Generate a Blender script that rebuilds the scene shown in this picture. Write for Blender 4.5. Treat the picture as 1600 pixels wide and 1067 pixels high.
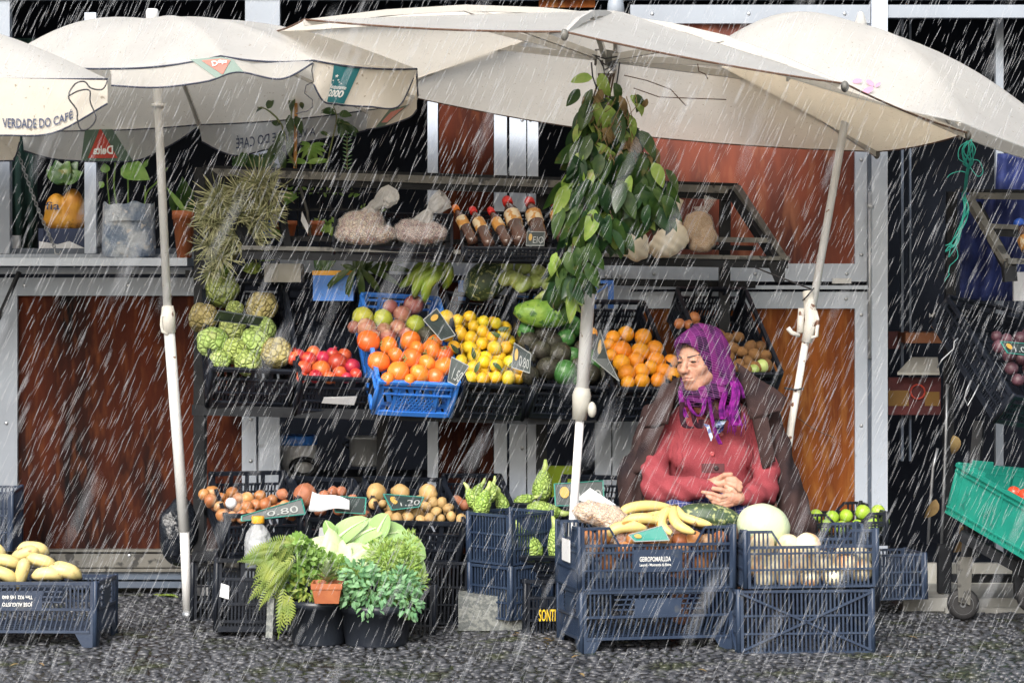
import bpy, math, random
import numpy as np
from mathutils import Vector, Matrix
for o in list(bpy.data.objects): bpy.data.objects.remove(o)
SC = bpy.context.scene; COL = SC.collection
R = math.radians; PI = math.pi
rnd = random.Random(7)
# ---------------------------------------------------------------- camera, sky, sun, exposure
FPX, YH, CH = 3520.0, 448.0, 1.30          # focal length in photo pixels, horizon row, eye height
cd = bpy.data.cameras.new('camera'); cam = bpy.data.objects.new('camera', cd); COL.objects.link(cam)
cam.location = (0, 0, CH); cam.rotation_euler = (R(90), 0, 0)
cd.sensor_width = 36; cd.lens = 36 * FPX / 1600; cd.shift_y = -(533.5 - YH) / 1600
cd.clip_start = .1; cd.clip_end = 300
cd.dof.use_dof = True; cd.dof.focus_distance = 8.7; cd.dof.aperture_fstop = 5.2
SC.camera = cam
W = bpy.data.worlds.new('World'); SC.world = W; W.use_nodes = True
wn = W.node_tree; bgn = wn.nodes['Background']
sky = wn.nodes.new('ShaderNodeTexSky'); sky.sky_type = 'NISHITA'; sky.sun_disc = False
sky.sun_elevation = R(37); sky.sun_rotation = R(200); sky.air_density = 1.6; sky.dust_density = 5.0; sky.ozone_density = 1.5
hsv = wn.nodes.new('ShaderNodeHueSaturation'); hsv.inputs['Saturation'].default_value = .6
wn.links.new(sky.outputs[0], hsv.inputs['Color']); wn.links.new(hsv.outputs[0], bgn.inputs[0])
bgn.inputs[1].default_value = .14
ld = bpy.data.lights.new('sun', 'SUN'); ld.energy = 2.0; ld.angle = R(35); ld.color = (1, .99, .97)
sun = bpy.data.objects.new('sun', ld); COL.objects.link(sun)
sd = Vector((-.30, -1.0, .78)).normalized()       # towards the light
sun.rotation_euler = sd.to_track_quat('Z', 'Y').to_euler(); sun.location = (-3, -8, 9)
SC.view_settings.view_transform = 'Standard'; SC.view_settings.look = 'None'
SC.view_settings.exposure = 0.76; SC.view_settings.gamma = 1
SC.render.engine = 'CYCLES'
SC.cycles.transparent_max_bounces = 24; SC.cycles.max_bounces = 8

def at(px, py, Y): return Vector(((px - 800) / FPX * Y, Y, CH - (py - YH) / FPX * Y))
def A3(t): return at(*t)

# ---------------------------------------------------------------- materials
MATS = {}
def mat(name, c1, c2=None, scale=6, rough=.5, bump=0, bscale=40, rv=0, hv=0, spec=.5, trans=0, alpha=1,
        stretch=(1, 1, 1), det=4, lo=.35, hi=.65, metal=0, dirt=None, dscale=20, dlo=.6, dhi=.7, coat=0, sub=0, bdist=.004, transm=0):
    m = bpy.data.materials.new(name); m.use_nodes = True; nt = m.node_tree; N = nt.nodes; L = nt.links
    b = N['Principled BSDF']; out = N['Material Output']
    tc = N.new('ShaderNodeTexCoord'); mp = N.new('ShaderNodeMapping'); mp.inputs['Scale'].default_value = stretch
    L.new(tc.outputs['Object'], mp.inputs[0])
    oi = N.new('ShaderNodeObjectInfo')
    add = N.new('ShaderNodeVectorMath'); add.operation = 'ADD'
    mul = N.new('ShaderNodeMath'); mul.operation = 'MULTIPLY'; mul.inputs[1].default_value = 37.0
    L.new(oi.outputs['Random'], mul.inputs[0]); L.new(mp.outputs[0], add.inputs[0]); L.new(mul.outputs[0], add.inputs[1])
    def noise(s, d=4):
        n = N.new('ShaderNodeTexNoise'); n.inputs['Scale'].default_value = s; n.inputs['Detail'].default_value = d
        L.new(add.outputs[0], n.inputs['Vector']); return n
    def ramp(src, a, c):
        r = N.new('ShaderNodeMapRange'); r.inputs['From Min'].default_value = a; r.inputs['From Max'].default_value = c
        L.new(src, r.inputs['Value']); return r.outputs[0]
    def mix(f, a, c):
        x = N.new('ShaderNodeMix'); x.data_type = 'RGBA'
        if hasattr(f, 'type') or not isinstance(f, float): L.new(f, x.inputs['Factor'])
        else: x.inputs['Factor'].default_value = f
        for s, i in ((a, 6), (c, 7)):
            if isinstance(s, tuple): x.inputs[i].default_value = (*s, 1)
            else: L.new(s, x.inputs[i])
        return x.outputs[2]
    rgb = N.new('ShaderNodeRGB'); rgb.outputs[0].default_value = (*c1, 1); col = rgb.outputs[0]
    if c2 is not None:
        col = mix(ramp(noise(scale, det).outputs[0], lo, hi), c1, c2)
    if dirt is not None:
        col = mix(ramp(noise(dscale, 6).outputs[0], dlo, dhi), col, dirt)
    if rv or hv:
        h = N.new('ShaderNodeHueSaturation'); L.new(col, h.inputs['Color'])
        r1 = N.new('ShaderNodeMapRange'); r1.inputs['To Min'].default_value = 1 - rv; r1.inputs['To Max'].default_value = 1 + rv
        L.new(oi.outputs['Random'], r1.inputs['Value']); L.new(r1.outputs[0], h.inputs['Value'])
        fr = N.new('ShaderNodeMath'); fr.operation = 'FRACT'; L.new(mul.outputs[0], fr.inputs[0])
        r2 = N.new('ShaderNodeMapRange'); r2.inputs['To Min'].default_value = .5 - hv; r2.inputs['To Max'].default_value = .5 + hv
        L.new(fr.outputs[0], r2.inputs['Value']); L.new(r2.outputs[0], h.inputs['Hue']); col = h.outputs[0]
    L.new(col, b.inputs['Base Color'])
    b.inputs['Roughness'].default_value = rough; b.inputs['Specular IOR Level'].default_value = spec
    b.inputs['Metallic'].default_value = metal; b.inputs['Coat Weight'].default_value = coat
    b.inputs['Transmission Weight'].default_value = transm
    if sub: b.inputs['Subsurface Weight'].default_value = sub; b.inputs['Subsurface Radius'].default_value = (.01, .005, .003)
    if bump:
        bp = N.new('ShaderNodeBump'); bp.inputs['Strength'].default_value = bump; bp.inputs['Distance'].default_value = bdist
        L.new(noise(bscale, 5).outputs[0], bp.inputs['Height']); L.new(bp.outputs[0], b.inputs['Normal'])
    sh = b.outputs[0]
    if trans:
        t = N.new('ShaderNodeBsdfTranslucent'); L.new(col, t.inputs[0]); x = N.new('ShaderNodeMixShader'); x.inputs[0].default_value = trans
        L.new(sh, x.inputs[1]); L.new(t.outputs[0], x.inputs[2]); sh = x.outputs[0]
    if alpha < 1:
        t = N.new('ShaderNodeBsdfTransparent'); x = N.new('ShaderNodeMixShader'); x.inputs[0].default_value = alpha
        L.new(t.outputs[0], x.inputs[1]); L.new(sh, x.inputs[2]); sh = x.outputs[0]
    L.new(sh, out.inputs['Surface'])
    m['nt'] = 1; MATS[name] = m
    return m
def voro(m, scale, dark, width=.06, strength=.8, dist=.004, stretch=None, mixf=.85, feature='DISTANCE_TO_EDGE'):
    """scaly skin: cell borders coloured darker + bump"""
    nt = m.node_tree; N = nt.nodes; L = nt.links; b = N['Principled BSDF']
    src = b.inputs['Base Color'].links[0].from_socket
    v = N.new('ShaderNodeTexVoronoi'); v.feature = feature; v.inputs['Scale'].default_value = scale
    tc = N.new('ShaderNodeTexCoord'); mp = N.new('ShaderNodeMapping')
    if stretch: mp.inputs['Scale'].default_value = stretch
    L.new(tc.outputs['Object'], mp.inputs[0]); L.new(mp.outputs[0], v.inputs['Vector'])
    r = N.new('ShaderNodeMapRange'); r.inputs['From Min'].default_value = 0; r.inputs['From Max'].default_value = width
    r.inputs['To Min'].default_value = mixf; r.inputs['To Max'].default_value = 0
    L.new(v.outputs['Distance'], r.inputs['Value'])
    x = N.new('ShaderNodeMix'); x.data_type = 'RGBA'; L.new(r.outputs[0], x.inputs['Factor']); L.new(src, x.inputs[6]); x.inputs[7].default_value = (*dark, 1)
    L.new(x.outputs[2], b.inputs['Base Color'])
    bp = N.new('ShaderNodeBump'); bp.inputs['Strength'].default_value = strength; bp.inputs['Distance'].default_value = dist
    r2 = N.new('ShaderNodeMapRange'); r2.inputs['From Max'].default_value = width * 3; L.new(v.outputs['Distance'], r2.inputs['Value'])
    L.new(r2.outputs[0], bp.inputs['Height'])
    if b.inputs['Normal'].links: L.new(b.inputs['Normal'].links[0].from_socket, bp.inputs['Normal'])
    L.new(bp.outputs[0], b.inputs['Normal'])
    return m

mat('black_plastic', (.007, .009, .014), (.014, .018, .028), 9, .38, .25, 60, spec=.32, dirt=(.035, .04, .05), dscale=14, dlo=.64, dhi=.8)
mat('navy_plastic', (.017, .030, .062), (.030, .047, .085), 7, .38, .25, 50, spec=.4, dirt=(.08, .085, .09), dscale=18, dlo=.62, dhi=.8)
mat('blue_plastic', (.03, .17, .62), (.05, .22, .68), 6, .35, .1, 50, dirt=(.05, .1, .25), dscale=16)
mat('teal_plastic', (.012, .20, .155), (.02, .26, .20), 6, .35, .1, 50, dirt=(.02, .15, .12), dscale=16)
mat('canvas_white', (.82, .82, .81), (.77, .77, .76), 5, .75, .25, 7, trans=.68, dirt=(.52, .51, .48), dscale=9, dlo=.62, dhi=.75, bdist=.02)
mat('canvas_cream', (.80, .75, .66), (.74, .67, .55), 4, .8, .3, 6, trans=.62, dirt=(.34, .28, .2), dscale=38, dlo=.63, dhi=.68, bdist=.02)
mat('canvas_beige', (.68, .64, .58), (.62, .58, .51), 5, .8, .3, 7, trans=.35, dirt=(.36, .31, .25), dscale=45, dlo=.66, dhi=.7, bdist=.02)
mat('hem_cord', (.02, .025, .05), rough=.7)
mat('painted_white', (.74, .75, .76), (.68, .68, .68), 8, .42, .1, 40, dirt=(.22, .13, .08), dscale=30, dlo=.68, dhi=.72)
mat('painted_rusty', (.76, .74, .69), (.66, .63, .58), 8, .45, .15, 40, dirt=(.17, .08, .05), dscale=26, dlo=.60, dhi=.64)
mat('rib_grey', (.50, .48, .45), rough=.4)
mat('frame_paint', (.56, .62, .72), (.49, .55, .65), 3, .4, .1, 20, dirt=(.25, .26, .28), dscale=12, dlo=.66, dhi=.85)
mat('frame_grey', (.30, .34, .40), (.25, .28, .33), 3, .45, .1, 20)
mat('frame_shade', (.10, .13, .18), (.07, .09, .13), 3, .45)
mat('rivet', (.45, .47, .5), rough=.3, metal=.8)
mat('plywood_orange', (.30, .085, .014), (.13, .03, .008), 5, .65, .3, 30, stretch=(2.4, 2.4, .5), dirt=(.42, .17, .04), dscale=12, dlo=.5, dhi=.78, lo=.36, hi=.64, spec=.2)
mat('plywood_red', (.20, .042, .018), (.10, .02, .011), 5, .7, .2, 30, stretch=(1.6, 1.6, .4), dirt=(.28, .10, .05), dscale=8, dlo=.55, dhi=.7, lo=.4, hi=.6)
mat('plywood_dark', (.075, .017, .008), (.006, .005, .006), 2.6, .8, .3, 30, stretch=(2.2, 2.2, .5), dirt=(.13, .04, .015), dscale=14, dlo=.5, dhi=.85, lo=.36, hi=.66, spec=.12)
mat('interior', (.006, .008, .014), (.010, .014, .024), 3, .8, spec=.2)  # near-black puts the darkness of the unlit bays into the wall colour
mat('steel_black', (.008, .009, .012), (.016, .018, .022), 12, .5, .2, 60, spec=.2)
mat('steel_worn', (.09, .09, .085), (.15, .145, .13), 10, .5, .3, 60, dirt=(.03, .03, .03), dscale=20, dlo=.55, dhi=.62)
mat('cobble', (.018, .020, .026), (.080, .083, .096), 30, .34, .15, 60, spec=.45, dirt=(.03, .035, .018), dscale=5, dlo=.56, dhi=.68)
mat('mortar', (.010, .009, .008), (.022, .02, .017), 40, .2, .6, 120, dirt=(.03, .04, .015), dscale=9, dlo=.55, dhi=.65)
mat('concrete', (.28, .28, .27), (.2, .2, .19), 12, .5, .4, 60)
mat('leaf', (.022, .062, .015), (.068, .125, .025), 22, .4, .5, 40, dirt=(.16, .15, .04), dscale=14, dlo=.62, dhi=.72, rv=.25, hv=.02, trans=.25)
mat('leaf_light', (.19, .36, .06), (.32, .48, .12), 24, .45, .4, 40, dirt=(.42, .44, .16), dscale=18, dlo=.62, dhi=.74, rv=.2, hv=.02, trans=.3)
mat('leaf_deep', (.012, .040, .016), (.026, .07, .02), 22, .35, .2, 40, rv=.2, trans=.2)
mat('leaf_pale', (.22, .29, .13), (.16, .24, .09), 9, .45, .2, 40, rv=.2, trans=.2)
mat('leaf_dry', (.24, .17, .07), (.15, .09, .04), 20, .7, .3, 40)
mat('leaf_blue', (.13, .31, .15), (.22, .42, .20), 12, .45, .2, 40, trans=.25)
mat('fern', (.32, .38, .07), (.14, .24, .04), 14, .5, .2, 40, trans=.3)
mat('tilland', (.44, .43, .26), (.17, .19, .08), 30, .6, .2, 40)
mat('tilland_core', (.16, .19, .05), (.11, .09, .05), 30, .7)
mat('stem', (.16, .20, .06), (.12, .12, .05), 20, .6)
mat('bark', (.10, .06, .035), (.06, .04, .025), 20, .8, .4, 60)
mat('stake_wood', (.50, .24, .05), (.42, .18, .04), 10, .6, .2, 40, stretch=(1, 1, .1))
mat('terracotta', (.42, .14, .055), (.34, .10, .04), 14, .55, .2, 60, dirt=(.5, .3, .2), dscale=18, dlo=.65, dhi=.75)
mat('pot_black', (.013, .016, .024), (.022, .027, .038), 5, .32, .2, 20)
mat('soil', (.03, .02, .014), rough=.9)
mat('paper', (.72, .73, .76), (.62, .63, .66), 10, .7, .3, 20)
mat('sign_slate', (.02, .03, .032), (.035, .05, .05), 8, .4)
mat('sign_teal', (.03, .22, .18), rough=.4)
mat('chalk', (.33, .35, .35), rough=.9)
mat('gold', (.45, .28, .06), rough=.5)
mat('ink', (.02, .035, .09), rough=.6)
mat('logo_red', (.55, .06, .035), (.48, .045, .03), 9, .6, trans=.2)
mat('logo_green', (.075, .13, .095), (.09, .15, .11), 9, .6, trans=.15)
mat('logo_teal', (.015, .14, .17), (.02, .17, .19), 9, .6, trans=.1)
mat('logo_white', (.75, .75, .73), rough=.6)
mat('logo_pink', (.62, .28, .42), rough=.6)
mat('yellow_ink', (.75, .5, .02), rough=.5)
mat('wood_table', (.22, .08, .03), (.14, .05, .02), 6, .4, .1, 40, stretch=(.3, 1, 1))
mat('red_cloth', (.12, .010, .012), (.07, .008, .010), 6, .6, .3, 20)
mat('yellow_cloth', (.20, .10, .015), rough=.6)
mat('blue_cloth', (.02, .035, .16), (.008, .014, .07), 7, .75, .6, 12, bdist=.03)
mat('cream_paint', (.50, .49, .45), (.38, .37, .33), 8, .6)
mat('rubber', (.012, .012, .014), rough=.6, bump=.3, bscale=80)
mat('galvanised', (.35, .37, .4), (.25, .26, .28), 20, .35, metal=.7)
mat('zinc', (.45, .47, .5), rough=.4, metal=.5)
mat('rope_teal', (.03, .42, .36), (.05, .5, .42), 30, .7)
mat('string', (.03, .03, .035), rough=.8)
mat('wire_rust', (.10, .05, .03), rough=.8)

def twoside(m, under):
    nt = m.node_tree; N = nt.nodes; L = nt.links
    for n in list(N):
        if n.type in ('BSDF_PRINCIPLED', 'BSDF_TRANSLUCENT'):
            i = n.inputs[0]; src = i.links[0].from_socket; g = N.new('ShaderNodeNewGeometry'); x = N.new('ShaderNodeMix'); x.data_type = 'RGBA'; x.blend_type = 'MULTIPLY'
            L.new(g.outputs['Backfacing'], x.inputs['Factor']); L.new(src, x.inputs[6]); x.inputs[7].default_value = (*under, 1); L.new(x.outputs[2], i)
mat('canvas_canopy', (.86, .855, .84), (.80, .795, .78), 5, .75, .3, 7, trans=.62, dirt=(.50, .44, .36), dscale=85, dlo=.64, dhi=.74, bdist=.02)
twoside(MATS['canvas_canopy'], (1, .93, .82))
# ---------------------------------------------------------------- mesh builder
class MB:
    def __init__(s): s.v = []; s.f = []; s.sm = []; s.mi = []
    def add(s, vs, fs, M=None, sm=False, m=0):
        o = len(s.v)
        if M is not None: vs = [M @ Vector(v) for v in vs]
        s.v.extend([tuple(v) for v in vs])
        for f in fs: s.f.append(tuple(i + o for i in f)); s.sm.append(sm); s.mi.append(m)
        return s
    def box(s, x0, x1, y0, y1, z0, z1, M=None, m=0):
        vs = [(x0, y0, z0), (x1, y0, z0), (x1, y1, z0), (x0, y1, z0), (x0, y0, z1), (x1, y0, z1), (x1, y1, z1), (x0, y1, z1)]
        return s.add(vs, [(0, 3, 2, 1), (4, 5, 6, 7), (0, 1, 5, 4), (1, 2, 6, 5), (2, 3, 7, 6), (3, 0, 4, 7)], M, False, m)
    def bar(s, p, q, w, h, up=Vector((0, 0, 1)), m=0):
        p = Vector(p); q = Vector(q); d = q - p; L = d.length; d.normalize()
        x = d.cross(up)
        if x.length < 1e-4: x = d.cross(Vector((0, 1, 0)))
        x.normalize(); z = x.cross(d)
        M = Matrix((x, d, z)).transposed().to_4x4(); M.translation = p
        return s.box(-w / 2, w / 2, 0, L, -h / 2, h / 2, M, m)
    def tube(s, pts, r, n=8, m=0, cap=True, closed=False):
        pts = [Vector(p) for p in pts]; K = len(pts)
        rr = r if isinstance(r, (list, tuple)) else [r] * K
        vs = []; prev = None
        for i, p in enumerate(pts):
            if closed: t = pts[(i + 1) % K] - pts[i - 1]
            else: t = pts[min(i + 1, K - 1)] - pts[max(i - 1, 0)]
            if t.length < 1e-9: t = Vector((0, 0, 1))
            t.normalize()
            if prev is None:
                a = t.orthogonal().normalized()
            else:
                a = prev - t * prev.dot(t)
                a = a.normalized() if a.length > 1e-6 else t.orthogonal().normalized()
            prev = a; b = t.cross(a)
            for k in range(n):
                th = 2 * PI * k / n; vs.append(p + (a * math.cos(th) + b * math.sin(th)) * rr[i])
        fs = []
        for i in range(K if closed else K - 1):
            j = (i + 1) % K
            for k in range(n):
                k2 = (k + 1) % n; fs.append((i * n + k, i * n + k2, j * n + k2, j * n + k))
        if cap and not closed:
            fs.append(tuple(reversed(range(n)))); fs.append(tuple(range((K - 1) * n, K * n)))
        return s.add(vs, fs, None, True, m)
    def lathe(s, prof, n=24, M=None, m=0, sm=True):
        vs = []; fs = []; K = len(prof)
        for (r, z) in prof:
            for k in range(n):
                th = 2 * PI * k / n; vs.append((r * math.cos(th), r * math.sin(th), z))
        for i in range(K - 1):
            for k in range(n):
                k2 = (k + 1) % n; fs.append((i * n + k, i * n + k2, (i + 1) * n + k2, (i + 1) * n + k))
        if prof[0][0] > 1e-5: fs.append(tuple(reversed(range(n))))
        if prof[-1][0] > 1e-5: fs.append(tuple(range((K - 1) * n, K * n)))
        return s.add(vs, fs, M, sm, m)
    def ell(s, c, r, M=None, nu=14, nv=9, m=0, fn=None):
        """ellipsoid; fn(unit vector) -> radius factor"""
        if not hasattr(r, '__len__'): r = (r, r, r)
        vs = []; fs = []
        for j in range(nv + 1):
            ph = PI * j / nv
            for i in range(nu):
                th = 2 * PI * i / nu
                u = Vector((math.sin(ph) * math.cos(th), math.sin(ph) * math.sin(th), math.cos(ph)))
                k = fn(u) if fn else 1
                vs.append((c[0] + u.x * r[0] * k, c[1] + u.y * r[1] * k, c[2] + u.z * r[2] * k))
        for j in range(nv):
            for i in range(nu):
                i2 = (i + 1) % nu
                a, b, c2, d = j * nu + i, (j + 1) * nu + i, (j + 1) * nu + i2, j * nu + i2
                if j == 0: fs.append((a, b, c2))
                elif j == nv - 1: fs.append((a, b, d))
                else: fs.append((a, b, c2, d))
        return s.add(vs, fs, M, True, m)
    def grid(s, P, thick=0, m=0, m2=None, sm=True, off=Vector((0, 1, 0))):
        """P: rows of points; optional thickness along off"""
        nr = len(P); nc = len(P[0]); vs = [p for row in P for p in row]
        fs = [(r * nc + c, r * nc + c + 1, (r + 1) * nc + c + 1, (r + 1) * nc + c) for r in range(nr - 1) for c in range(nc - 1)]
        s.add(vs, fs, None, sm, m)
        if thick:
            vb = [Vector(p) + off * thick for p in vs]
            s.add(vb, [tuple(reversed(f)) for f in fs], None, sm, m if m2 is None else m2)
            o = len(s.v) - 2 * len(vs); n = len(vs)
            edge = [c for c in range(nc)] + [r * nc + nc - 1 for r in range(1, nr)] + [(nr - 1) * nc + c for c in range(nc - 2, -1, -1)] + [r * nc for r in range(nr - 2, 0, -1)]
            for i in range(len(edge)):
                a = edge[i]; b = edge[(i + 1) % len(edge)]
                s.f.append((o + b, o + a, o + a + n, o + b + n)); s.sm.append(False); s.mi.append(m)
        return s
    def poly(s, pts, thick, off=Vector((0, 1, 0)), m=0, M=None):
        n = len(pts); vs = [Vector(p) for p in pts] + [Vector(p) + off * thick for p in pts]
        fs = [tuple(range(n)), tuple(reversed(range(n, 2 * n)))] + [((i + 1) % n, i, i + n, (i + 1) % n + n) for i in range(n)]
        return s.add(vs, fs, M, False, m)
    def mesh(s, name, mats):
        me = bpy.data.meshes.new(name); me.from_pydata(s.v, [], s.f)
        for x in (mats if isinstance(mats, (list, tuple)) else [mats]): me.materials.append(MATS[x] if isinstance(x, str) else x)
        me.polygons.foreach_set('use_smooth', s.sm); me.polygons.foreach_set('material_index', s.mi)
        me.update(); return me

def tagit(o, label=None, cat=None, group=None, kind=None):
    if label: o['label'] = label
    if cat: o['category'] = cat
    if group: o['group'] = group
    if kind: o['kind'] = kind
    return o
MW = {}
def thing(name, label, cat, loc, group=None, M=None):
    o = bpy.data.objects.new(name, None); COL.objects.link(o); o.empty_display_size = .05
    if M is None: M = Matrix.Translation(Vector(loc))
    o.matrix_world = M; MW[o.name] = M.copy()
    return tagit(o, label, cat, group)
def part(name, mb, mats, parent, world=True, label=None, kind=None):
    root = parent
    while root.parent: root = root.parent
    if world:
        Mi = MW[root.name].inverted(); mb.v = [tuple(Mi @ Vector(v)) for v in mb.v]
    o = bpy.data.objects.new(name, mb.mesh(name, mats)); COL.objects.link(o); o.parent = parent
    return tagit(o, label, None, None, kind)
def single(name, mb, mats, label=None, cat=None, group=None, kind=None, M=None, origin=None):
    """top-level one-mesh thing: world coordinates re-based on its own foot"""
    if M is None:
        if origin is None:
            a = np.array(mb.v); lo = a.min(0); hi = a.max(0); origin = ((lo[0] + hi[0]) / 2, (lo[1] + hi[1]) / 2, lo[2])
        mb.v = [(v[0] - origin[0], v[1] - origin[1], v[2] - origin[2]) for v in mb.v]
        M = Matrix.Translation(Vector(origin))
    o = bpy.data.objects.new(name, mb.mesh(name, mats)); COL.objects.link(o); o.matrix_world = M; MW[o.name] = M.copy()
    return tagit(o, label, cat, group, kind)
def dup(o, M, label=None):
    c = o.copy(); COL.objects.link(c); c.matrix_world = M; MW[c.name] = M.copy()
    if label: c['label'] = label
    for ch in list(o.children):
        d = ch.copy(); COL.objects.link(d); d.parent = c
        for g in list(ch.children):
            e = g.copy(); COL.objects.link(e); e.parent = d
    return c

def text_geo(txt, width=None, height=None, bold=0.0):
    cu = bpy.data.curves.new('t', 'FONT'); cu.body = txt; cu.align_x = 'CENTER'; cu.align_y = 'CENTER'; cu.resolution_u = 3; cu.offset = bold
    ob = bpy.data.objects.new('t', cu); COL.objects.link(ob)
    dg = bpy.context.evaluated_depsgraph_get(); me = ob.evaluated_get(dg).to_mesh()
    vs = [(v.co.x, v.co.y) for v in me.vertices]; fs = [tuple(p.vertices) for p in me.polygons]
    ob.evaluated_get(dg).to_mesh_clear(); bpy.data.objects.remove(ob); bpy.data.curves.remove(cu)
    xs = [v[0] for v in vs]; ys = [v[1] for v in vs]; cx = (min(xs) + max(xs)) / 2; cy = (min(ys) + max(ys)) / 2
    sx = width / (max(xs) - min(xs)) if width else None; sy = height / (max(ys) - min(ys)) if height else sx
    if sx is None: sx = sy
    return [((x - cx) * sx, (y - cy) * sy) for x, y in vs], fs
def lettering(parent, txt, M, width=None, height=None, m='logo_white', mirror=False, bold=.0, name='lettering', world=True, label=None):
    vs, fs = text_geo(txt, width, height, bold)
    mb = MB(); k = -1 if mirror else 1
    mb.add([(x * k, 0, y) for x, y in vs], fs, M)
    return part(name, mb, m, parent, world, label)

# ---------------------------------------------------------------- SDF modelling (smooth organic forms)
def smin(a, b, k): h = np.clip(.5 + .5 * (b - a) / k, 0, 1); return b * (1 - h) + a * h - k * h * (1 - h)
def smax(a, b, k): return -smin(-a, -b, k)
def sE(P, c, r, Rm=None):
    q = P - np.array(c, dtype=np.float32)
    if Rm is not None: q = q @ Rm
    r = np.array(r, dtype=np.float32); k0 = np.linalg.norm(q / r, axis=-1); k1 = np.linalg.norm(q / (r * r), axis=-1)
    return k0 * (k0 - 1) / np.maximum(k1, 1e-6)
def sC(P, a, b, ra, rb=None):
    rb = ra if rb is None else rb
    a = np.array(a, dtype=np.float32); b = np.array(b, dtype=np.float32); ab = b - a
    t = np.clip(((P - a) @ ab) / max(float(ab @ ab), 1e-9), 0, 1)
    return np.linalg.norm(P - a - t[..., None] * ab, axis=-1) - (ra + (rb - ra) * t)
def chain(P, pts, rs, k=.01):
    d = None
    for i in range(len(pts) - 1):
        e = sC(P, pts[i], pts[i + 1], rs[i], rs[i + 1]); d = e if d is None else smin(d, e, k)
    return d
def sdf_mesh(fn, lo, hi, step):
    ax = [np.arange(l, h + step, step, dtype=np.float32) for l, h in zip(lo, hi)]
    P = np.stack(np.meshgrid(*ax, indexing='ij'), -1); D = fn(P)
    n = np.array(D.shape) - 1; acc = np.zeros((*n, 3), np.float32); cnt = np.zeros(n, np.int32)
    def sl(o): return D[o[0]:o[0] + n[0], o[1]:o[1] + n[1], o[2]:o[2] + n[2]]
    cs = [(i, j, k) for i in (0, 1) for j in (0, 1) for k in (0, 1)]
    for a in cs:
        for d in range(3):
            if a[d]: continue
            b = list(a); b[d] = 1; Da = sl(a); Db = sl(b); m = (Da < 0) != (Db < 0)
            t = Da[m] / (Da[m] - Db[m]); p = np.tile(np.array(a, np.float32), (len(t), 1)); p[:, d] = t
            acc[m] += p; cnt[m] += 1
    act = cnt > 0; idx = -np.ones(n, np.int64); idx[act] = np.arange(act.sum())
    V = (np.argwhere(act) + acc[act] / cnt[act][:, None]) * step + np.array(lo)
    F = []
    for d in range(3):
        e1, e2 = [(1, 2), (2, 0), (0, 1)][d]
        s0 = [slice(1, n[q]) for q in range(3)]; s0[d] = slice(0, n[d]); s1 = list(s0); s1[d] = slice(1, n[d] + 1)
        Da = D[tuple(s0)] < 0; Db = D[tuple(s1)] < 0; m = Da != Db; I = np.argwhere(m)
        I = I + np.array([0 if q == d else 1 for q in range(3)])
        neg = Da[m]
        def c(o1, o2):
            J = I.copy(); J[:, e1] -= o1; J[:, e2] -= o2; return idx[J[:, 0], J[:, 1], J[:, 2]]
        q = np.stack([c(1, 1), c(0, 1), c(0, 0), c(1, 0)], 1); q[~neg] = q[~neg][:, ::-1]; F.append(q)
    F = np.concatenate(F); F = F[(F >= 0).all(1)]
    return V, F
def sdf_mb(fn, lo, hi, step, M=None):
    V, F = sdf_mesh(fn, lo, hi, step); mb = MB()
    return mb.add([tuple(v) for v in V.tolist()], [tuple(f) for f in F.tolist()], M, True)
# ---------------------------------------------------------------- ground
def wx(px, Y=9.5): return (px - 800) / FPX * Y
def wz(py, Y=9.5): return CH - (py - YH) / FPX * Y
def pbox(mb, x0, y0, x1, y1, Y, d, m=0):
    """box whose front face fills a photo rectangle at depth Y"""
    return mb.box(wx(x0, Y), wx(x1, Y), Y, Y + d, wz(y1, Y), wz(y0, Y), None, m)
g = MB(); g.box(-60, 60, -40, 90, -.2, 0)
single('ground', g, 'mortar', kind='structure', origin=(0, 0, 0))
g = MB(); g.box(wx(1380), 4.5, 9.02, 12, .002, .055); g.box(wx(1440), 4.5, 8.98, 9.0, 0, .02)
single('pavement', g, 'concrete', kind='structure', origin=(2, 9.5, 0))
# rounded beach pebbles set in rows: one stuff mesh
def cobbles():
    rr = random.Random(3); mb = MB(); dome = []
    n = 7; rings = [(1, -.3), (.97, .15), (.72, .62), (.36, .88)]
    y = 6.9; row = 0
    while y < 9.62:
        dy = rr.uniform(.015, .023); x = -2.7 + rr.uniform(0, .06)
        while x < 2.7:
            w = rr.uniform(.018, .050)
            if not (x > 1.62 and y > 8.98):
                a = rr.uniform(-.35, .35); ca, sa = math.cos(a), math.sin(a)
                hz = rr.uniform(.003, .008); cx = x + w / 2; cy = y + rr.uniform(-.008, .008); z0 = rr.uniform(-.005, .003)
                o = len(mb.v); e = rr.uniform(.8, 1.05)
                for (k, zz) in rings:
                    for q in range(n):
                        t = 2 * PI * q / n; lx = math.cos(t) * w * .5 * k; ly = math.sin(t) * dy * .5 * k * e
                        mb.v.append((cx + lx * ca - ly * sa, cy + lx * sa + ly * ca, z0 + hz * zz))
                mb.v.append((cx, cy, z0 + hz))
                for k in range(3):
                    for q in range(n):
                        q2 = (q + 1) % n; mb.f.append((o + k * n + q, o + k * n + q2, o + (k + 1) * n + q2, o + (k + 1) * n + q))
                for q in range(n): mb.f.append((o + 3 * n + q, o + 3 * n + (q + 1) % n, o + 4 * n))
                mb.sm += [True] * (4 * n); mb.mi += [0] * (4 * n)
            x += w + .003
        y += dy + .002
    single('cobbles', mb, 'cobble', kind='stuff', origin=(0, 0, 0))
cobbles()

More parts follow.
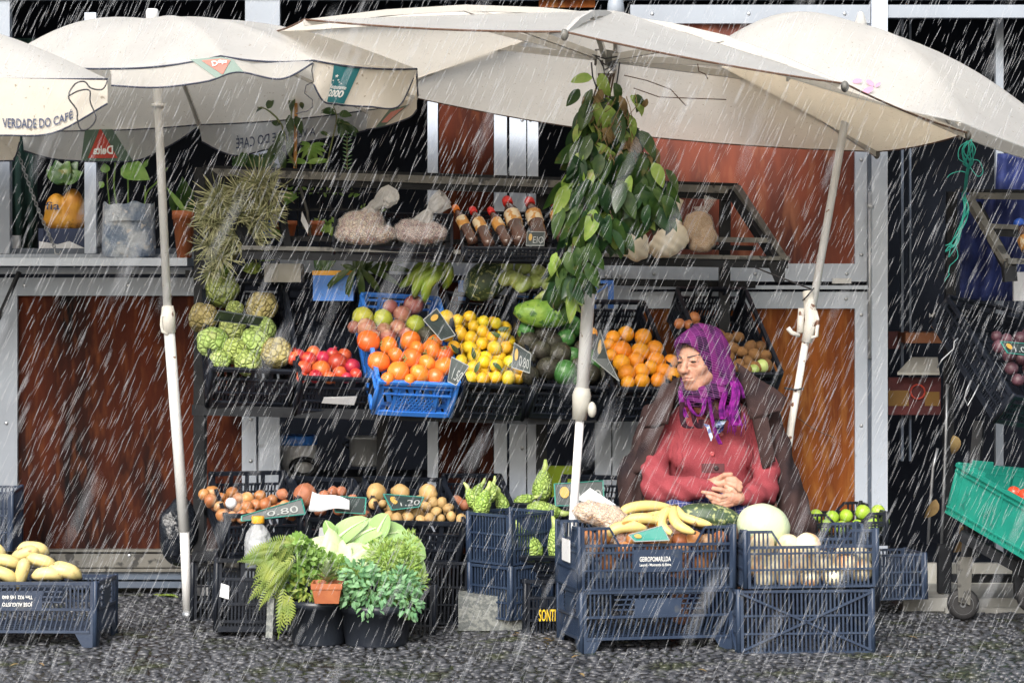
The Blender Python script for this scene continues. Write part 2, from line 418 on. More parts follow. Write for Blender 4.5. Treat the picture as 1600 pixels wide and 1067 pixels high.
# ---------------------------------------------------------------- market kiosk (one thing, many parts)
KI = thing('market_kiosk', 'grey framed market kiosk with brown plywood panels and dark open bays behind the fruit stall', 'kiosk', (0, 9.5, 0))
YF = 9.5
def kpart(name, rects, m, Y=YF, d=.05, label=None, riv=()):
    mb = MB()
    for r in rects: pbox(mb, *r, Y, d)
    o = part(name, mb, m, KI, label=label)
    if riv:
        rb = MB()
        for (x, y) in riv:
            p = at(x, y, Y); rb.ell((p.x, p.y, p.z), (.0085, .004, .0085), nu=10, nv=6)
        rb.v = [tuple(Vector(v) - Vector(MW[KI.name].translation)) for v in rb.v]
        ro = bpy.data.objects.new('rivet', rb.mesh('rivet', 'rivet')); COL.objects.link(ro); ro.parent = o
    return o
# shell behind
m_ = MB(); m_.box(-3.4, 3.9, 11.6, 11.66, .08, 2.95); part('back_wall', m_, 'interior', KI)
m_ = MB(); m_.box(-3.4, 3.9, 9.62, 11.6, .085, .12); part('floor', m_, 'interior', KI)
m_ = MB(); m_.box(-3.5, 4.0, 9.35, 11.75, 2.95, 3.02); part('roof', m_, 'frame_grey', KI)
for x in (-3.46, 3.9):
    m_ = MB(); m_.box(x, x + .06, 9.5, 11.6, .085, 2.95); part('side_wall', m_, 'frame_grey', KI)
kpart('header', [(-520, -140, 2300, -2)], 'frame_grey', 9.48, .08)
# posts
kpart('post', [(-30, -2, 15, 396)], 'frame_grey', 9.495)
kpart('post', [(383, -2, 400, 300), (400, -2, 437, 300)], 'frame_grey', 9.49)
kpart('post', [(378, 455, 400, 905), (404, 455, 437, 905)], 'frame_paint', 9.49, riv=[(392, 655), (392, 720)])
kpart('post', [(132, 20, 150, 396)], 'frame_paint', 9.52, .03)
kpart('post', [(668, 20, 684, 905)], 'frame_paint', 9.52, .03)
kpart('post', [(772, 20, 792, 905), (796, 20, 822, 905), (824, 20, 841, 905)], 'frame_paint', 9.485, riv=[(816, 188), (829, 188), (816, 700)])
kpart('post', [(930, 40, 955, 905), (957, 40, 985, 905)], 'frame_paint', 9.485, riv=[(947, 432), (969, 432), (945, 665), (965, 665)])
kpart('post', [(1362, 0, 1387, 905)], 'frame_paint', 9.47, .08)
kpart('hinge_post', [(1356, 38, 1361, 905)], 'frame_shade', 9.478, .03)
# right upper door leaf
kpart('door_header', [(985, 8, 1360, 37)], 'frame_grey', 9.48, .04, riv=[(1019, 22), (1170, 22), (1320, 22)])
o = kpart('door_panel', [(1002, 37, 1336, 412)], 'plywood_orange', 9.512, .02, label='reddish brown upper plywood panel')
o.data.materials[0] = MATS['plywood_red']
kpart('door_frame', [(985, 37, 1002, 440), (1336, 37, 1355, 440), (1002, 412, 1336, 440)], 'frame_paint', 9.488, .04, riv=[(1022, 428), (1180, 428), (1323, 428), (1346, 398), (1346, 250)])
kpart('sill', [(985, 446, 1357, 452)], 'frame_paint', 9.47, .05)
kpart('hinge', [(1052, 441, 1080, 448)], 'painted_white', 9.468, .02)
kpart('hinge', [(1301, 435, 1330, 443)], 'painted_white', 9.465, .02)
kpart('door_panel', [(1002, 482, 1336, 905)], 'plywood_orange', 9.512, .02, label='orange brown lower plywood panel')
kpart('door_frame', [(985, 456, 1002, 905), (1336, 456, 1356, 905), (1002, 456, 1336, 482)], 'frame_paint', 9.488, .04, riv=[(1172, 470), (1322, 467), (1346, 492), (1346, 665), (1174, 467)])
m_ = MB()
for (x, y0, y1) in ((1359, 300, 560),):
    m_.tube([at(x, y0, 9.465), at(x, y1, 9.465)], .008)
m_.ell(tuple(at(1360, 322, 9.46)), (.014, .01, .014)); part('bolt_rod', m_, 'zinc', KI)
# brown slab between the thin post and the middle post
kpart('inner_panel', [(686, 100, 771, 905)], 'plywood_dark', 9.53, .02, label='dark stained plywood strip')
kpart('inner_panel', [(842, -2, 930, 12)], 'plywood_orange', 9.53, .02)
# right open bay
kpart('header_rail', [(1387, 8, 2300, 28)], 'frame_grey', 9.48, .05)
kpart('mullion', [(1556, 28, 1568, 905)], 'frame_grey', 9.7, .03)
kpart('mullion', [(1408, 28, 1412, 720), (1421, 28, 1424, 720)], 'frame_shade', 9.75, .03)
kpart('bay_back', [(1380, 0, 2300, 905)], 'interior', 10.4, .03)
kpart('bay_skirt', [(1440, 880, 2300, 925)], 'cream_paint', 9.46, .04)
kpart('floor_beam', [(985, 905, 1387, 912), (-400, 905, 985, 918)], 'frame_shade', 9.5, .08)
# left bay: sill, lower flap
kpart('post', [(-400, -2, -380, 905)], 'frame_paint', 9.49)
m_ = MB(); m_.box(wx(-400), wx(303), 9.30, 9.56, wz(416), wz(404)); part('window_sill', m_, 'frame_paint', KI)
kpart('sill_front', [(-400, 397, 303, 404)], 'frame_grey', 9.49, .04)
kpart('sill_lip', [(-400, 418, 300, 428)], 'frame_grey', 9.44, .05)
kpart('flap_frame', [(-400, 434, 378, 462)], 'frame_grey', 9.488, .04, riv=[(38, 446), (200, 446)])
kpart('flap_frame', [(-400, 462, 27, 860)], 'frame_grey', 9.49, .04, riv=[(10, 661)])
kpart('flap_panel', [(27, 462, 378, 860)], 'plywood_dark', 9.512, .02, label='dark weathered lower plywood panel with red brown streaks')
kpart('flap_rail', [(-400, 858, 378, 862), (-400, 865, 378, 886), (-400, 888, 378, 893)], 'steel_worn', 9.48, .05, riv=[(202, 868)])
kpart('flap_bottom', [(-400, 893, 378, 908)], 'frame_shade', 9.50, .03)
m_ = MB(); m_.bar(at(30, 425, 9.40), at(-30, 560, 9.45), .022, .012); part('flap_stay', m_, 'steel_black', KI)
# shelves and counter inside the open middle bay
kpart('inside_shelf', [(437, 745, 930, 752)], 'steel_black', 9.62, .4)
kpart('inside_shelf', [(437, 590, 668, 597)], 'steel_black', 9.62, .5)
kpart('counter_edge', [(437, 404, 985, 430)], 'frame_paint', 9.49, .1)
kpart('counter_edge', [(437, 430, 985, 436)], 'frame_grey', 9.50, .1)
for (xa, xb) in ((150, 300),):
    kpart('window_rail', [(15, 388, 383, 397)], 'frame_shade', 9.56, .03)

# ---------------------------------------------------------------- parasols
def cr(ps, t):
    """piecewise smooth curve through ps at t 0..1"""
    n = len(ps) - 1; s = min(max(t, 0), 1) * n; i = min(int(s), n - 1); f = s - i
    p0 = ps[max(i - 1, 0)]; p1 = ps[i]; p2 = ps[i + 1]; p3 = ps[min(i + 2, n)]
    return .5 * ((2 * p1) + (p2 - p0) * f + (2 * p0 - 5 * p1 + 4 * p2 - p3) * f * f + (3 * p1 - p0 - 3 * p2 + p3) * f ** 3)
def li(ps, t):
    n = len(ps) - 1; s = min(max(t, 0), 1) * n; i = min(int(s), n - 1); f = s - i; return ps[i].lerp(ps[i + 1], f)
class Flap:
    def __init__(s, top, bot, wave=.01, seed=1):
        s.t = [A3(p) for p in top]; s.b = [A3(p) for p in bot]; s.w = wave; s.s = seed
    def p(s, u, v, off=0):
        a = li(s.t, u); b = cr(s.b, u); q = a.lerp(b, v)
        w = s.w * v * (math.sin(u * 11 + s.s) + .5 * math.sin(u * 23 + s.s * 2.3 + v * 2))
        return q + Vector((0, w - off, 0))
    def build(s, par, m, nu=48, nv=10, hem=True):
        mb = MB(); mb.grid([[s.p(i / nu, j / nv) for i in range(nu + 1)] for j in range(nv + 1)])
        o = part('valance', mb, m, par)
        if hem:
            h = MB(); h.tube([s.p(i / nu, 1) for i in range(nu + 1)], .0032, 6); part('hem', h, 'hem_cord', par)
        return o
    def text(s, par, txt, u0, u1, v0, v1, m='ink', mirror=False, bold=.01, off=.006):
        vs, fs = text_geo(txt, 1, 1, bold); mb = MB(); out = []
        for x, y in vs:
            x = (-x if mirror else x) + .5; y = .5 - y
            out.append(s.p(u0 + (u1 - u0) * x, v0 + (v1 - v0) * y, off))
        mb.add(out, fs); return part('lettering', mb, m, par)
    def patch(s, par, uv, m, off=.003, name='emblem'):
        """uv quad corners tl,tr,br,bl, gridded so that it follows the cloth"""
        n = 8; q = [Vector((a, b, 0)) for a, b in uv]; G = []
        for j in range(n + 1):
            row = []
            for i in range(n + 1):
                a = q[0].lerp(q[1], i / n).lerp(q[3].lerp(q[2], i / n), j / n); row.append(s.p(a.x, a.y, off))
            G.append(row)
        mb = MB(); mb.grid(G); return part(name, mb, m, par)
def canopy(par, apex, verts, m, bulge=.05, sag=.02, nr=12, ns=8, m2=None, hem=True):
    ap = A3(apex); V = [A3(v) for v in verts]; mb = MB(); n = len(V)
    N = Vector((0, 0, 1))
    ring = []
    for k in range(nr + 1):
        t = k / nr; row = []
        for i in range(n):
            for q in range(ns):
                f = q / ns; e = V[i].lerp(V[(i + 1) % n], f); arch = 4 * f * (1 - f)
                p = ap.lerp(e, t) + N * (bulge * math.sin(PI * t) - sag * arch * t)
                row.append(p)
        ring.append(row)
    # top and bottom skins
    L = n * ns; vs = [p for r in ring for p in r]; fs = []
    for k in range(nr):
        for i in range(L):
            j = (i + 1) % L; fs.append((k * L + i, (k + 1) * L + i, (k + 1) * L + j, k * L + j))
    mb.add(vs, fs, None, True, 0)
    c = part('canopy', mb, m, par)
    h = MB(); h.tube([ring[-1][i] for i in range(L)], .0035, 6, closed=True)
    if hem: part('hem', h, hem if isinstance(hem, str) else 'hem_cord', par)
    return V, ap
def ribs(par, hub, ap, V, idx=None, m='rib_grey', w=.018, reach=1.0, strut=True):
    for i, v in enumerate(V):
        if idx is not None and i not in idx: continue
        e = ap.lerp(v, reach); mid = ap.lerp(v, .5)
        mb = MB(); dz = Vector((0, 0, -.012)); a = ap + Vector((0, 0, -.03))
        pts = [a.lerp(e + dz, t) + Vector((0, 0, .045 * math.sin(PI * t))) for t in (0, .25, .5, .75, 1)]
        for p, q in zip(pts, pts[1:]): mb.bar(p, q, w * .7, w)
        part('rib', mb, m, par)
        if strut:
            s = MB(); s.bar(hub, pts[2], w * .8, w * 1.1); part('strut', s, m, par)
def pole(par, pts, r, m, name='pole'):
    mb = MB(); mb.tube([A3(p) for p in pts], r, 16); return part(name, mb, m, par)

# centre parasol: big cream octagon, tilted down to the right
CP = thing('parasol', 'large cream parasol tilted to the right with grey ribs and leaves tied under its hub', 'parasol', at(887, 989, 8.46))
cv = [(475, 31, 7.9), (882, 50, 7.45), (1320, 131, 7.6), (1512, 208, 8.35), (1370, 237, 9.0), (960, 208, 9.38), (600, 142, 9.3), (408, 52, 8.6)]
V, ap = canopy(CP, (962, 16, 8.4), cv, 'canvas_canopy', .0, .012, hem='wire_rust')
hub = at(946, 92, 8.42)
ribs(CP, hub, ap, V, None, w=.022)
pole(CP, [(943, 80, 8.40), (930, 300, 8.43), (908, 640, 8.45)], .024, 'painted_white')
pole(CP, [(908, 628, 8.45), (896, 800, 8.46), (887, 988, 8.46)], .016, 'painted_white', 'lower_pole')
m_ = MB(); m_.tube([at(910, 606, 8.45), at(909, 618, 8.45), at(905, 656, 8.45)], [.027, .036, .026], 14); m_.ell(tuple(at(925, 640, 8.43)), (.017, .02, .03)); part('clamp', m_, 'cream_paint', CP)
m_ = MB(); m_.tube([at(948, 80, 8.42), at(945, 104, 8.42)], [.045, .04], 14); part('hub', m_, 'steel_worn', CP)
m_ = MB(); m_.lathe([(.034, -.02), (.03, .02), (.022, .06), (.0, .075)], 16, Matrix.Translation(at(962, 16, 8.4))); part('finial', m_, 'frame_grey', CP)
for i in (1, 2, 3, 4):
    m_ = MB(); m_.ell(tuple(V[i] + Vector((0, 0, -.01))), (.014, .014, .02)); part('rib_tip', m_, 'steel_worn', CP)
m_ = MB()
m_.tube([at(x, y, 8.3) for x, y in ((975, 118), (1010, 126), (1048, 140), (1072, 166))], .002, 5)
m_.tube([at(x, y, 8.3) for x, y in ((990, 138), (1030, 152), (1080, 154), (1135, 156))], .002, 5)
m_.tube([at(x, y, 8.25) for x, y in ((1090, 100), (1092, 112), (1102, 116), (1106, 124))], .002, 5); part('twine', m_, 'wire_rust', CP)

# left parasol: white, lettered valances
LP = thing('parasol', 'white parasol with coffee lettering and a red triangle on its valance', 'parasol', at(293, 966, 8.85))
lv = [(174, 108, 8.05), (345, 88, 7.9), (490, 95, 7.9), (651, 108, 8.2), (653, 150, 8.8), (575, 172, 9.3), (311, 195, 9.36), (34, 204, 9.3), (6, 92, 8.6)]
V, ap = canopy(LP, (237, 30, 8.72), lv, 'canvas_canopy', .065, .012, hem=True)
hub = at(243, 150, 8.74)
ribs(LP, hub, ap, V, None, w=.012, strut=False)
m_ = MB(); m_.bar(at(288, 130, 8.9), at(312, 194, 9.33), .009, .012); part('strut', m_, 'rib_grey', LP)
pole(LP, [(243, 60, 8.73), (246, 140, 8.75), (262, 490, 8.8)], .0165, 'painted_white')
pole(LP, [(262, 485, 8.8), (288, 830, 8.84)], .0215, 'painted_white', 'lower_pole')
pole(LP, [(288, 828, 8.84), (293, 958, 8.85)], .0185, 'painted_white', 'lower_pole')
pole(LP, [(293, 955, 8.85), (293.5, 966, 8.85)], .023, 'galvanised', 'foot')
m_ = MB(); m_.tube([at(247, 162, 8.75), at(247, 168, 8.75)], [.026, .026], 14); part('collar', m_, 'painted_white', LP)
m_ = MB(); m_.tube([at(262, 478, 8.8), at(262.6, 490, 8.8), at(264, 520, 8.8)], [.022, .028, .026], 14)
m_.tube([at(x, y, 8.78) for x, y in ((262, 492), (253, 494), (252, 508), (254, 518), (262, 522))], .006, 8); part('clamp', m_, 'painted_rusty', LP)
m_ = MB(); m_.lathe([(.026, -.01), (.024, .03), (.02, .038), (0, .04)], 16, Matrix.Translation(at(238, 30, 8.72))); part('finial', m_, 'painted_white', LP)
mat('logo_faded', (.62, .22, .18), rough=.7, trans=.2); mat('logo_green_faded', (.24, .32, .29), rough=.7, trans=.2)
near = Flap([lv[0], (260, 96, 7.98), lv[1], (395, 100, 7.88), lv[2]], [(174, 134, 8.03), (250, 137, 7.97), (322, 128, 7.9), (372, 113, 7.88), (440, 124, 7.88), (489, 99, 7.9)], .006)
near.build(LP, 'canvas_white')
near.patch(LP, [(.36, 0.02), (.60, .05), (.63, .95), (.46, .98)], 'logo_green_faded', .004)
near.patch(LP, [(.41, .12), (.575, .15), (.51, .9), (.50, .9)], 'logo_faded', .007)
near.text(LP, 'Delta', .455, .545, .44, .20, 'logo_white', False, .02, .011)
right = Flap([lv[2], (570, 102, 8.05), lv[3]], [(490, 132, 7.92), (505, 158, 7.95), (525, 163, 8), (575, 167, 8.1), (622, 167, 8.18), (646, 122, 8.2)], .006, 3)
right.build(LP, 'canvas_beige')
right.patch(LP, [(.205, .06), (.47, .07), (.455, .97), (.27, .97)], 'logo_teal', .004)
right.text(LP, '2000', .25, .425, .66, .84, 'logo_white', bold=.03)
right.text(LP, 'Restaurante', .24, .425, .54, .64, 'logo_white', bold=.02)
def star(cx, cy, r):
    pts = []
    for i in range(10):
        k = r if i % 2 == 0 else r * .4; a = PI / 2 + i * PI / 5; pts.append((cx + k * math.cos(a), cy - k * math.sin(a) * 2.1))
    return pts
m_ = MB()
for (cx, cy, r_) in ((.275, .33, .024), (.31, .42, .014), (.25, .45, .012), (.33, .47, .01), (.36, .5, .009), (.235, .53, .009)):
    P_ = [right.p(u, v, .007) for u, v in star(cx, cy, r_)]
    m_.add(P_ + [right.p(cx, cy, .007)], [(i, (i + 1) % 10, 10) for i in range(10)])
part('emblem', m_, 'logo_white', LP)
side = Flap([(652, 112, 8.25), (653, 150, 8.8), lv[5]], [(651, 172, 8.3), (640, 184, 8.5), (600, 198, 8.9), (572, 203, 9.28)], .005, 2)
side.build(LP, 'canvas_beige')
side.patch(LP, [(.52, .30), (.74, .28), (.80, .97), (.66, .97)], 'logo_green', .004)
side.patch(LP, [(.56, .38), (.70, .42), (.75, .8), (.66, .85)], 'logo_faded', .007)
back = Flap([(311, 195, 9.36), (575, 172, 9.3)], [(316, 222, 9.35), (364, 243, 9.34), (417, 234, 9.33), (469, 224, 9.32), (522, 214, 9.31), (574, 204, 9.3)], .008, 5)
back.build(LP, 'canvas_white')
back.text(LP, 'A VERDADE DO CAFÉ', .22, .69, .42, .80, 'ink', True)
back2 = Flap([lv[7], (172, 196, 9.33), (311, 195, 9.36)], [(38, 236, 9.28), (80, 248, 9.29), (126, 252, 9.3), (172, 253, 9.32), (218, 250, 9.34), (265, 228, 9.35), (309, 199, 9.36)], .006, 4)
back2.build(LP, 'canvas_white')
back2.patch(LP, [(.36, .02), (.50, .0), (.63, .98), (.335, .98)], 'logo_green', .004)
back2.patch(LP, [(.442, .10), (.45, .10), (.545, .9), (.375, .9)], 'logo_red', .007)
back2.text(LP, 'Delta', .405, .52, .56, .80, 'logo_white', True, .03, .011)
m_ = MB()
m_.tube([at(x, y, 7.9) for x, y in ((490, 96), (487, 110), (490, 128), (478, 134), (476, 146), (488, 156), (488, 168), (480, 174), (462, 178))], .0022, 5)
part('twine', m_, 'string', LP)

# far-left parasol, only its corner in the frame
FP = thing('parasol', 'corner of a beige lettered parasol with black cords at the far left', 'parasol', at(-190, 985, 8.5))
fv = [(-420, 110, 7.9), (168, 124, 7.75), (70, 190, 9.1), (-20, 190, 9.3), (-420, 190, 9.2), (-520, 120, 8.6)]
V, ap = canopy(FP, (-230, 25, 8.5), fv, 'canvas_canopy', .07, .01)
ribs(FP, at(-200, 130, 8.5), ap, V, None, w=.012)
pole(FP, [(-225, 30, 8.5), (-190, 985, 8.5)], .018, 'painted_white')
ff = Flap([(-420, 112, 7.88), (168, 126, 7.74)], [(-420, 225, 7.88), (-336, 222, 7.86), (-252, 219, 7.84), (-168, 216, 7.82), (-84, 214, 7.8), (0, 212, 7.78), (84, 208, 7.76), (168, 162, 7.74)], .004, 2)
ff.build(FP, 'canvas_beige')
ff.text(FP, 'VERDADE DO CAFÉ', .723, .905, .66, .87, 'ink', bold=.015)
fb = Flap([(-420, 190, 9.2), (-20, 190, 9.2), (32, 204, 9.1)], [(-420, 250, 9.2), (-200, 252, 9.2), (0, 252, 9.15), (22, 247, 9.12), (31, 222, 9.1)], .004, 6)
fb.build(FP, 'canvas_beige')
m_ = MB()
m_.tube([cr([at(x, y, 7.7) for x, y in ((168, 126), (160, 140), (142, 138), (132, 128), (117, 132), (107, 152), (120, 172), (121, 188), (127, 203), (140, 200), (150, 184), (141, 160), (140, 142), (124, 142), (108, 150))], t / 60) for t in range(61)], .0028, 6)
part('cord', m_, 'string', FP)

# right parasol
RP = thing('parasol', 'white parasol with faint pink petals behind the cream one, at the right', 'parasol', at(1196, 978, 8.7))
rv_ = [(1110, 75, 8.7), (1230, 120, 7.95), (1500, 190, 7.95), (1720, 268, 8.5), (1660, 262, 9.2), (1500, 212, 9.38), (1250, 160, 9.35)]
V, ap = canopy(RP, (1345, 38, 8.75), rv_, 'canvas_canopy', .09, .01, hem='canvas_white')
ribs(RP, at(1325, 170, 8.75), ap, V, None, w=.012, strut=False)
pole(RP, [(1343, 50, 8.75), (1322, 180, 8.74), (1266, 500, 8.72)], .0155, 'painted_white')
pole(RP, [(1268, 480, 8.70), (1236, 665, 8.69), (1196, 978, 8.7)], .014, 'painted_rusty', 'lower_pole')
m_ = MB(); m_.lathe([(.03, -.01), (.022, .02), (.014, .045), (.01, .055), (0, .06)], 16, Matrix.Translation(at(1345, 42, 8.75))); part('finial', m_, 'canvas_white', RP)
m_ = MB()
m_.tube([at(1252, 482, 8.70), at(1250, 520, 8.69)], [.012, .014], 10)
m_.tube([at(1274, 486, 8.68), at(1278, 500, 8.67), at(1276, 525, 8.67), at(1266, 528, 8.68)], .007, 8)
m_.tube([at(1262, 455, 8.71), at(1268, 500, 8.69), at(1260, 535, 8.69)], [.02, .026, .02], 12)
m_.tube([at(1231, 512, 8.66), at(1237, 520, 8.66), at(1249, 524, 8.67)], [.009, .009, .008], 8)
part('crank_clamp', m_, 'painted_rusty', RP)
m_ = MB(); m_.tube([at(1180, 418, 8.85), at(1215, 432, 8.8), at(1268, 452, 8.68)], .0032, 6)
m_.tube([at(1272, 450, 8.67), at(1262, 462, 8.67), at(1254, 470, 8.67)], .003, 6); m_.tube([at(1226, 606, 8.7), at(1242, 609, 8.67), at(1256, 607, 8.66)], .004, 6)
part('wire_tie', m_, 'string', RP)
m_ = MB()
def surf_pt(px, py):
    """point of the canopy seen at this photo pixel (panel between its two near corners)"""
    d = at(px, py, 1.0) - Vector((0, 0, CH)); best = None
    for k in range(3, 96):
        t = k / 100
        for q in range(1, 60):
            f = q / 60; e = V[1].lerp(V[2], f); p = ap.lerp(e, t) + Vector((0, 0, .09 * math.sin(PI * t) - .01 * 4 * f * (1 - f) * t))
            r = p / p.y; er = abs(r.x - d.x) + abs((p.z - CH) / p.y - d.z)
            if best is None or er < best[0]: best = (er, p)
    return best[1]
for (x, y, a, l) in ((1338, 130, .1, .018), (1354, 146, .5, .022), (1358, 132, -.6, .017), (1371, 136, .7, .012)):
    p = surf_pt(x, y); q = [Vector((math.cos(t) * l, 0, math.sin(t) * l * .5)) for t in [2 * PI * k / 12 for k in range(12)]]
    ca, sa = math.cos(a), math.sin(a)
    m_.add([p + Vector((v.x * ca - v.z * sa, -.012, v.x * sa + v.z * ca + .006)) for v in q], [tuple(range(12))])
part('petal_print', m_, 'logo_pink', RP)

# ---------------------------------------------------------------- display rack
RK = thing('display_rack', 'black steel tiered display rack with worn grey edges carrying the produce crates', 'rack', (-.2, 9.0, 0))
def rbar(name, p, q, w, h, m='steel_black', **k):
    mb = MB(); mb.bar(A3(p), A3(q), w, h); return part(name, mb, m, RK, **k)
rbar('top_rail', (318, 262, 9.12), (1152, 290, 9.28), .05, .016)
rbar('rail_edge', (325, 269, 9.088), (1148, 297, 9.248), .006, .030, 'steel_worn')
rbar('top_rail', (325, 280, 9.12), (1150, 307, 9.28), .03, .030)
rbar('shelf_rail', (378, 387, 8.86), (1232, 404, 9.02), .05, .016, 'steel_worn')
rbar('shelf_rail', (378, 398, 8.87), (1230, 413, 9.03), .04, .034)
rbar('shelf_rail', (430, 372, 9.1), (1180, 388, 9.24), .03, .02)
rbar('end_brace', (325, 266, 9.10), (395, 392, 8.88), .04, .03)
rbar('end_brace', (1150, 292, 9.25), (1226, 408, 9.0), .035, .02, 'steel_worn')
rbar('end_brace', (1142, 300, 9.25), (1210, 404, 9.0), .03, .03)
rbar('end_brace', (432, 290, 9.2), (450, 392, 8.95), .03, .03)
m_ = MB(); m_.poly([at(1200, 412, 8.98), at(1228, 406, 8.98), at(1226, 440, 8.98), at(1212, 440, 8.98)], .03); part('bracket', m_, 'steel_black', RK)
for (a, b) in (((314, 262, 9.12), (312, 960, 9.1)), ((1133, 296, 9.33), (1128, 900, 9.33)), ((846, 282, 9.36), (846, 930, 9.36)), ((600, 275, 9.36), (596, 930, 9.36))):
    rbar('upright', a, b, .045, .045)
for y0, ya in ((430, 9.3),):
    rbar('crate_rail', (290, 428, 9.33), (1180, 445, 9.42), .03, .03)
rbar('crate_rail', (300, 640, 8.84), (860, 655, 8.96), .03, .04)
rbar('crate_rail', (860, 655, 8.96), (1180, 640, 9.05), .03, .04)
rbar('crate_rail', (318, 630, 9.3), (1130, 640, 9.4), .03, .03)
rbar('crate_rail', (300, 868, 8.74), (740, 872, 8.9), .03, .035)
rbar('crate_rail', (300, 800, 9.15), (860, 800, 9.2), .03, .03)
rbar('crossbar', (1050, 373, 9.1), (1205, 376, 9.03), .03, .02, 'steel_worn')
m_ = MB(); m_.tube([at(x, y, 9.2) for x, y in ((466, 272), (468, 290), (480, 330), (486, 380))], .006, 8); part('bent_hook', m_, 'steel_worn', RK)
# ---------------------------------------------------------------- crates
def side(mb, L, h, style, M, plate=None):
    t = .007; B = lambda x0, x1, z0, z1, y0=0, y1=t: mb.box(x0, x1, y0, y1, z0, z1, M)
    c = .022
    B(-L / 2, -L / 2 + c, 0, h); B(L / 2 - c, L / 2, 0, h)
    a, b = -L / 2 + c, L / 2 - c
    def slats(z0, z1, pitch=.0145, w=.0065, x0=None, x1=None, y0=.001, y1=.006):
        x0 = a if x0 is None else x0; x1 = b if x1 is None else x1
        n = max(2, int((x1 - x0) / pitch)); p = (x1 - x0) / n
        for i in range(1, n): B(x0 + i * p - w / 2, x0 + i * p + w / 2, z0, z1, y0, y1)
    if style in ('dense', 'dip', 'xbrace'):
        top = h * .73 if style == 'dip' else h
        for z in (0, .30 * h, .58 * h): B(a, b, z, z + .007, -.002, t)
        B(a, b, top - .010, top, -.004, t)
        if style == 'dip':
            e = L * .16
            for s in (-1, 1):
                x0, x1 = (a, a + e) if s < 0 else (b - e, b)
                B(x0, x1, h - .01, h, -.004, t); slats(top, h - .01, x0=x0, x1=x1)
                xa = x1 if s < 0 else x0; xb = xa + .035 * (1 if s < 0 else -1)
                mb.add([(xa, -.004, h), (xb, -.004, top), (xb, t, top), (xa, t, h), (xa, -.004, h - .012), (xb - .0 , -.004, top - .012), (xb, t, top - .012), (xa, t, h - .012)],
                       [(0, 1, 2, 3), (4, 7, 6, 5), (0, 4, 5, 1), (3, 2, 6, 7), (1, 5, 6, 2), (0, 3, 7, 4)], M)
        if plate:
            B(-plate, plate, .28 * h, .58 * h + .012, -.003, .004)
        slats(.007, top - .01)
        if style == 'xbrace':
            for s in (-1, 1):
                p = Vector((-s * L / 2 + s * .01, -.003, .01)); q = Vector((s * L / 2 - s * .01, -.003, h - .01))
                mb.bar(M @ p, M @ q, .008, .008)
    elif style == 'vent':
        B(-L / 2, L / 2, h - .014, h, -.008, t); B(a, b, h * .70, h * .74, -.003, t); B(a, b, 0, .02); B(a, b, h * .36, h * .40, -.003, t)
        n = max(3, int(L / .075))
        for i in range(1, n): x = a + (b - a) * i / n; B(x - .008, x + .008, h * .40, h - .014)
        slats(.02, h * .36, .013, .006); slats(h * .40, h * .70, .013, .0075)
        B(a, b, h * .12, h * .16, -.003, t); B(a, b, h * .54, h * .57)
    elif style == 'honey':
        B(-L / 2, L / 2, h - .012, h, -.009, t); B(a, b, h * .80, h * .83, -.004, t); B(a, b, h * .60, h * .63, -.004, t); B(a, b, 0, .02, -.004, t)
        for f in (.0, .2, .8, 1): x = a + (b - a) * f; B(x - .006, x + .006, .02, h)
        slats(h * .63, h * .80, .06, .008)
        x0 = a + (b - a) * .2; x1 = a + (b - a) * .8; n = int((x1 - x0) / .016)
        for i in range(-8, n):
            for s in (1, -1):
                xa = x0 + i * .016; za = .02; xb = xa + (h * .6 - .02) * .6; zb = h * .6
                if s < 0: xa, xb = xb, xa
                def cl(x, z, xo, zo):
                    if x < x0: z = z + (zo - z) * (x0 - x) / (xo - x); x = x0
                    if x > x1: z = z + (zo - z) * (x1 - x) / (xo - x); x = x1
                    return x, z
                if max(xa, xb) <= x0 or min(xa, xb) >= x1: continue
                p = cl(xa, za, xb, zb); q = cl(xb, zb, xa, za)
                mb.bar(M @ Vector((p[0], .003, p[1])), M @ Vector((q[0], .003, q[1])), .004, .0045)
    elif style == 'feet':
        z0 = h * .22
        B(a, b, h - .012, h, -.004, t); B(a, b, z0, z0 + .010, -.004, t); B(a, b, h * .56, h * .60, -.004, t)
        e = L * .18
        slats(h * .60, h - .012, .014, .0055, a, a + e); slats(h * .60, h - .012, .014, .0055, b - e, b)
        B(-L * .15, L * .15, h * .60, h * .84, 0, .005)
        for zz in (h * .68, h * .76, h * .84, h * .92): B(a + e, b - e, zz, zz + .005, .001, .006)
        for i in range(-6, 22):
            x = a + e + i * (b - a - 2 * e) / 14
            p = Vector((x, .003, h * .60)); q = Vector((x + .03, .003, h - .012))
            if x > a + e and x + .03 < b - e: mb.bar(M @ p, M @ q, .004, .005)
            p = Vector((a + (i + 6) * (b - a) / 28, .003, z0 + .01)); q = Vector((p.x + .018, .003, h * .56))
            if q.x < b: mb.bar(M @ p, M @ q, .004, .005)
        for s in (-1, 1):
            x = a if s < 0 else b
            mb.poly([M @ Vector((x, 0, z0)), M @ Vector((x - s * .055, 0, z0)), M @ Vector((x - s * .025, 0, 0)), M @ Vector((x, 0, 0))][::-s], .007, M.to_3x3() @ Vector((0, 1, 0)))
    elif style == 'solid':
        B(-L / 2, L / 2, h - .014, h, -.010, t); B(-L / 2, L / 2, h - .034, h - .028, -.006, t)
        B(a, b, 0, h - .014, .002, .006)
        B(-L / 2, L / 2, 0, .008, -.006, t); B(-L / 2, L / 2, .024, .030, -.006, t)
        for f in (.04, .5, .96):
            x = a + (b - a) * f; B(x - .005, x + .005, .0, h, -.004, .006)
        n = int(L / .05)
        for i in range(n): x = a + (b - a) * (i + .5) / n; B(x - .003, x + .003, .008, .024, -.005, .002)
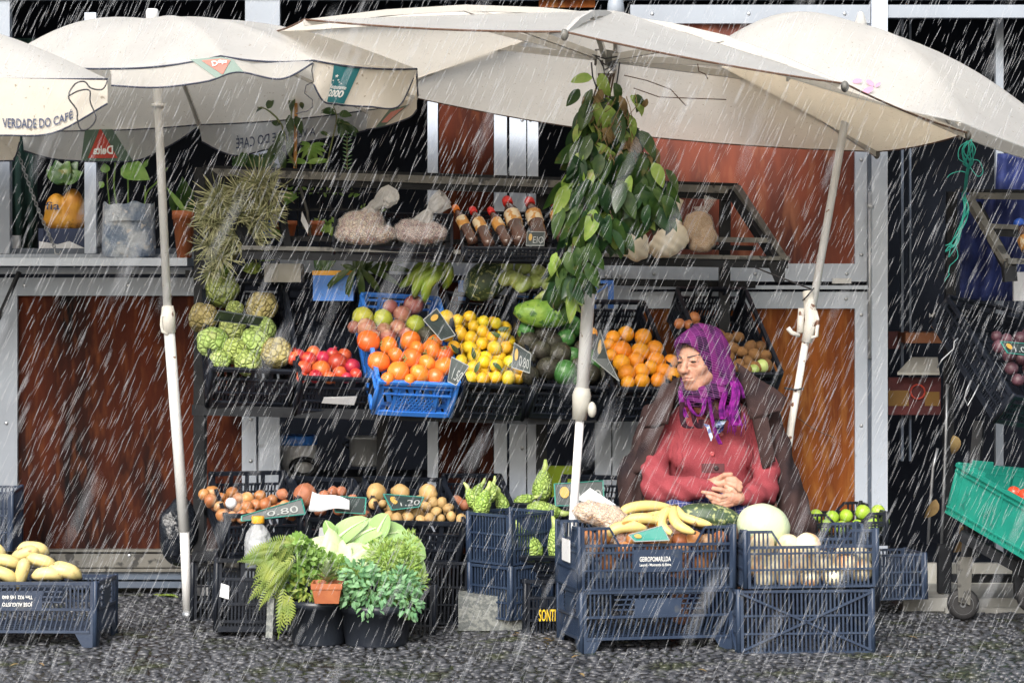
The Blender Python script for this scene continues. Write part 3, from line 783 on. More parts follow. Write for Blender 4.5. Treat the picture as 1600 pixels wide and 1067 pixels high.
        for x in (-L * .3, L * .3): B(x - .05, x + .05, h, h + .016, 0, t)
def crate_mb(w, l, h, style, plate=None, sstyle=None):
    mb = MB(); I = Matrix.Identity(4)
    def SM(ang, off): return Matrix.Rotation(ang, 4, 'Z') @ Matrix.Translation((0, off, 0))
    side(mb, w, h, style, SM(0, -l / 2), plate); side(mb, w, h, style, SM(PI, -l / 2))
    ss = sstyle or style
    side(mb, l - .016, h, ss, SM(PI / 2, -w / 2)); side(mb, l - .016, h, ss, SM(-PI / 2, -w / 2))
    z = h * .22 if style == 'feet' else 0.002
    n = int(w / .03)
    for i in range(n): x = -w / 2 + w * (i + .5) / n; mb.box(x - .010, x + .010, -l / 2 + .007, l / 2 - .007, z, z + .004)
    for i in range(5): y = -l / 2 + l * (i + .5) / 5; mb.box(-w / 2 + .007, w / 2 - .007, y - .012, y + .012, z + .004, z + .008)
    # rounded corner columns
    for sx in (-1, 1):
        for sy in (-1, 1):
            mb.lathe([(.009, 0), (.009, h + .002), (.006, h + .004)], 8, Matrix.Translation((sx * (w / 2 - .004), sy * (l / 2 - .004), 0)))
    return mb
CRATES = {}
CACHE = {}
def crate(key, FL, FR, BL, h, style, m, label, group, sink=.035, plate=None, sstyle=None):
    fl, fr, bl = A3(FL), A3(FR), A3(BL)
    X = (fr - fl); w = X.length; X.normalize(); Yv = bl - fl; Yv -= X * Yv.dot(X); l = Yv.length; Yv.normalize(); Z = X.cross(Yv)
    w = round(w, 2); l = round(l, 2)
    M = Matrix((X, Yv, Z)).transposed().to_4x4(); M.translation = fl + X * w / 2 + Yv * l / 2 - Z * h
    o = single('crate', crate_mb(w, l, h, style, plate, sstyle), m, label, 'crate', group, M=M)
    o['l0'] = 0; del o['l0']
    CRATES[key] = dict(M=M, w=w, l=l, h=h, o=o, sink=sink)
    return o
GT = 'tilted produce crates on the middle tier of the rack'
GL = 'tilted produce crates on the lowest tier'
GF = 'crates stacked on the ground in front'
crate('M1', (330, 574, 8.70), (464, 579, 8.78), (288, 436, 9.12), .20, 'vent', 'black_plastic', 'black slatted crate full of scaly green cherimoyas', GT)
crate('M2', (470, 588, 8.74), (588, 592, 8.82), (432, 447, 9.16), .20, 'vent', 'black_plastic', 'black crate holding red pomegranates beside the blue crate', GT)
crate('M3', (592, 594, 8.70), (716, 600, 8.78), (541, 457, 9.12), .17, 'honey', 'blue_plastic', 'bright blue crate of persimmons and wrinkled passion fruit', GT)
crate('M4', (728, 598, 8.76), (832, 604, 8.83), (684, 455, 9.18), .18, 'vent', 'black_plastic', 'black crate of small yellow orange tangerines', GT)
crate('M5', (838, 600, 8.78), (952, 606, 8.86), (802, 452, 9.20), .18, 'vent', 'black_plastic', 'black crate of avocados with a papaya lying at its back', GT)
crate('M6', (960, 606, 8.80), (1062, 606, 8.88), (922, 470, 9.20), .18, 'vent', 'black_plastic', 'black crate of large oranges next to the seated woman', GT)
crate('M7', (1112, 583, 8.84), (1222, 583, 8.92), (1042, 450, 9.22), .18, 'vent', 'black_plastic', 'black crate of brown kiwis behind the headscarf', GT)
crate('L1', (352, 803, 8.58), (474, 800, 8.66), (300, 738, 8.98), .19, 'vent', 'black_plastic', 'black crate of brown onions at the lower left', GL)
crate('L2', (480, 808, 8.58), (580, 812, 8.64), (440, 743, 9.0), .19, 'vent', 'black_plastic', 'black crate of sweet potatoes with white paper over its rim', GL)
crate('L3', (600, 813, 8.58), (727, 816, 8.66), (562, 744, 9.0), .19, 'vent', 'black_plastic', 'black crate of yellow brown potatoes', GL)
crate('L8', (712, 800, 8.9), (806, 800, 8.95), (690, 740, 9.2), .16, 'vent', 'black_plastic', 'black crate of knobbly green fruit with its back rim under the middle post', GL)
crate('L9', (905, 800, 8.8), (1000, 802, 8.85), (880, 742, 9.1), .16, 'vent', 'black_plastic', 'black crate between the white pole and the brown coat', GL)
crate('S1', (729, 799, 8.62), (798, 805, 8.46), (742, 788, 8.92), .19, 'dense', 'navy_plastic', 'upper slate blue crate of knobbly fruit standing on another crate over the stone block', GF, sstyle='dense')
crate('S2', (731, 879, 8.61), (798, 886, 8.45), (744, 866, 8.91), .20, 'dense', 'navy_plastic', 'lower slate blue crate resting on the grey stone block', GF)
crate('L5', (806, 868, 8.50), (898, 870, 8.54), (806, 786, 8.85), .10, 'vent', 'black_plastic', 'dark crate tipped forward with large knobbly green fruit', GL)
crate('L6', (820, 905, 8.46), (900, 905, 8.50), (815, 895, 8.8), .245, 'vent', 'black_plastic', 'dark crate with yellow lettering under the knobbly fruit', GF)
crate('C1', (904, 824, 8.00), (1150, 820, 8.115), (866, 812, 8.36), .225, 'dip', 'navy_plastic', 'slate blue crate with a white printed plate, holding onions, bananas and peanuts', GF, plate=.09)
crate('C2', (907, 923, 8.00), (1148, 918, 8.115), (872, 910, 8.36), .225, 'feet', 'navy_plastic', 'slate blue crate with lattice sides and feet under the crate of bananas', GF)
crate('C3', (1163, 829, 8.00), (1370, 826, 8.03), (1160, 818, 8.34), .205, 'dip', 'navy_plastic', 'slate blue crate of pale round gourds with the white melon', GF)
crate('C4', (1152, 922, 8.00), (1366, 920, 8.03), (1150, 912, 8.34), .225, 'xbrace', 'navy_plastic', 'slate blue crate with diagonal braces under the gourds', GF)
crate('C5', (-90, 908, 8.14), (151, 909, 8.12), (-75, 896, 8.5), .235, 'feet', 'navy_plastic', 'slate blue crate heaped with short bananas at the far left', GF)
crate('C6', (-70, 768, 9.1), (22, 768, 9.12), (-65, 758, 9.4), .24, 'dense', 'navy_plastic', 'dark crate at the left edge in front of the grey panel', GF)
crate('C7', (338, 872, 8.34), (520, 874, 8.40), (318, 858, 8.70), .27, 'vent', 'black_plastic', 'dark slatted crate behind the ferns under the onion crate', GF)
crate('C8', (560, 912, 8.36), (680, 914, 8.40), (545, 900, 8.68), .22, 'dense', 'black_plastic', 'low black crate right of the parsley pots', GF)
crate('R6', (1262, 803, 8.72), (1386, 800, 8.76), (1262, 785, 9.1), .13, 'dip', 'black_plastic', 'black crate of bright green apples behind the brown coat', GF)
crate('R7', (1362, 866, 8.88), (1447, 864, 8.9), (1360, 857, 9.2), .18, 'dense', 'navy_plastic', 'dark empty crate on the pavement right of the gourds', GF)
crate('R8', (1258, 868, 8.66), (1372, 866, 8.7), (1258, 858, 9.0), .24, 'dense', 'black_plastic', 'black crate under the green apples behind the gourd crates', GF)
crate('R1', (1584, 617, 8.55), (1710, 640, 8.75), (1526, 470, 9.05), .145, 'vent', 'black_plastic', 'black crate of purple potatoes tipped forward at the right edge', GT)
crate('R2', (1497, 723, 8.80), (1650, 808, 8.25), (1640, 722, 9.15), .205, 'solid', 'teal_plastic', 'turquoise folding crate of tomatoes tipped on the cart', 'cart crates')
crate('L7', (300, 880, 8.78), (350, 880, 8.80), (290, 868, 9.1), .22, 'dense', 'black_plastic', 'narrow black crate under the onion crate beside the left pole foot', GF)
crate('L10', (640, 876, 8.62), (735, 878, 8.66), (630, 862, 8.98), .24, 'dense', 'black_plastic', 'black crate in the shadow left of the stone block', GF)
# lettering on crates
def on_crate(key, txt, x, z, width, height, m, rot=0, sub='lettering'):
    c = CRATES[key]; M = c['M'] @ Matrix.Translation((x, -c['l'] / 2 - .005, z)) @ Matrix.Rotation(rot, 4, 'Y')
    vs, fs = text_geo(txt, width, height, .012); mb = MB(); mb.add([(a, 0, b) for a, b in vs], fs, M); part(sub, mb, m, c['o'])
on_crate('C1', 'GEIROPOMAR,LDA', -.01, .108, .115, .020, 'logo_white')
on_crate('C1', 'Leomil - Moimenta da Beira', -.01, .089, .115, .010, 'logo_white')
on_crate('C5', 'JOSE AUGUSTO', -.005, .156, .11, .018, 'logo_white', PI)
on_crate('C5', 'Tlm 932 145 840', -.005, .180, .11, .013, 'logo_white', PI)
on_crate('L6', 'SONTI SO', .005, .112, .10, .045, 'yellow_ink')
def sticker(key, pts, m='paper', name='sticker'):
    c = CRATES[key]; mb = MB(); mb.poly([Vector(p) for p in pts], .0015, Vector((0, 1, 0)), M=c['M']); part(name, mb, m, c['o'])
def sidest(key, y0, y1, z0, z1):
    c = CRATES[key]; w = c['w']; mb = MB(); mb.box(-w / 2 - .006, -w / 2 - .004, y0, y1, z0, z1, c['M']); part('sticker', mb, 'paper', c['o'])
sidest('C1', -.07, .06, .09, .17); 
l = CRATES['C7']['l']; sticker('C7', [(-.20, -l / 2 - .006, .13), (-.165, -l / 2 - .006, .12), (-.165, -l / 2 - .006, .17), (-.195, -l / 2 - .006, .18)][::-1])
l = CRATES['L2']['l']; sticker('L2', [(-.075, -l / 2 - .01, .115), (-.01, -l / 2 - .01, .115), (-.01, -l / 2 - .01, .155), (-.075, -l / 2 - .01, .155)])
l = CRATES['M2']['l']; sticker('M2', [(-.05, -l / 2 - .01, .075), (.08, -l / 2 - .01, .07), (.085, -l / 2 - .01, .115), (-.045, -l / 2 - .01, .105)])

# ---------------------------------------------------------------- fruit
def hit(key, px, py, lift=0.0):
    """point of a crate's filling level seen along a photo ray; lift along the crate's up"""
    c = CRATES[key]; Z = (c['M'].to_3x3() @ Vector((0, 0, 1))).normalized(); p0 = c['M'] @ Vector((0, 0, c['h'] - c['sink']))
    o = Vector((0, 0, CH)); d = at(px, py, 1) - o; t = (p0 + Z * lift - o).dot(Z) / d.dot(Z); return o + d * t
def rM(p, s=1, e=None, rr=rnd):
    e = e or (rr.uniform(0, 6.3), rr.uniform(0, 6.3), rr.uniform(0, 6.3))
    M = Matrix.Rotation(e[2], 4, 'Z') @ Matrix.Rotation(e[1], 4, 'Y') @ Matrix.Rotation(e[0], 4, 'X')
    if not hasattr(s, '__len__'): s = (s, s, s)
    M = M @ Matrix.Diagonal((*s, 1)); M.translation = p; return M
from mathutils import noise as mn
def lump(r, amp=.05, f=2.5, seed=0, nu=18, nv=12, pinch=0.0, top=None):
    mb = MB()
    def fn(u):
        k = 1 + amp * mn.noise(u * f + Vector((seed, seed * 2, 0))) - pinch * max(0, u.z - .8) * 1.5
        if top: k *= top(u)
        return k
    mb.ell((0, 0, 0), r, nu=nu, nv=nv, fn=fn); return mb
voro(mat('skin_cherimoya', (.42, .52, .17), (.30, .42, .10), 8, .55, .2, 40, rv=.16, hv=.02, dirt=(.30, .25, .12), dscale=9, dlo=.62, dhi=.75), 42, (.09, .13, .03), .07, 1, .006)
voro(mat('skin_cherimoya_ripe', (.42, .36, .14), (.32, .26, .10), 8, .6, .2, 40, rv=.1, dirt=(.10, .07, .04), dscale=9, dlo=.60, dhi=.72), 42, (.14, .11, .04), .07, 1, .006)
mat('skin_pomegranate', (.50, .035, .03), (.42, .02, .035), 12, .3, .1, 60, rv=.2, hv=.02, dirt=(.6, .18, .05), dscale=18, dlo=.56, dhi=.72)
mat('skin_pomegranate_orange', (.66, .16, .03), (.55, .07, .03), 12, .3, .1, 60, rv=.1, hv=.01)
mat('skin_persimmon', (.80, .20, .03), (.74, .15, .025), 10, .28, .08, 60, rv=.1, hv=.012, dirt=(.80, .33, .06), dscale=14, dlo=.55, dhi=.7)
mat('calyx', (.34, .30, .10), (.2, .2, .06), 40, .7)
mat('skin_passion', (.26, .09, .07), (.34, .15, .10), 18, .5, .9, 70, rv=.2, hv=.02, dirt=(.42, .25, .17), dscale=30, dlo=.52, dhi=.62)
mat('skin_passion_green', (.42, .42, .05), (.28, .34, .05), 10, .4, .6, 50, rv=.12, hv=.02)
mat('skin_tangerine', (.78, .46, .02), (.72, .54, .03), 8, .35, .35, 220, rv=.13, hv=.02, dirt=(.52, .46, .03), dscale=12, dlo=.6, dhi=.75)
mat('skin_orange', (.86, .34, .02), (.80, .28, .018), 8, .33, .4, 200, rv=.13, hv=.012)
voro(mat('skin_avocado', (.055, .055, .035), (.035, .03, .025), 20, .4, .6, 90, rv=.3, hv=.01, dirt=(.10, .10, .06), dscale=30), 130, (.03, .03, .02), .2, .6, .003)
mat('skin_avocado_green', (.06, .19, .045), (.035, .12, .03), 20, .35, .6, 90, rv=.25, dirt=(.14, .22, .08), dscale=40)
mat('skin_papaya', (.10, .24, .03), (.24, .38, .06), 16, .4, .8, 60, dirt=(.05, .13, .03), dscale=34, dlo=.52, dhi=.62)
mat('skin_kiwi', (.22, .11, .035), (.16, .075, .025), 30, .8, .6, 300, rv=.2)
mat('skin_onion', (.46, .20, .07), (.34, .12, .045), 10, .4, .4, 30, rv=.25, hv=.01, stretch=(1, 1, .25), dirt=(.62, .42, .25), dscale=14, dlo=.55, dhi=.7)
mat('skin_potato', (.48, .32, .13), (.40, .25, .10), 14, .6, .5, 70, rv=.15, dirt=(.22, .13, .06), dscale=40, dlo=.62, dhi=.72)
mat('skin_sweet', (.42, .17, .09), (.34, .12, .06), 14, .6, .5, 50, rv=.15, dirt=(.2, .1, .06), dscale=30)
mat('skin_purple', (.12, .05, .07), (.08, .035, .05), 14, .5, .5, 60, rv=.25, dirt=(.2, .12, .12), dscale=30)
mat('skin_tomato', (.70, .06, .025), rough=.2)
mat('skin_apple', (.36, .52, .05), (.28, .46, .04), 8, .3, rv=.1)
mat('skin_melon', (.58, .66, .45), (.52, .61, .39), 7, .45, .3, 90, dirt=(.46, .50, .3), dscale=25, dlo=.6, dhi=.75)
mat('skin_squash', (.05, .085, .04), (.03, .055, .03), 20, .5, .5, 60, dirt=(.30, .33, .14), dscale=55, dlo=.56, dhi=.62)
mat('skin_gourd', (.80, .72, .50), (.74, .60, .38), 8, .45, .3, 40, rv=.1, dirt=(.60, .22, .06), dscale=9, dlo=.56, dhi=.72)
mat('skin_banana', (.68, .53, .19), (.60, .47, .18), 8, .45, .2, 40, rv=.1, dirt=(.28, .15, .03), dscale=26, dlo=.64, dhi=.70)
mat('skin_banana_pale', (.66, .54, .24), (.60, .50, .20), 8, .45, .2, 40, rv=.1, dirt=(.34, .20, .08), dscale=24, dlo=.62, dhi=.68)
mat('skin_banana_green', (.20, .34, .04), (.30, .40, .07), 8, .4, .2, 40, rv=.15, dirt=(.10, .14, .02), dscale=26, dlo=.62, dhi=.7)
mat('skin_chayote', (.34, .44, .12), (.42, .50, .18), 8, .4, .3, 40, rv=.15)
mat('banana_tip', (.05, .035, .02), rough=.8)
voro(mat('skin_knobbly', (.26, .42, .07), (.36, .48, .13), 12, .5, .2, 40, rv=.15), 62, (.10, .18, .03), .12, 1, .006)
mat('skin_cabbage', (.56, .68, .36), (.66, .76, .48), 7, .5, .3, 30, trans=.15)
mat('skin_cabbage_leaf', (.26, .44, .14), (.36, .54, .22), 7, .5, .4, 30, trans=.2)

def pile(key, items, meshes, name, label, cat, group, lift=.0, unit=1.0, squash=(1, 1, 1), child=None, orient=None):
    """items (px,py,rpx[,mesh index]); meshes of radius 1 m scaled per item; every fruit a thing"""
    out = []
    for it in items:
        px, py, r = it[:3]; k = it[3] if len(it) > 3 else rnd.randrange(len(meshes))
        p = hit(key, px, py, lift); rad = r / FPX * p.y * unit
        o = bpy.data.objects.new(name, meshes[k]); COL.objects.link(o)
        e = orient() if orient else None
        o.matrix_world = rM(p, tuple(rad * q for q in squash), e); MW[o.name] = o.matrix_world.copy(); tagit(o, label, cat, group)
        if child:
            for nm, me in child:
                c = bpy.data.objects.new(nm, me); COL.objects.link(c); c.parent = o
        out.append(o)
    return out
def scatter(poly, r, seed, jit=.0, tries=4000, gap=.86):
    rr = random.Random(seed); pts = []
    xs = [p[0] for p in poly]; ys = [p[1] for p in poly]
    def inside(x, y):
        c = False; j = len(poly) - 1
        for i in range(len(poly)):
            (xi, yi), (xj, yj) = poly[i], poly[j]
            if (yi > y) != (yj > y) and x < (xj - xi) * (y - yi) / (yj - yi) + xi: c = not c
            j = i
        return c
    for _ in range(tries):
        x = rr.uniform(min(xs), max(xs)); y = rr.uniform(min(ys), max(ys))
        if inside(x, y) and all((x - q[0]) ** 2 + ((y - q[1]) * 1.15) ** 2 > (2 * r * gap) ** 2 for q in pts): pts.append((x, y, r * rr.uniform(.85, 1.12)))
    pts.sort(key=lambda q: q[1]); return pts
me_ch = [lump(1, .14, 1.6, s, 26, 18, .5, lambda u: 1 - .12 * max(0, -u.z)).mesh('cherimoya', 'skin_cherimoya') for s in (1, 2, 3)]
me_ch2 = [lump(1, .16, 1.8, 9, 26, 18, .5).mesh('cherimoya', 'skin_cherimoya_ripe')]
# scale textures by object space: unit mesh, so use metre-scaled copies instead
def rescale(mb, k): mb.v = [(x * k, y * k, z * k) for x, y, z in mb.v]; return mb
def fruitmesh(r, matname, amp=.05, f=2.5, seed=0, name='fruit', **k):
    return rescale(lump(1, amp, f, seed, **k), r).mesh(name, matname)
U = {}
ORD = ('first', 'second', 'third', 'fourth', 'fifth', 'sixth', 'seventh', 'eighth')
def unit_pile(key, items, protos, r0, *a, **k):
    rows = k.pop('rows', None)
    if rows:
        its = sorted(items, key=lambda q: q[1]); n = max(2, round(math.sqrt(len(its)))); per = math.ceil(len(its) / n); out = []
        for i in range(0, len(its), per):
            for j, it in enumerate(sorted(its[i:i + per], key=lambda q: q[0])):
                out += unit_pile(key, [it], protos, r0, a[0], '%s, %s row from the back, %s from the left' % (rows, ORD[i // per], ORD[j]), *a[2:], **k)
        return out
    return pile(key, items, protos, *a, unit=1 / r0 * k.pop('unit', 1), **k)
me_ch = [fruitmesh(.06, 'skin_cherimoya', .14, 1.6, s, 'cherimoya', nu=26, nv=18, pinch=.5) for s in (1, 2, 3)] + [fruitmesh(.06, 'skin_cherimoya_ripe', .16, 1.8, 9, 'cherimoya', nu=26, nv=18, pinch=.5)]
GCH = 'cherimoyas in the black crate'
ch = [(345, 452, 28, 0), (409, 481, 25, 3), (367, 483, 14, 1), (318, 497, 24, 3), (362, 514, 22, 1), (411, 516, 21, 2), (332, 535, 25, 2), (398, 537, 25, 0), (366, 548, 21, 1), (432, 551, 25, 3), (343, 564, 17, 2), (388, 567, 21, 0)]
lab_ch = ['large pale green cherimoya topmost in the pile', 'yellowish cherimoya at the upper right of the pile', 'small green cherimoya tucked behind the price card', 'browning cherimoya at the left of the pile', 'green cherimoya directly below the black price card',
          'green cherimoya with a brown patch right of the price card', 'round pale cherimoya at the lower left of the pile', 'bright green cherimoya in the centre right of the pile', 'pale cherimoya wedged in the middle of the pile', 'tan brown cherimoya at the right corner of the crate', 'cherimoya low at the left crate rim', 'cherimoya half sunk behind the front rim']
for it, lb in zip(ch, lab_ch):
    unit_pile('M1', [it], me_ch, .06, 'cherimoya', lb, 'cherimoya', GCH, lift=.02)
mb = MB()
for k in range(6):
    a = k * PI / 3; mb.poly([(.0085 * math.cos(a - .5), .0085 * math.sin(a - .5), .036), (.0085 * math.cos(a + .5), .0085 * math.sin(a + .5), .036), (.012 * math.cos(a), .012 * math.sin(a), .052)], .001, Vector((0, 0, -1)))
crown = mb.mesh('crown', 'skin_pomegranate')
me_po = [fruitmesh(.038, 'skin_pomegranate', .06, 2.5, s, 'pomegranate', nu=20, nv=14) for s in (1, 2)] + [fruitmesh(.038, 'skin_pomegranate_orange', .06, 2.5, 5, 'pomegranate', nu=20, nv=14)]
po = [(458, 560, 11, 0), (466, 557, 12, 0), (490, 551, 11, 2), (482, 562, 13, 0), (505, 560, 12, 0), (519, 553, 10, 0), (538, 556, 12, 1), (474, 576, 13, 1), (502, 578, 15, 2), (527, 567, 16, 1), (550, 573, 13, 0), (531, 583, 11, 2), (493, 588, 11, 0), (556, 585, 10, 0), (515, 590, 10, 2), (472, 590, 9, 0), (541, 590, 9, 1)]
unit_pile('M2', po, me_po, .038, 'pomegranate', 'shiny red pomegranate in the black crate left of the blue one', 'pomegranate', 'pomegranates in the black crate', lift=.012, child=[('crown', crown)], rows='pomegranate in its crate')
# dark spare boxes of herbs behind the pomegranates
me_ps = [fruitmesh(.045, 'skin_persimmon', .05, 1.5, s, 'persimmon', nu=22, nv=14, pinch=.3) for s in (1, 2, 3)]
mb = MB()
for k in range(4):
    a = k * PI / 2; ca, sa = math.cos(a), math.sin(a)
    mb.grid([[Vector((ca * q * .022 - sa * w_ * .012 * (1.05 - q), sa * q * .022 + ca * w_ * .012 * (1.05 - q), .040 + .003 * q)) for w_ in (-1, 0, 1)] for q in (0, .5, 1)])
mb.tube([(0, 0, .038), (.002, 0, .052)], .0035, 6)
caly = mb.mesh('calyx', 'calyx')
ps = [(576, 533, 19), (607, 540, 15), (641, 533, 17), (679, 535, 13), (651, 545, 13), (674, 547, 17), (695, 553, 14), (618, 556, 14), (643, 560, 17), (592, 565, 18), (667, 568, 15), (693, 573, 17), (622, 581, 18), (655, 585, 17), (680, 589, 14), (605, 592, 11), (640, 594, 10)]
unit_pile('M3', ps, me_ps, .045, 'persimmon', 'plump orange persimmon in the front of the blue crate', 'persimmon', 'persimmons in the blue crate', lift=.03, child=[('calyx', caly)], squash=(1, 1, .88), rows='orange persimmon in the crate')
me_pf = [fruitmesh(.036, 'skin_passion', .10, 4, s, 'passion_fruit', nu=20, nv=14) for s in (1, 2)] + [fruitmesh(.036, 'skin_passion_green', .08, 3, 5, 'passion_fruit', nu=20, nv=14)]
unit_pile('M3', [(646, 477, 16, 0), (610, 480, 12, 1), (628, 492, 14, 0), (553, 511, 10, 0), (572, 513, 16, 1), (600, 516, 12, 0), (622, 513, 14, 1), (606, 527, 13, 0), (635, 522, 11, 1), (585, 524, 10, 1)], me_pf, .036, 'passion_fruit', 'wrinkled purple brown passion fruit at the back of the blue crate', 'passion fruit', 'purple passion fruit in the blue crate', lift=.02, rows='purple brown wrinkled passion fruit')
unit_pile('M3', [(567, 496, 17, 2), (598, 499, 16, 2), (649, 507, 15, 2)], me_pf, .036, 'passion_fruit', 'smooth yellow green passion fruit at the back of the blue crate', 'passion fruit', 'green passion fruit in the blue crate', lift=.02, rows='yellow green passion fruit')
unit_pile('M3', [(667, 524, 15, 0)], [fruitmesh(.036, 'skin_avocado', .08, 3, 7, 'avocado')], .036, 'avocado', 'single dark rough avocado among the persimmons beside the price card', 'avocado', None, lift=.03)
me_tg = [fruitmesh(.029, 'skin_tangerine', .04, 2.5, s, 'tangerine', nu=18, nv=12, pinch=.35) for s in (1, 2, 3)]
tg = scatter([(690, 494), (712, 492), (792, 500), (799, 540), (806, 560), (828, 578), (826, 598), (738, 596), (724, 570), (703, 545)], 11.2, 5, gap=.78)
unit_pile('M4', tg, me_tg, .029, 'tangerine', 'small yellow orange tangerine in the heaped black crate', 'tangerine', 'tangerines in the black crate', lift=.02, squash=(1, 1, .9))
tg2 = scatter([(695, 500), (790, 505), (820, 590), (740, 592)], 12, 15, gap=.8)
unit_pile('M4', tg2, me_tg, .029, 'tangerine', 'small yellow orange tangerine in the heaped black crate', 'tangerine', 'tangerines in the black crate', lift=-.018, squash=(1, 1, .9))
def leafshape(mb, p, d, n, L, Wd, curl=.2, m=0, seg=5, fold=.15, tipw=.0, shape=1.0):
    """a leaf as a gridded blade from p along d, normal n"""
    d = Vector(d).normalized(); n = Vector(n); n = (n - d * n.dot(d))
    if n.length < 1e-5: n = d.orthogonal()
    n.normalize(); s = d.cross(n); rows = []
    q = Vector(p); dd = d.copy()
    for i in range(seg + 1):
        t = i / seg; w = Wd * .5 * (math.sin(PI * min(1, t ** .75 * .96 + .04)) ** shape) + .0004
        nn = n * math.cos(curl * t) + d * math.sin(curl * t)
        rows.append([q - s * w + nn * (w * fold * 2), q.copy(), q + s * w + nn * (w * fold * 2)])
        dd = d * math.cos(curl * (t + .5 / seg)) - n * math.sin(curl * (t + .5 / seg)); q = q + dd * (L / seg)
    mb.grid(rows, m=m)
def rdir(rr=rnd):
    while True:
        v = Vector((rr.uniform(-1, 1), rr.uniform(-1, 1), rr.uniform(-1, 1)))
        if .1 < v.length < 1: return v.normalized()
for (x, y, a) in ((778, 516, .3), (783, 527, 2.6), (716, 552, 2.2), (725, 578, 3.6), (742, 582, 1.2), (770, 567, -.6), (795, 572, .5), (741, 561, 1.7)):
    mb = MB(); p = hit('M4', x, y, .045); leafshape(mb, p, Vector((math.cos(a), -.2, math.sin(a))), Vector((0, -1, .4)), .05, .018, .5)
    single('leaf', mb, 'leaf', 'loose glossy tangerine leaf lying on the tangerines', 'leaf', 'tangerine leaves on the tangerines')
me_av = [fruitmesh(.04, 'skin_avocado', .06, 1.6, s, 'avocado', nu=20, nv=14, top=lambda u: 1 + .22 * max(0, u.z)) for s in (1, 2)]
me_ag = [fruitmesh(.04, 'skin_avocado_green', .06, 1.6, 4, 'avocado', nu=20, nv=14, top=lambda u: 1 + .22 * max(0, u.z))]
unit_pile('M5', [(850, 521, 18), (824, 535, 15), (866, 534, 13), (846, 549, 15), (874, 554, 18), (910, 545, 14), (855, 576, 18), (826, 560, 12), (829, 585, 13), (922, 585, 15), (950, 585, 16), (903, 575, 13), (935, 540, 12)], me_av, .04, 'avocado', 'dark brown rough skinned avocado in the black crate by the white pole', 'avocado', 'dark avocados in the black crate', lift=.02, rows='dark brown rough avocado')
unit_pile('M5', [(821, 518, 13), (884, 528, 15), (895, 511, 17), (883, 584, 19), (896, 555, 13), (939, 566, 14), (924, 556, 11), (905, 594, 10)], me_ag, .04, 'avocado', 'glossy green avocado in the black crate by the white pole', 'avocado', 'green avocados in the black crate', lift=.02, rows='glossy green avocado')
mb = MB(); mb.ell((0, 0, 0), (.118, .055, .056), nu=24, nv=16, fn=lambda u: 1 + .10 * mn.noise(u * 2.2) + .08 * u.x)
single('papaya', mb, 'skin_papaya', 'big mottled green papaya lying across the avocado crate', 'papaya', M=rM(at(845, 490, 9.0), 1, (0, R(6), R(8))))
mb = MB(); mb.tube([at(x, y, 9.08) for x, y in ((835, 468), (848, 461), (866, 459), (884, 463), (893, 470))], [.006, .017, .019, .016, .005], 12)
single('cucumber', mb, 'skin_chayote', 'pale green curved cucumber behind the papaya', 'cucumber')
me_or = [fruitmesh(.036, 'skin_orange', .03, 2, s, 'orange', nu=22, nv=14) for s in (1, 2)]
unit_pile('M6', [(958, 528, 12), (978, 522, 13), (1005, 527, 14), (924, 521, 10), (952, 538, 10), (971, 548, 16), (1000, 550, 15.5), (1023, 546, 14.5), (955, 555, 10), (971, 567, 14), (993, 563, 13), (1025, 563, 14), (979, 583, 14), (1002, 580, 13), (1017, 574, 12), (1037, 580, 13), (1003, 595, 12.5), (981, 598, 11), (1028, 594, 12), (1052, 585, 12), (1048, 565, 12)],
          me_or, .036, 'orange', 'large bright orange in the black crate left of the seated woman', 'orange', 'oranges in the black crate', lift=.02, rows='bright orange in the crate')
me_kw = [fruitmesh(.027, 'skin_kiwi', .05, 2, s, 'kiwi', nu=14, nv=10) for s in (1, 2)]
kw = scatter([(1122, 520), (1165, 528), (1188, 540), (1203, 568), (1196, 580), (1130, 578)], 9.5, 8, gap=.78)
unit_pile('M7', kw, me_kw, .027, 'kiwi', 'fuzzy brown kiwi in the crate behind the headscarf', 'kiwi', 'kiwis in the crate behind the woman', lift=.02, squash=(1, 1, 1.25))
unit_pile('M7', scatter([(1052, 498), (1085, 496), (1092, 512), (1058, 514)], 9, 3, gap=.8), [fruitmesh(.03, 'skin_onion', .05, 2, 3, 'onion')], .03, 'onion', 'brown onion showing over the top of the headscarf', 'onion', 'onions at the back of the kiwi crate', lift=.02)
unit_pile('M7', [(1191, 572, 11), (1178, 578, 9)], [fruitmesh(.03, 'skin_chayote', .05, 2, 3, 'lime')], .03, 'lime', 'pale yellow green lime at the front corner of the kiwi crate', 'lime', 'limes in the kiwi crate', lift=.02)
me_on = [fruitmesh(.03, 'skin_onion', .06, 2, s, 'onion', nu=18, nv=12, top=lambda u: 1 + .35 * max(0, u.z - .85) * 4) for s in (1, 2, 3)]
unit_pile('L1', scatter([(316, 772), (345, 766), (400, 772), (440, 782), (470, 792), (470, 802), (352, 812), (338, 800)], 9.5, 11, gap=.74), me_on, .03, 'onion', 'brown papery onion in the lower left crate', 'onion', 'onions in the lower left crate', lift=.015)
unit_pile('L1', scatter([(330, 780), (450, 785), (462, 800), (355, 808)], 10, 21, gap=.8), me_on, .03, 'onion', 'brown papery onion in the lower left crate', 'onion', 'onions in the lower left crate', lift=-.02)
unit_pile('L1', [(361, 786, 9)], [fruitmesh(.03, 'paper', .04, 2, 3, 'onion')], .03, 'onion', 'single peeled white onion among the brown ones', 'onion', None, lift=.035)
me_sw = [fruitmesh(.035, 'skin_sweet', .14, 1.7, s, 'sweet_potato', nu=16, nv=12) for s in (1, 2)]
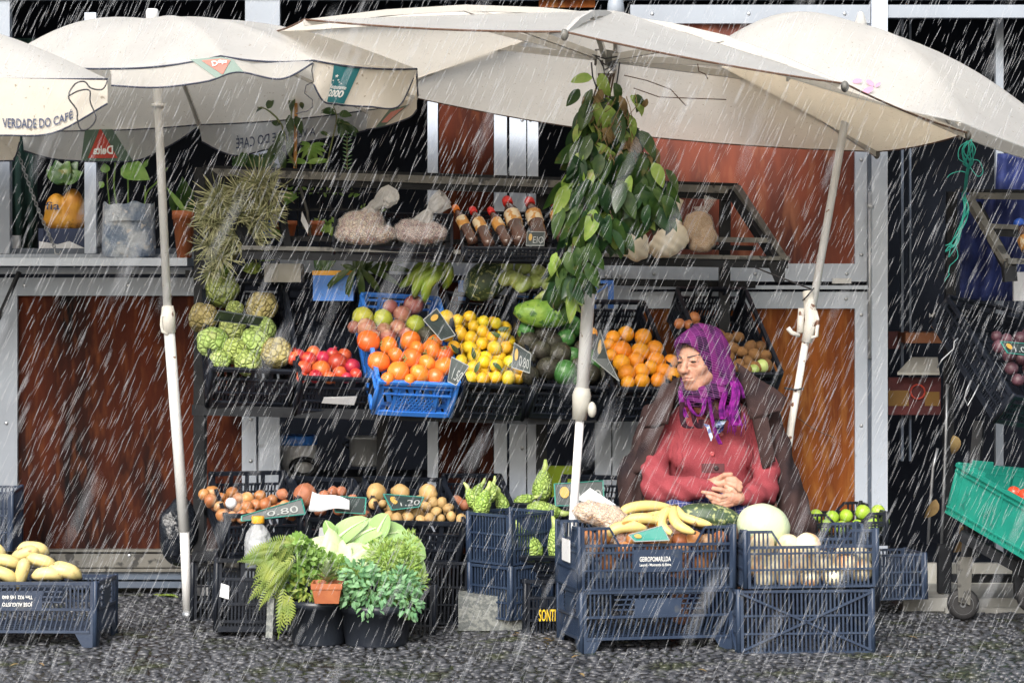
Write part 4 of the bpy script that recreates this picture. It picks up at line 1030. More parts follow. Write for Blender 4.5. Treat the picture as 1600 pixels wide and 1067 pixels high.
unit_pile('L2', [(476, 775, 20), (441, 772, 9), (520, 768, 9), (533, 768, 9), (506, 775, 10), (550, 785, 12), (560, 797, 12), (530, 795, 11), (500, 795, 12), (570, 805, 9)], me_sw, .035, 'sweet_potato', 'reddish sweet potato in the crate with the white paper', 'sweet potato', 'sweet potatoes in the second lower crate', lift=.02, squash=(1, .9, 1.1), rows='reddish sweet potato')
me_pt = [fruitmesh(.03, 'skin_potato', .12, 1.6, s, 'potato', nu=16, nv=12) for s in (1, 2, 3)]
for it, lb in (((588, 770, 17), 'large potato at the back left corner of the potato crate'), ((625, 769, 15), 'large potato directly behind the teal price card with an emblem'), ((669, 770, 16), 'large potato at the back right of the potato crate')):
    unit_pile('L3', [it], me_pt, .03, 'potato', lb, 'potato', 'large potatoes at the back of the crate', lift=.03, squash=(1.1, .8, .9), orient=lambda: (0, 0, rnd.uniform(0, 6)))
unit_pile('L3', scatter([(582, 786), (612, 786), (645, 780), (690, 782), (712, 795), (726, 812), (610, 812)], 8.7, 12, gap=.74), me_pt, .03, 'potato', 'small yellow brown potato in the lower tier crate', 'potato', 'small potatoes in the lower crate', lift=.018, squash=(1.1, .85, .95))
unit_pile('L3', scatter([(600, 792), (700, 790), (715, 808), (620, 808)], 10, 32, gap=.8), me_pt, .03, 'potato', 'small yellow brown potato in the lower tier crate', 'potato', 'small potatoes in the lower crate', lift=-.02)
unit_pile('L8', [(713, 783, 10), (726, 789, 9)], me_sw, .035, 'sweet_potato', 'reddish sweet potato right of the potato crate', 'sweet potato', 'sweet potatoes right of the potatoes', lift=.02)
# knobbly green fruit with a stalk
def knobbly(px, py, Y, s, ang, label):
    M = Matrix.Translation(at(px, py, Y)) @ Matrix.Rotation(ang, 4, 'Y')
    t = thing('knobbly_fruit', label, 'fruit', None, 'knobbly green fruit', M=M)
    mb = MB(); mb.lathe([(.0, -.075 * s), (.03 * s, -.068 * s), (.046 * s, -.035 * s), (.044 * s, .0), (.032 * s, .04 * s), (.016 * s, .065 * s), (0, .07 * s)], 20)
    mb.v = [tuple(Vector(v) * (1 + .06 * mn.noise(Vector(v) * 40))) for v in mb.v]
    part('flesh', mb, 'skin_knobbly', t, False)
    mb = MB(); mb.tube([(0, 0, .055 * s), (.004, 0, .085 * s), (.0, 0, .115 * s)], [.016 * s, .013 * s, .006 * s], 10); part('stalk', mb, 'skin_chayote', t, False)
for a in ((848, 758, 8.95, .9, .1, 'knobbly green fruit standing upright, topmost beside the white pole'), (826, 850, 8.58, .95, -.55, 'knobbly pale topped fruit leaning left in the tipped crate'),
          (872, 850, 8.58, .95, -.2, 'knobbly green fruit partly behind the banana crate'), (850, 800, 8.75, .95, 1.6, 'knobbly green fruit lying down behind the crate bar'),
          (755, 785, 8.62, .75, .3, 'knobbly green fruit in the upper stacked crate'), (738, 778, 8.7, .6, -.5, 'small knobbly fruit leaning at the left of the stacked crate'), (768, 768, 8.75, .55, .2, 'small knobbly fruit with a pointed stalk under the middle post'),
          (784, 785, 8.8, .6, -.3, 'knobbly fruit at the right of the upper stacked crate'), (820, 782, 8.9, .6, 1.2, 'knobbly fruit lying left of the topmost one'), (745, 770, 9.02, .6, .5, 'knobbly fruit in the crate below the middle post')):
    knobbly(*a)
# front crates
me_ob = [fruitmesh(.03, 'skin_onion', .08, 2, s + 20, 'onion', nu=18, nv=12) for s in (1, 2, 3)]
def free(items, meshes, r0, name, label, cat, group, squash=(1, 1, 1)):
    for (px, py, Y, r) in items:
        if 'banana crate' in group: Y += .045 * (px - 1000) / 120; py -= 5
        if 'right front crate' in group: Y -= .025
        o = bpy.data.objects.new(name, rnd.choice(meshes)); COL.objects.link(o); k = r / FPX * Y / r0
        o.matrix_world = rM(at(px, py, Y), tuple(k * q for q in squash)); MW[o.name] = o.matrix_world.copy(); tagit(o, label, cat, group)
free([(920, 846, 8.12, 13), (944, 842, 8.1, 13), (966, 843, 8.12, 12), (990, 845, 8.1, 13), (1012, 843, 8.12, 13), (1036, 848, 8.1, 14), (1062, 850, 8.12, 13), (1085, 846, 8.1, 13), (1106, 850, 8.12, 12), (1125, 846, 8.14, 12), (930, 862, 8.1, 14), (975, 864, 8.1, 14), (1020, 866, 8.1, 14), (1065, 868, 8.1, 14), (1110, 866, 8.1, 14), (950, 885, 8.1, 14), (1000, 888, 8.1, 14), (1050, 888, 8.1, 14), (1095, 886, 8.1, 14), (1010, 848, 8.2, 13), (1095, 852, 8.22, 13)],
     me_ob, .03, 'onion', 'pinkish brown onion in the crate with the printed plate', 'onion', 'onions in the banana crate')
me_gd = [fruitmesh(.045, 'skin_gourd', .07, 1.7, s, 'gourd', nu=20, nv=14) for s in (1, 2, 3)]
free([(1190, 851, 8.12, 20), (1232, 853, 8.14, 19), (1262, 852, 8.12, 20), (1180, 880, 8.1, 20), (1215, 884, 8.1, 21), (1250, 882, 8.1, 19), (1285, 880, 8.1, 20), (1320, 876, 8.1, 22), (1345, 890, 8.1, 19), (1300, 898, 8.08, 18), (1265, 902, 8.08, 17), (1230, 903, 8.08, 17), (1195, 902, 8.08, 17), (1325, 872, 8.2, 20), (1345, 872, 8.16, 18)],
     me_gd, .045, 'gourd', 'pale cream round gourd seen through the slats of the right front crate', 'gourd', 'gourds in the right front crate')
mb = MB(); mb.ell((0, 0, 0), (.098, .085, .082), nu=32, nv=22, fn=lambda u: 1 + .02 * mn.noise(u * 2))
single('melon', mb, 'skin_melon', 'large pale green white melon resting on the gourd crate', 'melon', M=Matrix.Translation(at(1193, 822, 8.2)) @ Matrix.Rotation(.25, 4, 'Y'))
mb = MB(); mb.ell((0, 0, 0), (.118, .055, .048), nu=30, nv=20, fn=lambda u: 1 + .03 * math.cos(8 * math.atan2(u.z, u.y)) - .08 * u.x)
single('squash', mb, 'skin_squash', 'long dark green speckled squash lying behind the bananas', 'squash', M=Matrix.Translation(at(1112, 808, 8.26)) @ Matrix.Rotation(.12, 4, 'Y'))
def banana(pts, r, m, label, group, cat='banana'):
    P = [cr([A3(p) for p in pts], t / 12) for t in range(13)]; c = sum(P, Vector()) / 13
    t_ = thing('banana', label, cat, P[6], group)
    rr_ = [r * (.42, .62, .85, .97, 1, 1, 1, 1, .98, .92, .78, .55, .34)[i] for i in range(13)]
    mb = MB(); mb.tube(P, rr_, 7); part('skin', mb, m, t_)
    e = (P[12] - P[11]).normalized(); s = (P[0] - P[1]).normalized()
    mb = MB(); mb.tube([P[12], P[12] + e * .006], [r * .34, r * .22], 7); part('tip', mb, 'banana_tip', t_)
    mb = MB(); mb.tube([P[0], P[0] + s * .012], [r * .42, r * .30], 7); part('stem', mb, 'banana_tip', t_)
GB = 'bananas on the front crate'
banana([(1048, 792, 8.22), (1010, 790, 8.2), (982, 795, 8.18), (966, 805, 8.16)], .021, 'skin_banana', 'spotted banana lying topmost on the front crate', GB)
banana([(1050, 800, 8.2), (1020, 808, 8.15), (992, 812, 8.14), (972, 812, 8.12)], .021, 'skin_banana', 'banana just under the topmost spotted one', GB)
banana([(1010, 826, 8.1), (985, 822, 8.08), (962, 826, 8.07), (948, 838, 8.06)], .022, 'skin_banana', 'banana at the lower left of the bunch touching the price card', GB)
banana([(1042, 816, 8.12), (1018, 810, 8.1), (990, 810, 8.1), (972, 818, 8.1)], .02, 'skin_banana', 'banana behind the teal price card', GB)
banana([(1050, 792, 8.17), (1035, 806, 8.12), (1034, 822, 8.08), (1050, 834, 8.05)], .02, 'skin_banana', 'upright banana left in the hand with the stem', GB)
banana([(1054, 792, 8.17), (1052, 808, 8.12), (1062, 822, 8.08), (1085, 832, 8.06)], .02, 'skin_banana', 'curved banana in the middle of the hand with the stem', GB)
banana([(1058, 792, 8.18), (1066, 806, 8.13), (1088, 814, 8.1), (1112, 820, 8.1)], .017, 'skin_banana', 'slim banana pointing right over the squash', GB)
GB2 = 'bananas heaped on the far left crate'
bl_ = [(8, 858, 30), (60, 868, -20), (30, 880, 10), (85, 880, 15), (118, 896, 12), (55, 895, -75), (95, 900, 0), (25, 900, 20), (2, 893, 60), (150, 893, 18), (-25, 870, 0), (-20, 895, 10), (72, 860, 5), (-50, 885, 0), (-40, 905, 15)]
bn_ = ['topmost at the left', 'right of the topmost one', 'directly under the topmost', 'on the right slope, upper', 'lowest at the right corner', 'standing upright at the front', 'lying level at the front', 'front, tilted left of the upright', 'front, steeply tilted at the left', 'pushed against the right corner', 'back left', 'left edge by the rim', 'top right', 'farthest left', 'bottom left']
for i, (x, y, a) in enumerate(bl_):
    ca, sa = math.cos(R(a)), math.sin(R(a)); Y = 8.22 + .003 * (900 - y); L_ = 23; x -= 20; x = min(x, 104)
    banana([(x - ca * L_, y - sa * L_, Y), (x - ca * 9, y - sa * 9 - 4, Y - .02), (x + ca * 9, y + sa * 9 - 4, Y - .02), (x + ca * L_, y + sa * L_ + 2, Y)], .024, 'skin_banana_pale', 'short yellow banana in the far left heap, ' + bn_[i], GB2)
free([(1275, 806, 8.95, 11), (1300, 808, 8.93, 11), (1322, 806, 8.95, 11), (1348, 800, 8.93, 12), (1372, 799, 8.95, 11), (1290, 822, 8.9, 11), (1315, 824, 8.9, 11), (1340, 822, 8.9, 11), (1365, 820, 8.9, 11), (1380, 815, 8.95, 10)],
     [fruitmesh(.028, 'skin_apple', .04, 2, 1, 'apple')], .028, 'apple', 'bright green apple in the crate behind the brown coat', 'apple', 'green apples behind the coat')
me_pp = [fruitmesh(.028, 'skin_purple', .12, 2, s, 'purple_potato', nu=14, nv=10) for s in (1, 2)]
unit_pile('R1', scatter([(1552, 526), (1610, 520), (1640, 560), (1640, 620), (1590, 600), (1572, 565)], 10, 4, gap=.75), me_pp, .028, 'purple_potato', 'dusty purple potato in the crate at the right edge', 'potato', 'purple potatoes at the right edge', lift=.02)
free([(1584, 770, 8.75, 11), (1602, 775, 8.72, 12), (1592, 790, 8.68, 12), (1552, 782, 8.68, 11), (1570, 790, 8.66, 11), (1612, 795, 8.66, 12)], [fruitmesh(.03, 'skin_tomato', .04, 2, 1, 'tomato')], .03, 'tomato', 'red tomato in the turquoise crate', 'tomato', 'tomatoes in the turquoise crate')

# ---------------------------------------------------------------- price cards
def card(corners, label, txt=None, frame=None, m='sign_slate', emblem=True, tw=.6, group='price cards'):
    """corners tl,tr,br,bl"""
    q = [A3(c) for c in corners]; n = (q[1] - q[0]).cross(q[3] - q[0]).normalized()
    if n.y > 0: n = -n
    t = thing('price_card', label, 'price card', (q[2] + q[3]) / 2, group)
    mb = MB(); mb.poly(q, .003, -n); part('board', mb, m, t)
    def P_(u, v, off=.002): return (q[0].lerp(q[1], u)).lerp(q[3].lerp(q[2], u), v) + n * off
    mb = MB()
    for a, b, c_, d in ((0, 0, 1, 0), (1, 0, 1, 1), (1, 1, 0, 1), (0, 1, 0, 0)): mb.bar(P_(a, b), P_(c_, d), .0014 if not frame else .005, .003)
    part('edge', mb, frame or 'chalk', t)
    if txt:
        vs, fs = text_geo(txt, 1, 1, .0); mb = MB(); mb.add([P_(.66 + x * tw, .6 - y * .48, .004) for x, y in vs], fs); part('lettering', mb, 'chalk', t)
    if emblem:
        mb = MB(); pts = [P_(.20 + .10 * math.cos(k * PI / 5), .42 + .26 * math.sin(k * PI / 5), .004) for k in range(10)]; mb.add(pts, [tuple(range(10))]); part('emblem', mb, 'gold', t)
card([(341, 485, 8.78), (411, 496, 8.80), (404, 508, 8.84), (335, 500, 8.84)], 'small black price card stuck among the cherimoyas', emblem=False, frame='sign_slate')
card([(683, 482, 8.86), (712, 524, 8.72), (690, 532, 8.78), (662, 500, 8.88)], 'dark price card leaning at the right rim of the blue crate', emblem=True)
card([(706, 558, 8.66), (733, 572, 8.62), (713, 602, 8.62), (700, 596, 8.64)], 'slate price card reading 1.50 beside the persimmons', '1.50', emblem=False, tw=.7)
card([(804, 536, 8.74), (830, 553, 8.68), (828, 583, 8.66), (800, 574, 8.70)], 'slate price card reading 0.80 right of the tangerines', '0.80', tw=.55)
card([(938, 516, 8.80), (950, 560, 8.72), (968, 596, 8.68), (925, 560, 8.74)], 'dark card wedged between avocados and oranges', emblem=True)
card([(378, 806, 8.46), (471, 779, 8.50), (477, 803, 8.48), (377, 814, 8.45)], 'slate price card reading 0.80 over the onions', '0.80', 'sign_teal', emblem=False, tw=.5)
card([(519, 775, 8.62), (572, 778, 8.62), (570, 803, 8.56), (524, 800, 8.56)], 'slate price card in a teal frame over the sweet potatoes', frame='sign_teal', emblem=False)
card([(599, 772, 8.74), (662, 777, 8.74), (655, 792, 8.66), (612, 797, 8.66)], 'teal price card with a round emblem over the potatoes', '1.20', 'sign_teal')
card([(982, 836, 8.04), (1034, 821, 8.06), (1046, 844, 8.03), (992, 846, 8.02)], 'teal price card leaning on the front bananas', m='sign_teal', emblem=True)
card([(866, 756, 8.8), (942, 751, 8.8), (944, 790, 8.75), (868, 790, 8.75)], 'teal price card with a portrait emblem behind the white pole', '0.90', 'sign_teal')
card([(824, 362, 8.84), (852, 363, 8.84), (850, 384, 8.82), (822, 384, 8.82)], 'small green card with a gold emblem in front of the sauce bottles', 'EIO', m='sign_slate')
card([(1563, 534, 8.72), (1612, 538, 8.76), (1612, 556, 8.7), (1574, 552, 8.66)], 'teal price card among the purple potatoes', '1.00', 'sign_teal')

# sheet of paper
mb = MB(); G = [[at(488 + 55 * u - 6 * v * (1 - u) + 3 * u, 768 + 30 * v * (1 - .1 * u) + 12 * u * (1 - v) + 2 * math.sin(u * 7), 8.56 - .02 * v + .01 * math.sin(u * 5)) for u in [i / 8 for i in range(9)]] for v in [j / 5 for j in range(6)]]
mb.grid(G, .002); single('paper_sheet', mb, 'paper', 'crumpled white paper over the sweet potatoes', 'paper')
mb = MB(); mb.poly([at(905, 776, 8.35), (at(922, 762, 8.4)), at(962, 788, 8.35), at(940, 792, 8.3)], .012, Vector((0, .3, -1)))
single('plastic_scoop', mb, 'paper', 'white plastic scoop lying beside the peanut bag', 'scoop')
mat('stone', (.11, .12, .12), (.2, .21, .2), 60, .6, .8, 120, lo=.45, hi=.55)
# ---------------------------------------------------------------- goods on the top tier
mat('film', (.80, .80, .80), rough=.2, alpha=.26, bump=1, bscale=30, bdist=.02, spec=.8)
mat('film_dense', (.80, .80, .80), rough=.25, alpha=.42, bump=1, bscale=60, bdist=.01, spec=.8)
voro(mat('beans', (.52, .36, .26), (.60, .48, .36), 14, .5, rv=0, dirt=(.34, .16, .13), dscale=40, dlo=.5, dhi=.56), 75, (.14, .07, .05), .10, 1, .006)
voro(mat('beans_red', (.42, .25, .22), (.58, .44, .38), 30, .5, dirt=(.30, .12, .12), dscale=60, dlo=.5, dhi=.55), 85, (.10, .05, .05), .10, 1, .006)
voro(mat('peanuts', (.66, .42, .22), (.60, .36, .18), 14, .45), 62, (.26, .13, .06), .09, 1, .006)
mat('flour', (.82, .74, .60), (.76, .68, .54), 9, .7, .4, 30)
mat('brown_sugar', (.50, .30, .11), (.42, .23, .08), 90, .7, .5, 200)
def bag(name, label, cat, blob, neck, m, tail=True, mat_neck='film_dense', k=.03, step=.006, cover=True, bumps=.0):
    """blob: list of (px,py,Y,rx,ry,rz m); neck: px,py,Y polyline with radii"""
    cs = [(A3(b[:3]), b[3:6]) for b in blob]; c0 = sum((c for c, r in cs), Vector()) / len(cs)
    t = thing(name, label, cat, c0)
    def f(P, off=0):
        d = None
        for c, r in cs:
            e = sE(P, c - c0, r); d = e if d is None else smin(d, e, k)
        d = d + .0035 * np.sin(P[..., 0] * 110 + P[..., 2] * 60) * np.sin(P[..., 2] * 95 + 1) + bumps * np.sin(P[..., 0] * 260) * np.sin(P[..., 2] * 240 + P[..., 1] * 200)
        return d - off
    R_ = max(max(r) for c, r in cs) + max((c - c0).length for c, r in cs) + .03
    part('contents', sdf_mb(lambda P: f(P), (-R_,) * 3, (R_,) * 3, step), m, t, False)
    if cover:
        part('film', sdf_mb(lambda P: f(P, .0045), (-R_,) * 3, (R_,) * 3, step), 'film', t, False)
    if neck:
        pts = [A3(n[:3]) for n in neck]; mb = MB(); K = 26; rows = []
        for i in range(len(pts) * 4 - 3):
            tt = i / (len(pts) * 4 - 4); p = cr(pts, tt); r = float(np.interp(tt, [j / (len(neck) - 1) for j in range(len(neck))], [n[3] for n in neck]))
            d = (cr(pts, min(1, tt + .05)) - cr(pts, max(0, tt - .05))).normalized(); a = d.cross(Vector((0, 1, 0))).normalized(); b = d.cross(a)
            rows.append([p + (a * math.cos(q) + b * math.sin(q) * .7) * r * (1 + .22 * math.sin(q * 6 + tt * 2) + .1 * math.sin(q * 11)) for q in [2 * PI * j / K for j in range(K + 1)]])
        mb.grid(rows); part('neck', mb, mat_neck, t)
    return t
bag('bean_bag', 'clear plastic bag of pale speckled beans with a flared knot', 'bag', [(572, 366, 8.9, .125, .07, .045), (560, 350, 8.93, .08, .06, .05), (580, 345, 8.95, .05, .05, .05)],
    [(575, 348, 8.93, .055), (582, 325, 8.92, .018), (590, 318, 8.9, .02), (606, 308, 8.88, .04), (614, 318, 8.86, .022)], 'beans')
bag('bean_bag', 'clear plastic bag of reddish beans with its neck leaning right', 'bag', [(658, 367, 8.9, .10, .06, .038), (640, 358, 8.93, .06, .05, .04), (675, 362, 8.93, .05, .05, .035)],
    [(655, 358, 8.93, .045), (672, 330, 8.92, .014), (680, 322, 8.9, .03), (696, 310, 8.88, .036)], 'beans_red')
bag('peanut_bag', 'plastic bag packed with peanuts on the front crate', 'bag', [(935, 802, 8.15, .075, .05, .035), (958, 812, 8.14, .055, .05, .035), (962, 838, 8.12, .04, .04, .04), (918, 798, 8.16, .05, .045, .032)], [(980, 815, 8.13, .03), (992, 820, 8.12, .008)], 'peanuts', bumps=.003, step=.004)
bag('flour_bag', 'cream bag of flour hanging over the shelf edge behind the leaves', 'bag', [(987, 380, 8.82, .068, .05, .055), (997, 396, 8.84, .040, .04, .030), (970, 372, 8.88, .04, .04, .03)], None, 'flour', cover=False, step=.006)
bag('flour_bag', 'cream bag of flour with a bunched neck at the right of the leaves', 'bag', [(1050, 372, 8.92, .068, .05, .060), (1034, 388, 8.92, .055, .05, .040), (1053, 348, 8.98, .032, .03, .035)], [(1050, 345, 8.98, .022), (1056, 322, 9.0, .018), (1060, 310, 9.0, .02)], 'flour', cover=False, mat_neck='flour')
bag('sugar_bag', 'clear bag of coarse brown sugar at the right end of the shelf', 'bag', [(1092, 345, 8.97, .052, .045, .038), (1083, 362, 8.95, .04, .045, .04), (1105, 370, 8.95, .04, .045, .04), (1095, 385, 8.93, .042, .04, .022)], [(1090, 335, 9.0, .03), (1104, 325, 9.0, .012), (1110, 308, 9.0, .022)], 'brown_sugar', mat_neck='film', step=.005)
# sauce bottles lying in a black tray
crate('T1', (722, 386, 8.84), (880, 388, 8.86), (700, 330, 9.12), .06, 'dense', 'black_plastic', 'shallow black tray under the red capped bottles', 'trays on the top tier')
crate('T2', (520, 384, 8.86), (706, 388, 8.88), (515, 330, 9.1), .05, 'dense', 'black_plastic', 'shallow black tray under the two bean bags', 'trays on the top tier')
mat('sauce', (.07, .035, .025), (.12, .06, .045), 12, .15, spec=.7, coat=.5)
mat('bottle_label', (.70, .58, .40), (.55, .26, .06), 26, .4, lo=.5, hi=.54)
mat('cap_red', (.62, .025, .02), rough=.3); mat('cap_orange', (.75, .2, .02), rough=.3); mat('cap_blue', (.03, .12, .6), rough=.3); mat('cap_yellow', (.75, .36, .02), rough=.35)
def bottle(capp, bot, s, label, cap='cap_red', body='sauce', group='sauce bottles with red caps'):
    a = A3(bot); b = A3(capp); d = (b - a); L = d.length; d.normalize(); M = d.to_track_quat('Z', 'Y').to_matrix().to_4x4(); M.translation = a
    t = thing('sauce_bottle', label, 'bottle', None, group, M=M); r = .028 * s
    mb = MB(); mb.lathe([(.0, 0), (r * .9, .003), (r, .02), (r, L * .30), (r * .93, L * .34), (r, L * .38), (r, L * .62), (r * .92, L * .70), (r * .5, L * .82), (r * .42, L * .88)], 20); part('body', mb, body, t, False)
    mb = MB(); mb.lathe([(r + .0008, L * .42), (r + .0012, L * .43), (r + .0012, L * .64), (r + .0008, L * .65)], 20); part('label', mb, 'bottle_label', t, False)
    mb = MB(); mb.lathe([(r * .5, L * .86), (r * .64, L * .87), (r * .64, L * .96), (r * .45, L), (0, L * 1.01)], 16); part('cap', mb, cap, t, False)
for (c, b, s, l_, cp) in (((710, 322, 9.06), (740, 380, 8.92), .8, 'small sauce bottle with an orange cap, leftmost in the row', 'cap_orange'), ((737, 325, 9.06), (766, 384, 8.9), .85, 'sauce bottle with a lettered red cap, second from the left', 'cap_red'),
                         ((765, 326, 9.06), (795, 382, 8.9), .8, 'small sauce bottle third from the left, before the big ones', 'cap_red'), ((791, 310, 9.12), (815, 380, 8.92), 1.15, 'big sauce bottle directly left of the green card', 'cap_red'),
                         ((826, 311, 9.12), (846, 376, 8.96), 1.15, 'big sauce bottle behind the green card', 'cap_red'), ((865, 311, 9.12), (882, 376, 8.96), 1.1, 'big sauce bottle half hidden by the hanging leaves', 'cap_red')):
    bottle(c, b, s, l_, cp)
bottle((1590, 344, 9.05), (1625, 420, 8.95), 1.3, 'dark red bottle with a blue cap at the right edge', 'cap_blue', 'sauce', None)
# clear bottle with yellow cap
t = thing('water_bottle', 'clear ribbed plastic bottle with a yellow cap under the onions', 'bottle', at(403, 872, 8.42))
mat('clear_plastic', (.75, .78, .82), rough=.12, alpha=.42, bump=1, bscale=40, bdist=.02, spec=.9)
mb = MB(); mb.lathe([(.045, 0), (.052, .01), (.050, .035), (.052, .05), (.050, .07), (.044, .095), (.028, .118), (.018, .128), (.016, .138)], 20, Matrix.Translation(at(403, 872, 8.42))); part('body', mb, 'clear_plastic', t)
mb = MB(); mb.lathe([(.023, .132), (.024, .134), (.024, .154), (.022, .158), (0, .158)], 18, Matrix.Translation(at(403, 872, 8.42))); part('cap', mb, 'cap_yellow', t)
mb = MB(); mb.lathe([(.035, .003), (.044, .01), (.043, .06), (.03, .085), (0, .09)], 14, Matrix.Translation(at(403, 872, 8.42))); part('contents', mb, 'galvanised', t)

# ---------------------------------------------------------------- plants
def airplant():
    t = thing('air_plant_cluster', 'big shaggy cluster of grey green air plants hanging at the left end of the rack', 'plant', at(360, 400, 9.0))
    rr = random.Random(4)
    core = MB()
    for (x, y) in ((345, 315), (390, 300), (340, 350), (385, 340), (350, 385), (330, 335), (405, 320)):
        core.ell(tuple(at(x, y, 9.02)), (.07, .05, .06), nu=12, nv=8, fn=lambda u: 1 + .3 * mn.noise(u * 3 + Vector((x, y, 0))))
    part('root_mass', core, 'tilland_core', t)
    for (x, y, s, n) in ((342, 312, 1.1, 60), (405, 288, 1.0, 60), (425, 300, .9, 40), (372, 335, .9, 50), (400, 345, 1.1, 60), (338, 350, 1, 50), (365, 372, 1.0, 50), (330, 385, .9, 45), (395, 375, .9, 40), (345, 405, .9, 40), (375, 300, .8, 40), (320, 335, .8, 30), (418, 330, .9, 40), (330, 425, .6, 30)):
        c = at(x, y, 8.97); mb = MB()
        for _ in range(int(n * 1.5)):
            d = rdir(rr); d = Vector((d.x, -abs(d.y) * .9 + .1, d.z)).normalized(); L = rr.uniform(.06, .115) * s; bend = Vector((0, 0, -rr.uniform(-.015, .04)))
            leafshape(mb, c, d, Vector((0, -1, .5)), L * 1.15, .0042, rr.uniform(-1.2, 1.8), seg=5, fold=.3, shape=.5)
        part('rosette', mb, 'tilland', t)
airplant()
def leafbunch():
    t = thing('leaf_bunch', 'big bunch of broad green leaves tied upside down to the white pole', 'leaves', at(945, 110, 8.35))
    rr = random.Random(12); st = MB(); g1, g2, g3 = MB(), MB(), MB(); tops = at(948, 115, 8.34)
    paths = []
    for i in range(16):
        u = i / 15; ex = 880 + 165 * u + rr.uniform(-8, 8); ey = rr.uniform(320, 375) - 60 * max(0, u - .35)
        if i < 4: ex = 875 + i * 12; ey = 455 - i * 12
        Y = 8.3 + rr.uniform(-.10, .06)
        pts = [tops + Vector((rr.uniform(-.03, .03), 0, 0)), at(940 + (u - .5) * 40, 180, 8.33), at(935 + (u - .5) * 110, 250, (8.32 + Y) / 2), at(ex, ey, Y)]
        if i < 4: pts[2] = at(900 + i * 8, 290, Y)
        P = [cr(pts, q / 10) for q in range(11)]; paths.append(P); st.tube(P, [.004] * 6 + [.003] * 4 + [.001], 5)
    part('stems', st, 'bark', t)
    def L_(g, p, d, L, w): leafshape(g, p, d, Vector((rr.uniform(-1.3, 1.3), -1, rr.uniform(-.3, .6))), L, w, rr.uniform(.0, 1.5), seg=6, fold=.12, shape=.8)
    for P in paths:
        for q in range(3, 11):
            for _ in range(9 if q > 5 else 4):
                p = P[q] + Vector((rr.uniform(-.035, .035), rr.uniform(-.06, .09), rr.uniform(-.02, .05)))
                side_ = rr.uniform(-.75, .75); d = Vector((side_, rr.uniform(-.3, .1), -1)).normalized()
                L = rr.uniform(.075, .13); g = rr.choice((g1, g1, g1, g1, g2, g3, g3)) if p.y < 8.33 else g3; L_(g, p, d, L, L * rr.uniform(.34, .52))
    for (x, y, dx, dz, L) in ((925, 122, -1, .0, .085), (940, 115, .1, -1, .10), (925, 140, -.4, -1, .11), (905, 140, -.6, -.8, .08), (985, 150, .7, -.5, .1), (995, 148, .4, -1, .08), (935, 160, -.3, -1, .12), (960, 130, .5, -1, .09), (950, 165, .1, -1, .12), (1000, 205, .6, -1, .12), (905, 225, -.7, -.7, .12), (985, 180, .2, -1, .1), (1020, 255, .5, -1, .1), (1040, 265, .5, -.7, .1), (885, 290, -.4, -1, .12), (920, 160, -.3, -1, .11), (965, 175, .1, -1, .12)):
        L_(g2 if rr.random() < .5 else g1, at(x, y, 8.24), Vector((dx, -.1, dz)), L, L * .5)
    for (x, y, dx, dz, L) in ((905, 440, -.2, -1, .12), (890, 470, .1, -1, .12), (885, 420, -.3, -1, .12), (895, 455, .3, -.9, .1), (878, 435, 0, -1, .12), (865, 420, -.2, -1, .11), (985, 340, .1, -1, .12), (950, 350, .1, -1, .11), (1030, 330, .1, -1, .10), (1045, 300, .4, -1, .09), (875, 300, -.5, -1, .12), (880, 340, -.4, -1, .12)):
        L_(rr.choice((g1, g2)), at(x, y - 15, 8.24), Vector((dx, -.1, dz)), L, L * .45)
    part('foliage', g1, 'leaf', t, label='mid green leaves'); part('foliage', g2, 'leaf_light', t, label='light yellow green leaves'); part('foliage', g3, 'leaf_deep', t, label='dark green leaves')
    dr = MB()
    for _ in range(26): leafshape(dr, at(rr.uniform(905, 1020), rr.uniform(150, 300), 8.25), Vector((rr.uniform(-.6, .6), -.2, -1)), Vector((.4, -1, 0)), rr.uniform(.04, .09), .022, rr.uniform(.8, 2.2))
    for _ in range(20):
        x = rr.uniform(915, 1000); y = rr.uniform(130, 250); dr.tube([at(x, y, 8.24), at(x + rr.uniform(-14, 14), y + 18, 8.22), at(x + rr.uniform(-25, 25), y + rr.uniform(25, 50), 8.24)], .0018, 4)
    for (x, y, dx) in ((930, 150, .2), (950, 160, .1), (968, 150, .5), (985, 215, .4), (1005, 240, .6), (940, 140, -.3), (970, 235, -.2), (1015, 225, .7), (960, 185, 0), (905, 235, -.5)):
        leafshape(dr, at(x, y, 8.25), Vector((dx, -.2, -1)), Vector((.3, -1, 0)), rr.uniform(.06, .12), .03, 1.2)
    part('dry_leaves', dr, 'leaf_dry', t, label='curled brown leaves')
    tie = MB()
    for k in range(4): tie.tube([at(926 + 5 * k, 86 + k * 3, 8.38), at(945, 92 + 9 * k, 8.30), at(968 - 2 * k, 88 + k * 5, 8.38)], .003, 5)
    tie.tube([at(968, 98, 8.33), at(966, 115, 8.32), at(962, 140, 8.32)], .003, 5); tie.tube([at(924, 98, 8.33), at(926, 120, 8.32), at(933, 140, 8.32)], .003, 5)
    part('tie', tie, 'string', t)
leafbunch()
def plant(name, label, base, stems, leaves, m='leaf', stemm='stem', pot=None, group=None, cat='plant'):
    """stems: list of px polylines; leaves: (px,py,Y,dx,dz,L,W[,curl])"""
    t = thing(name, label, cat, A3(base), group); mb = MB()
    for s in stems: mb.tube([cr([A3(p) for p in s[:-1]], i / 10) for i in range(11)], [s[-1]] * 8 + [s[-1] * .7] * 3, 6)
    part('stem', mb, stemm, t); g = MB()
    for l in leaves: leafshape(g, at(l[0], l[1], l[2]), Vector((l[3], rnd.uniform(-.35, .1), l[4])), Vector((rnd.uniform(-.3, .3), -1, .5)), l[5], l[6], l[7] if len(l) > 7 else .4, seg=6)
    part('foliage', g, m, t)
    if pot: pot(t)
    return t
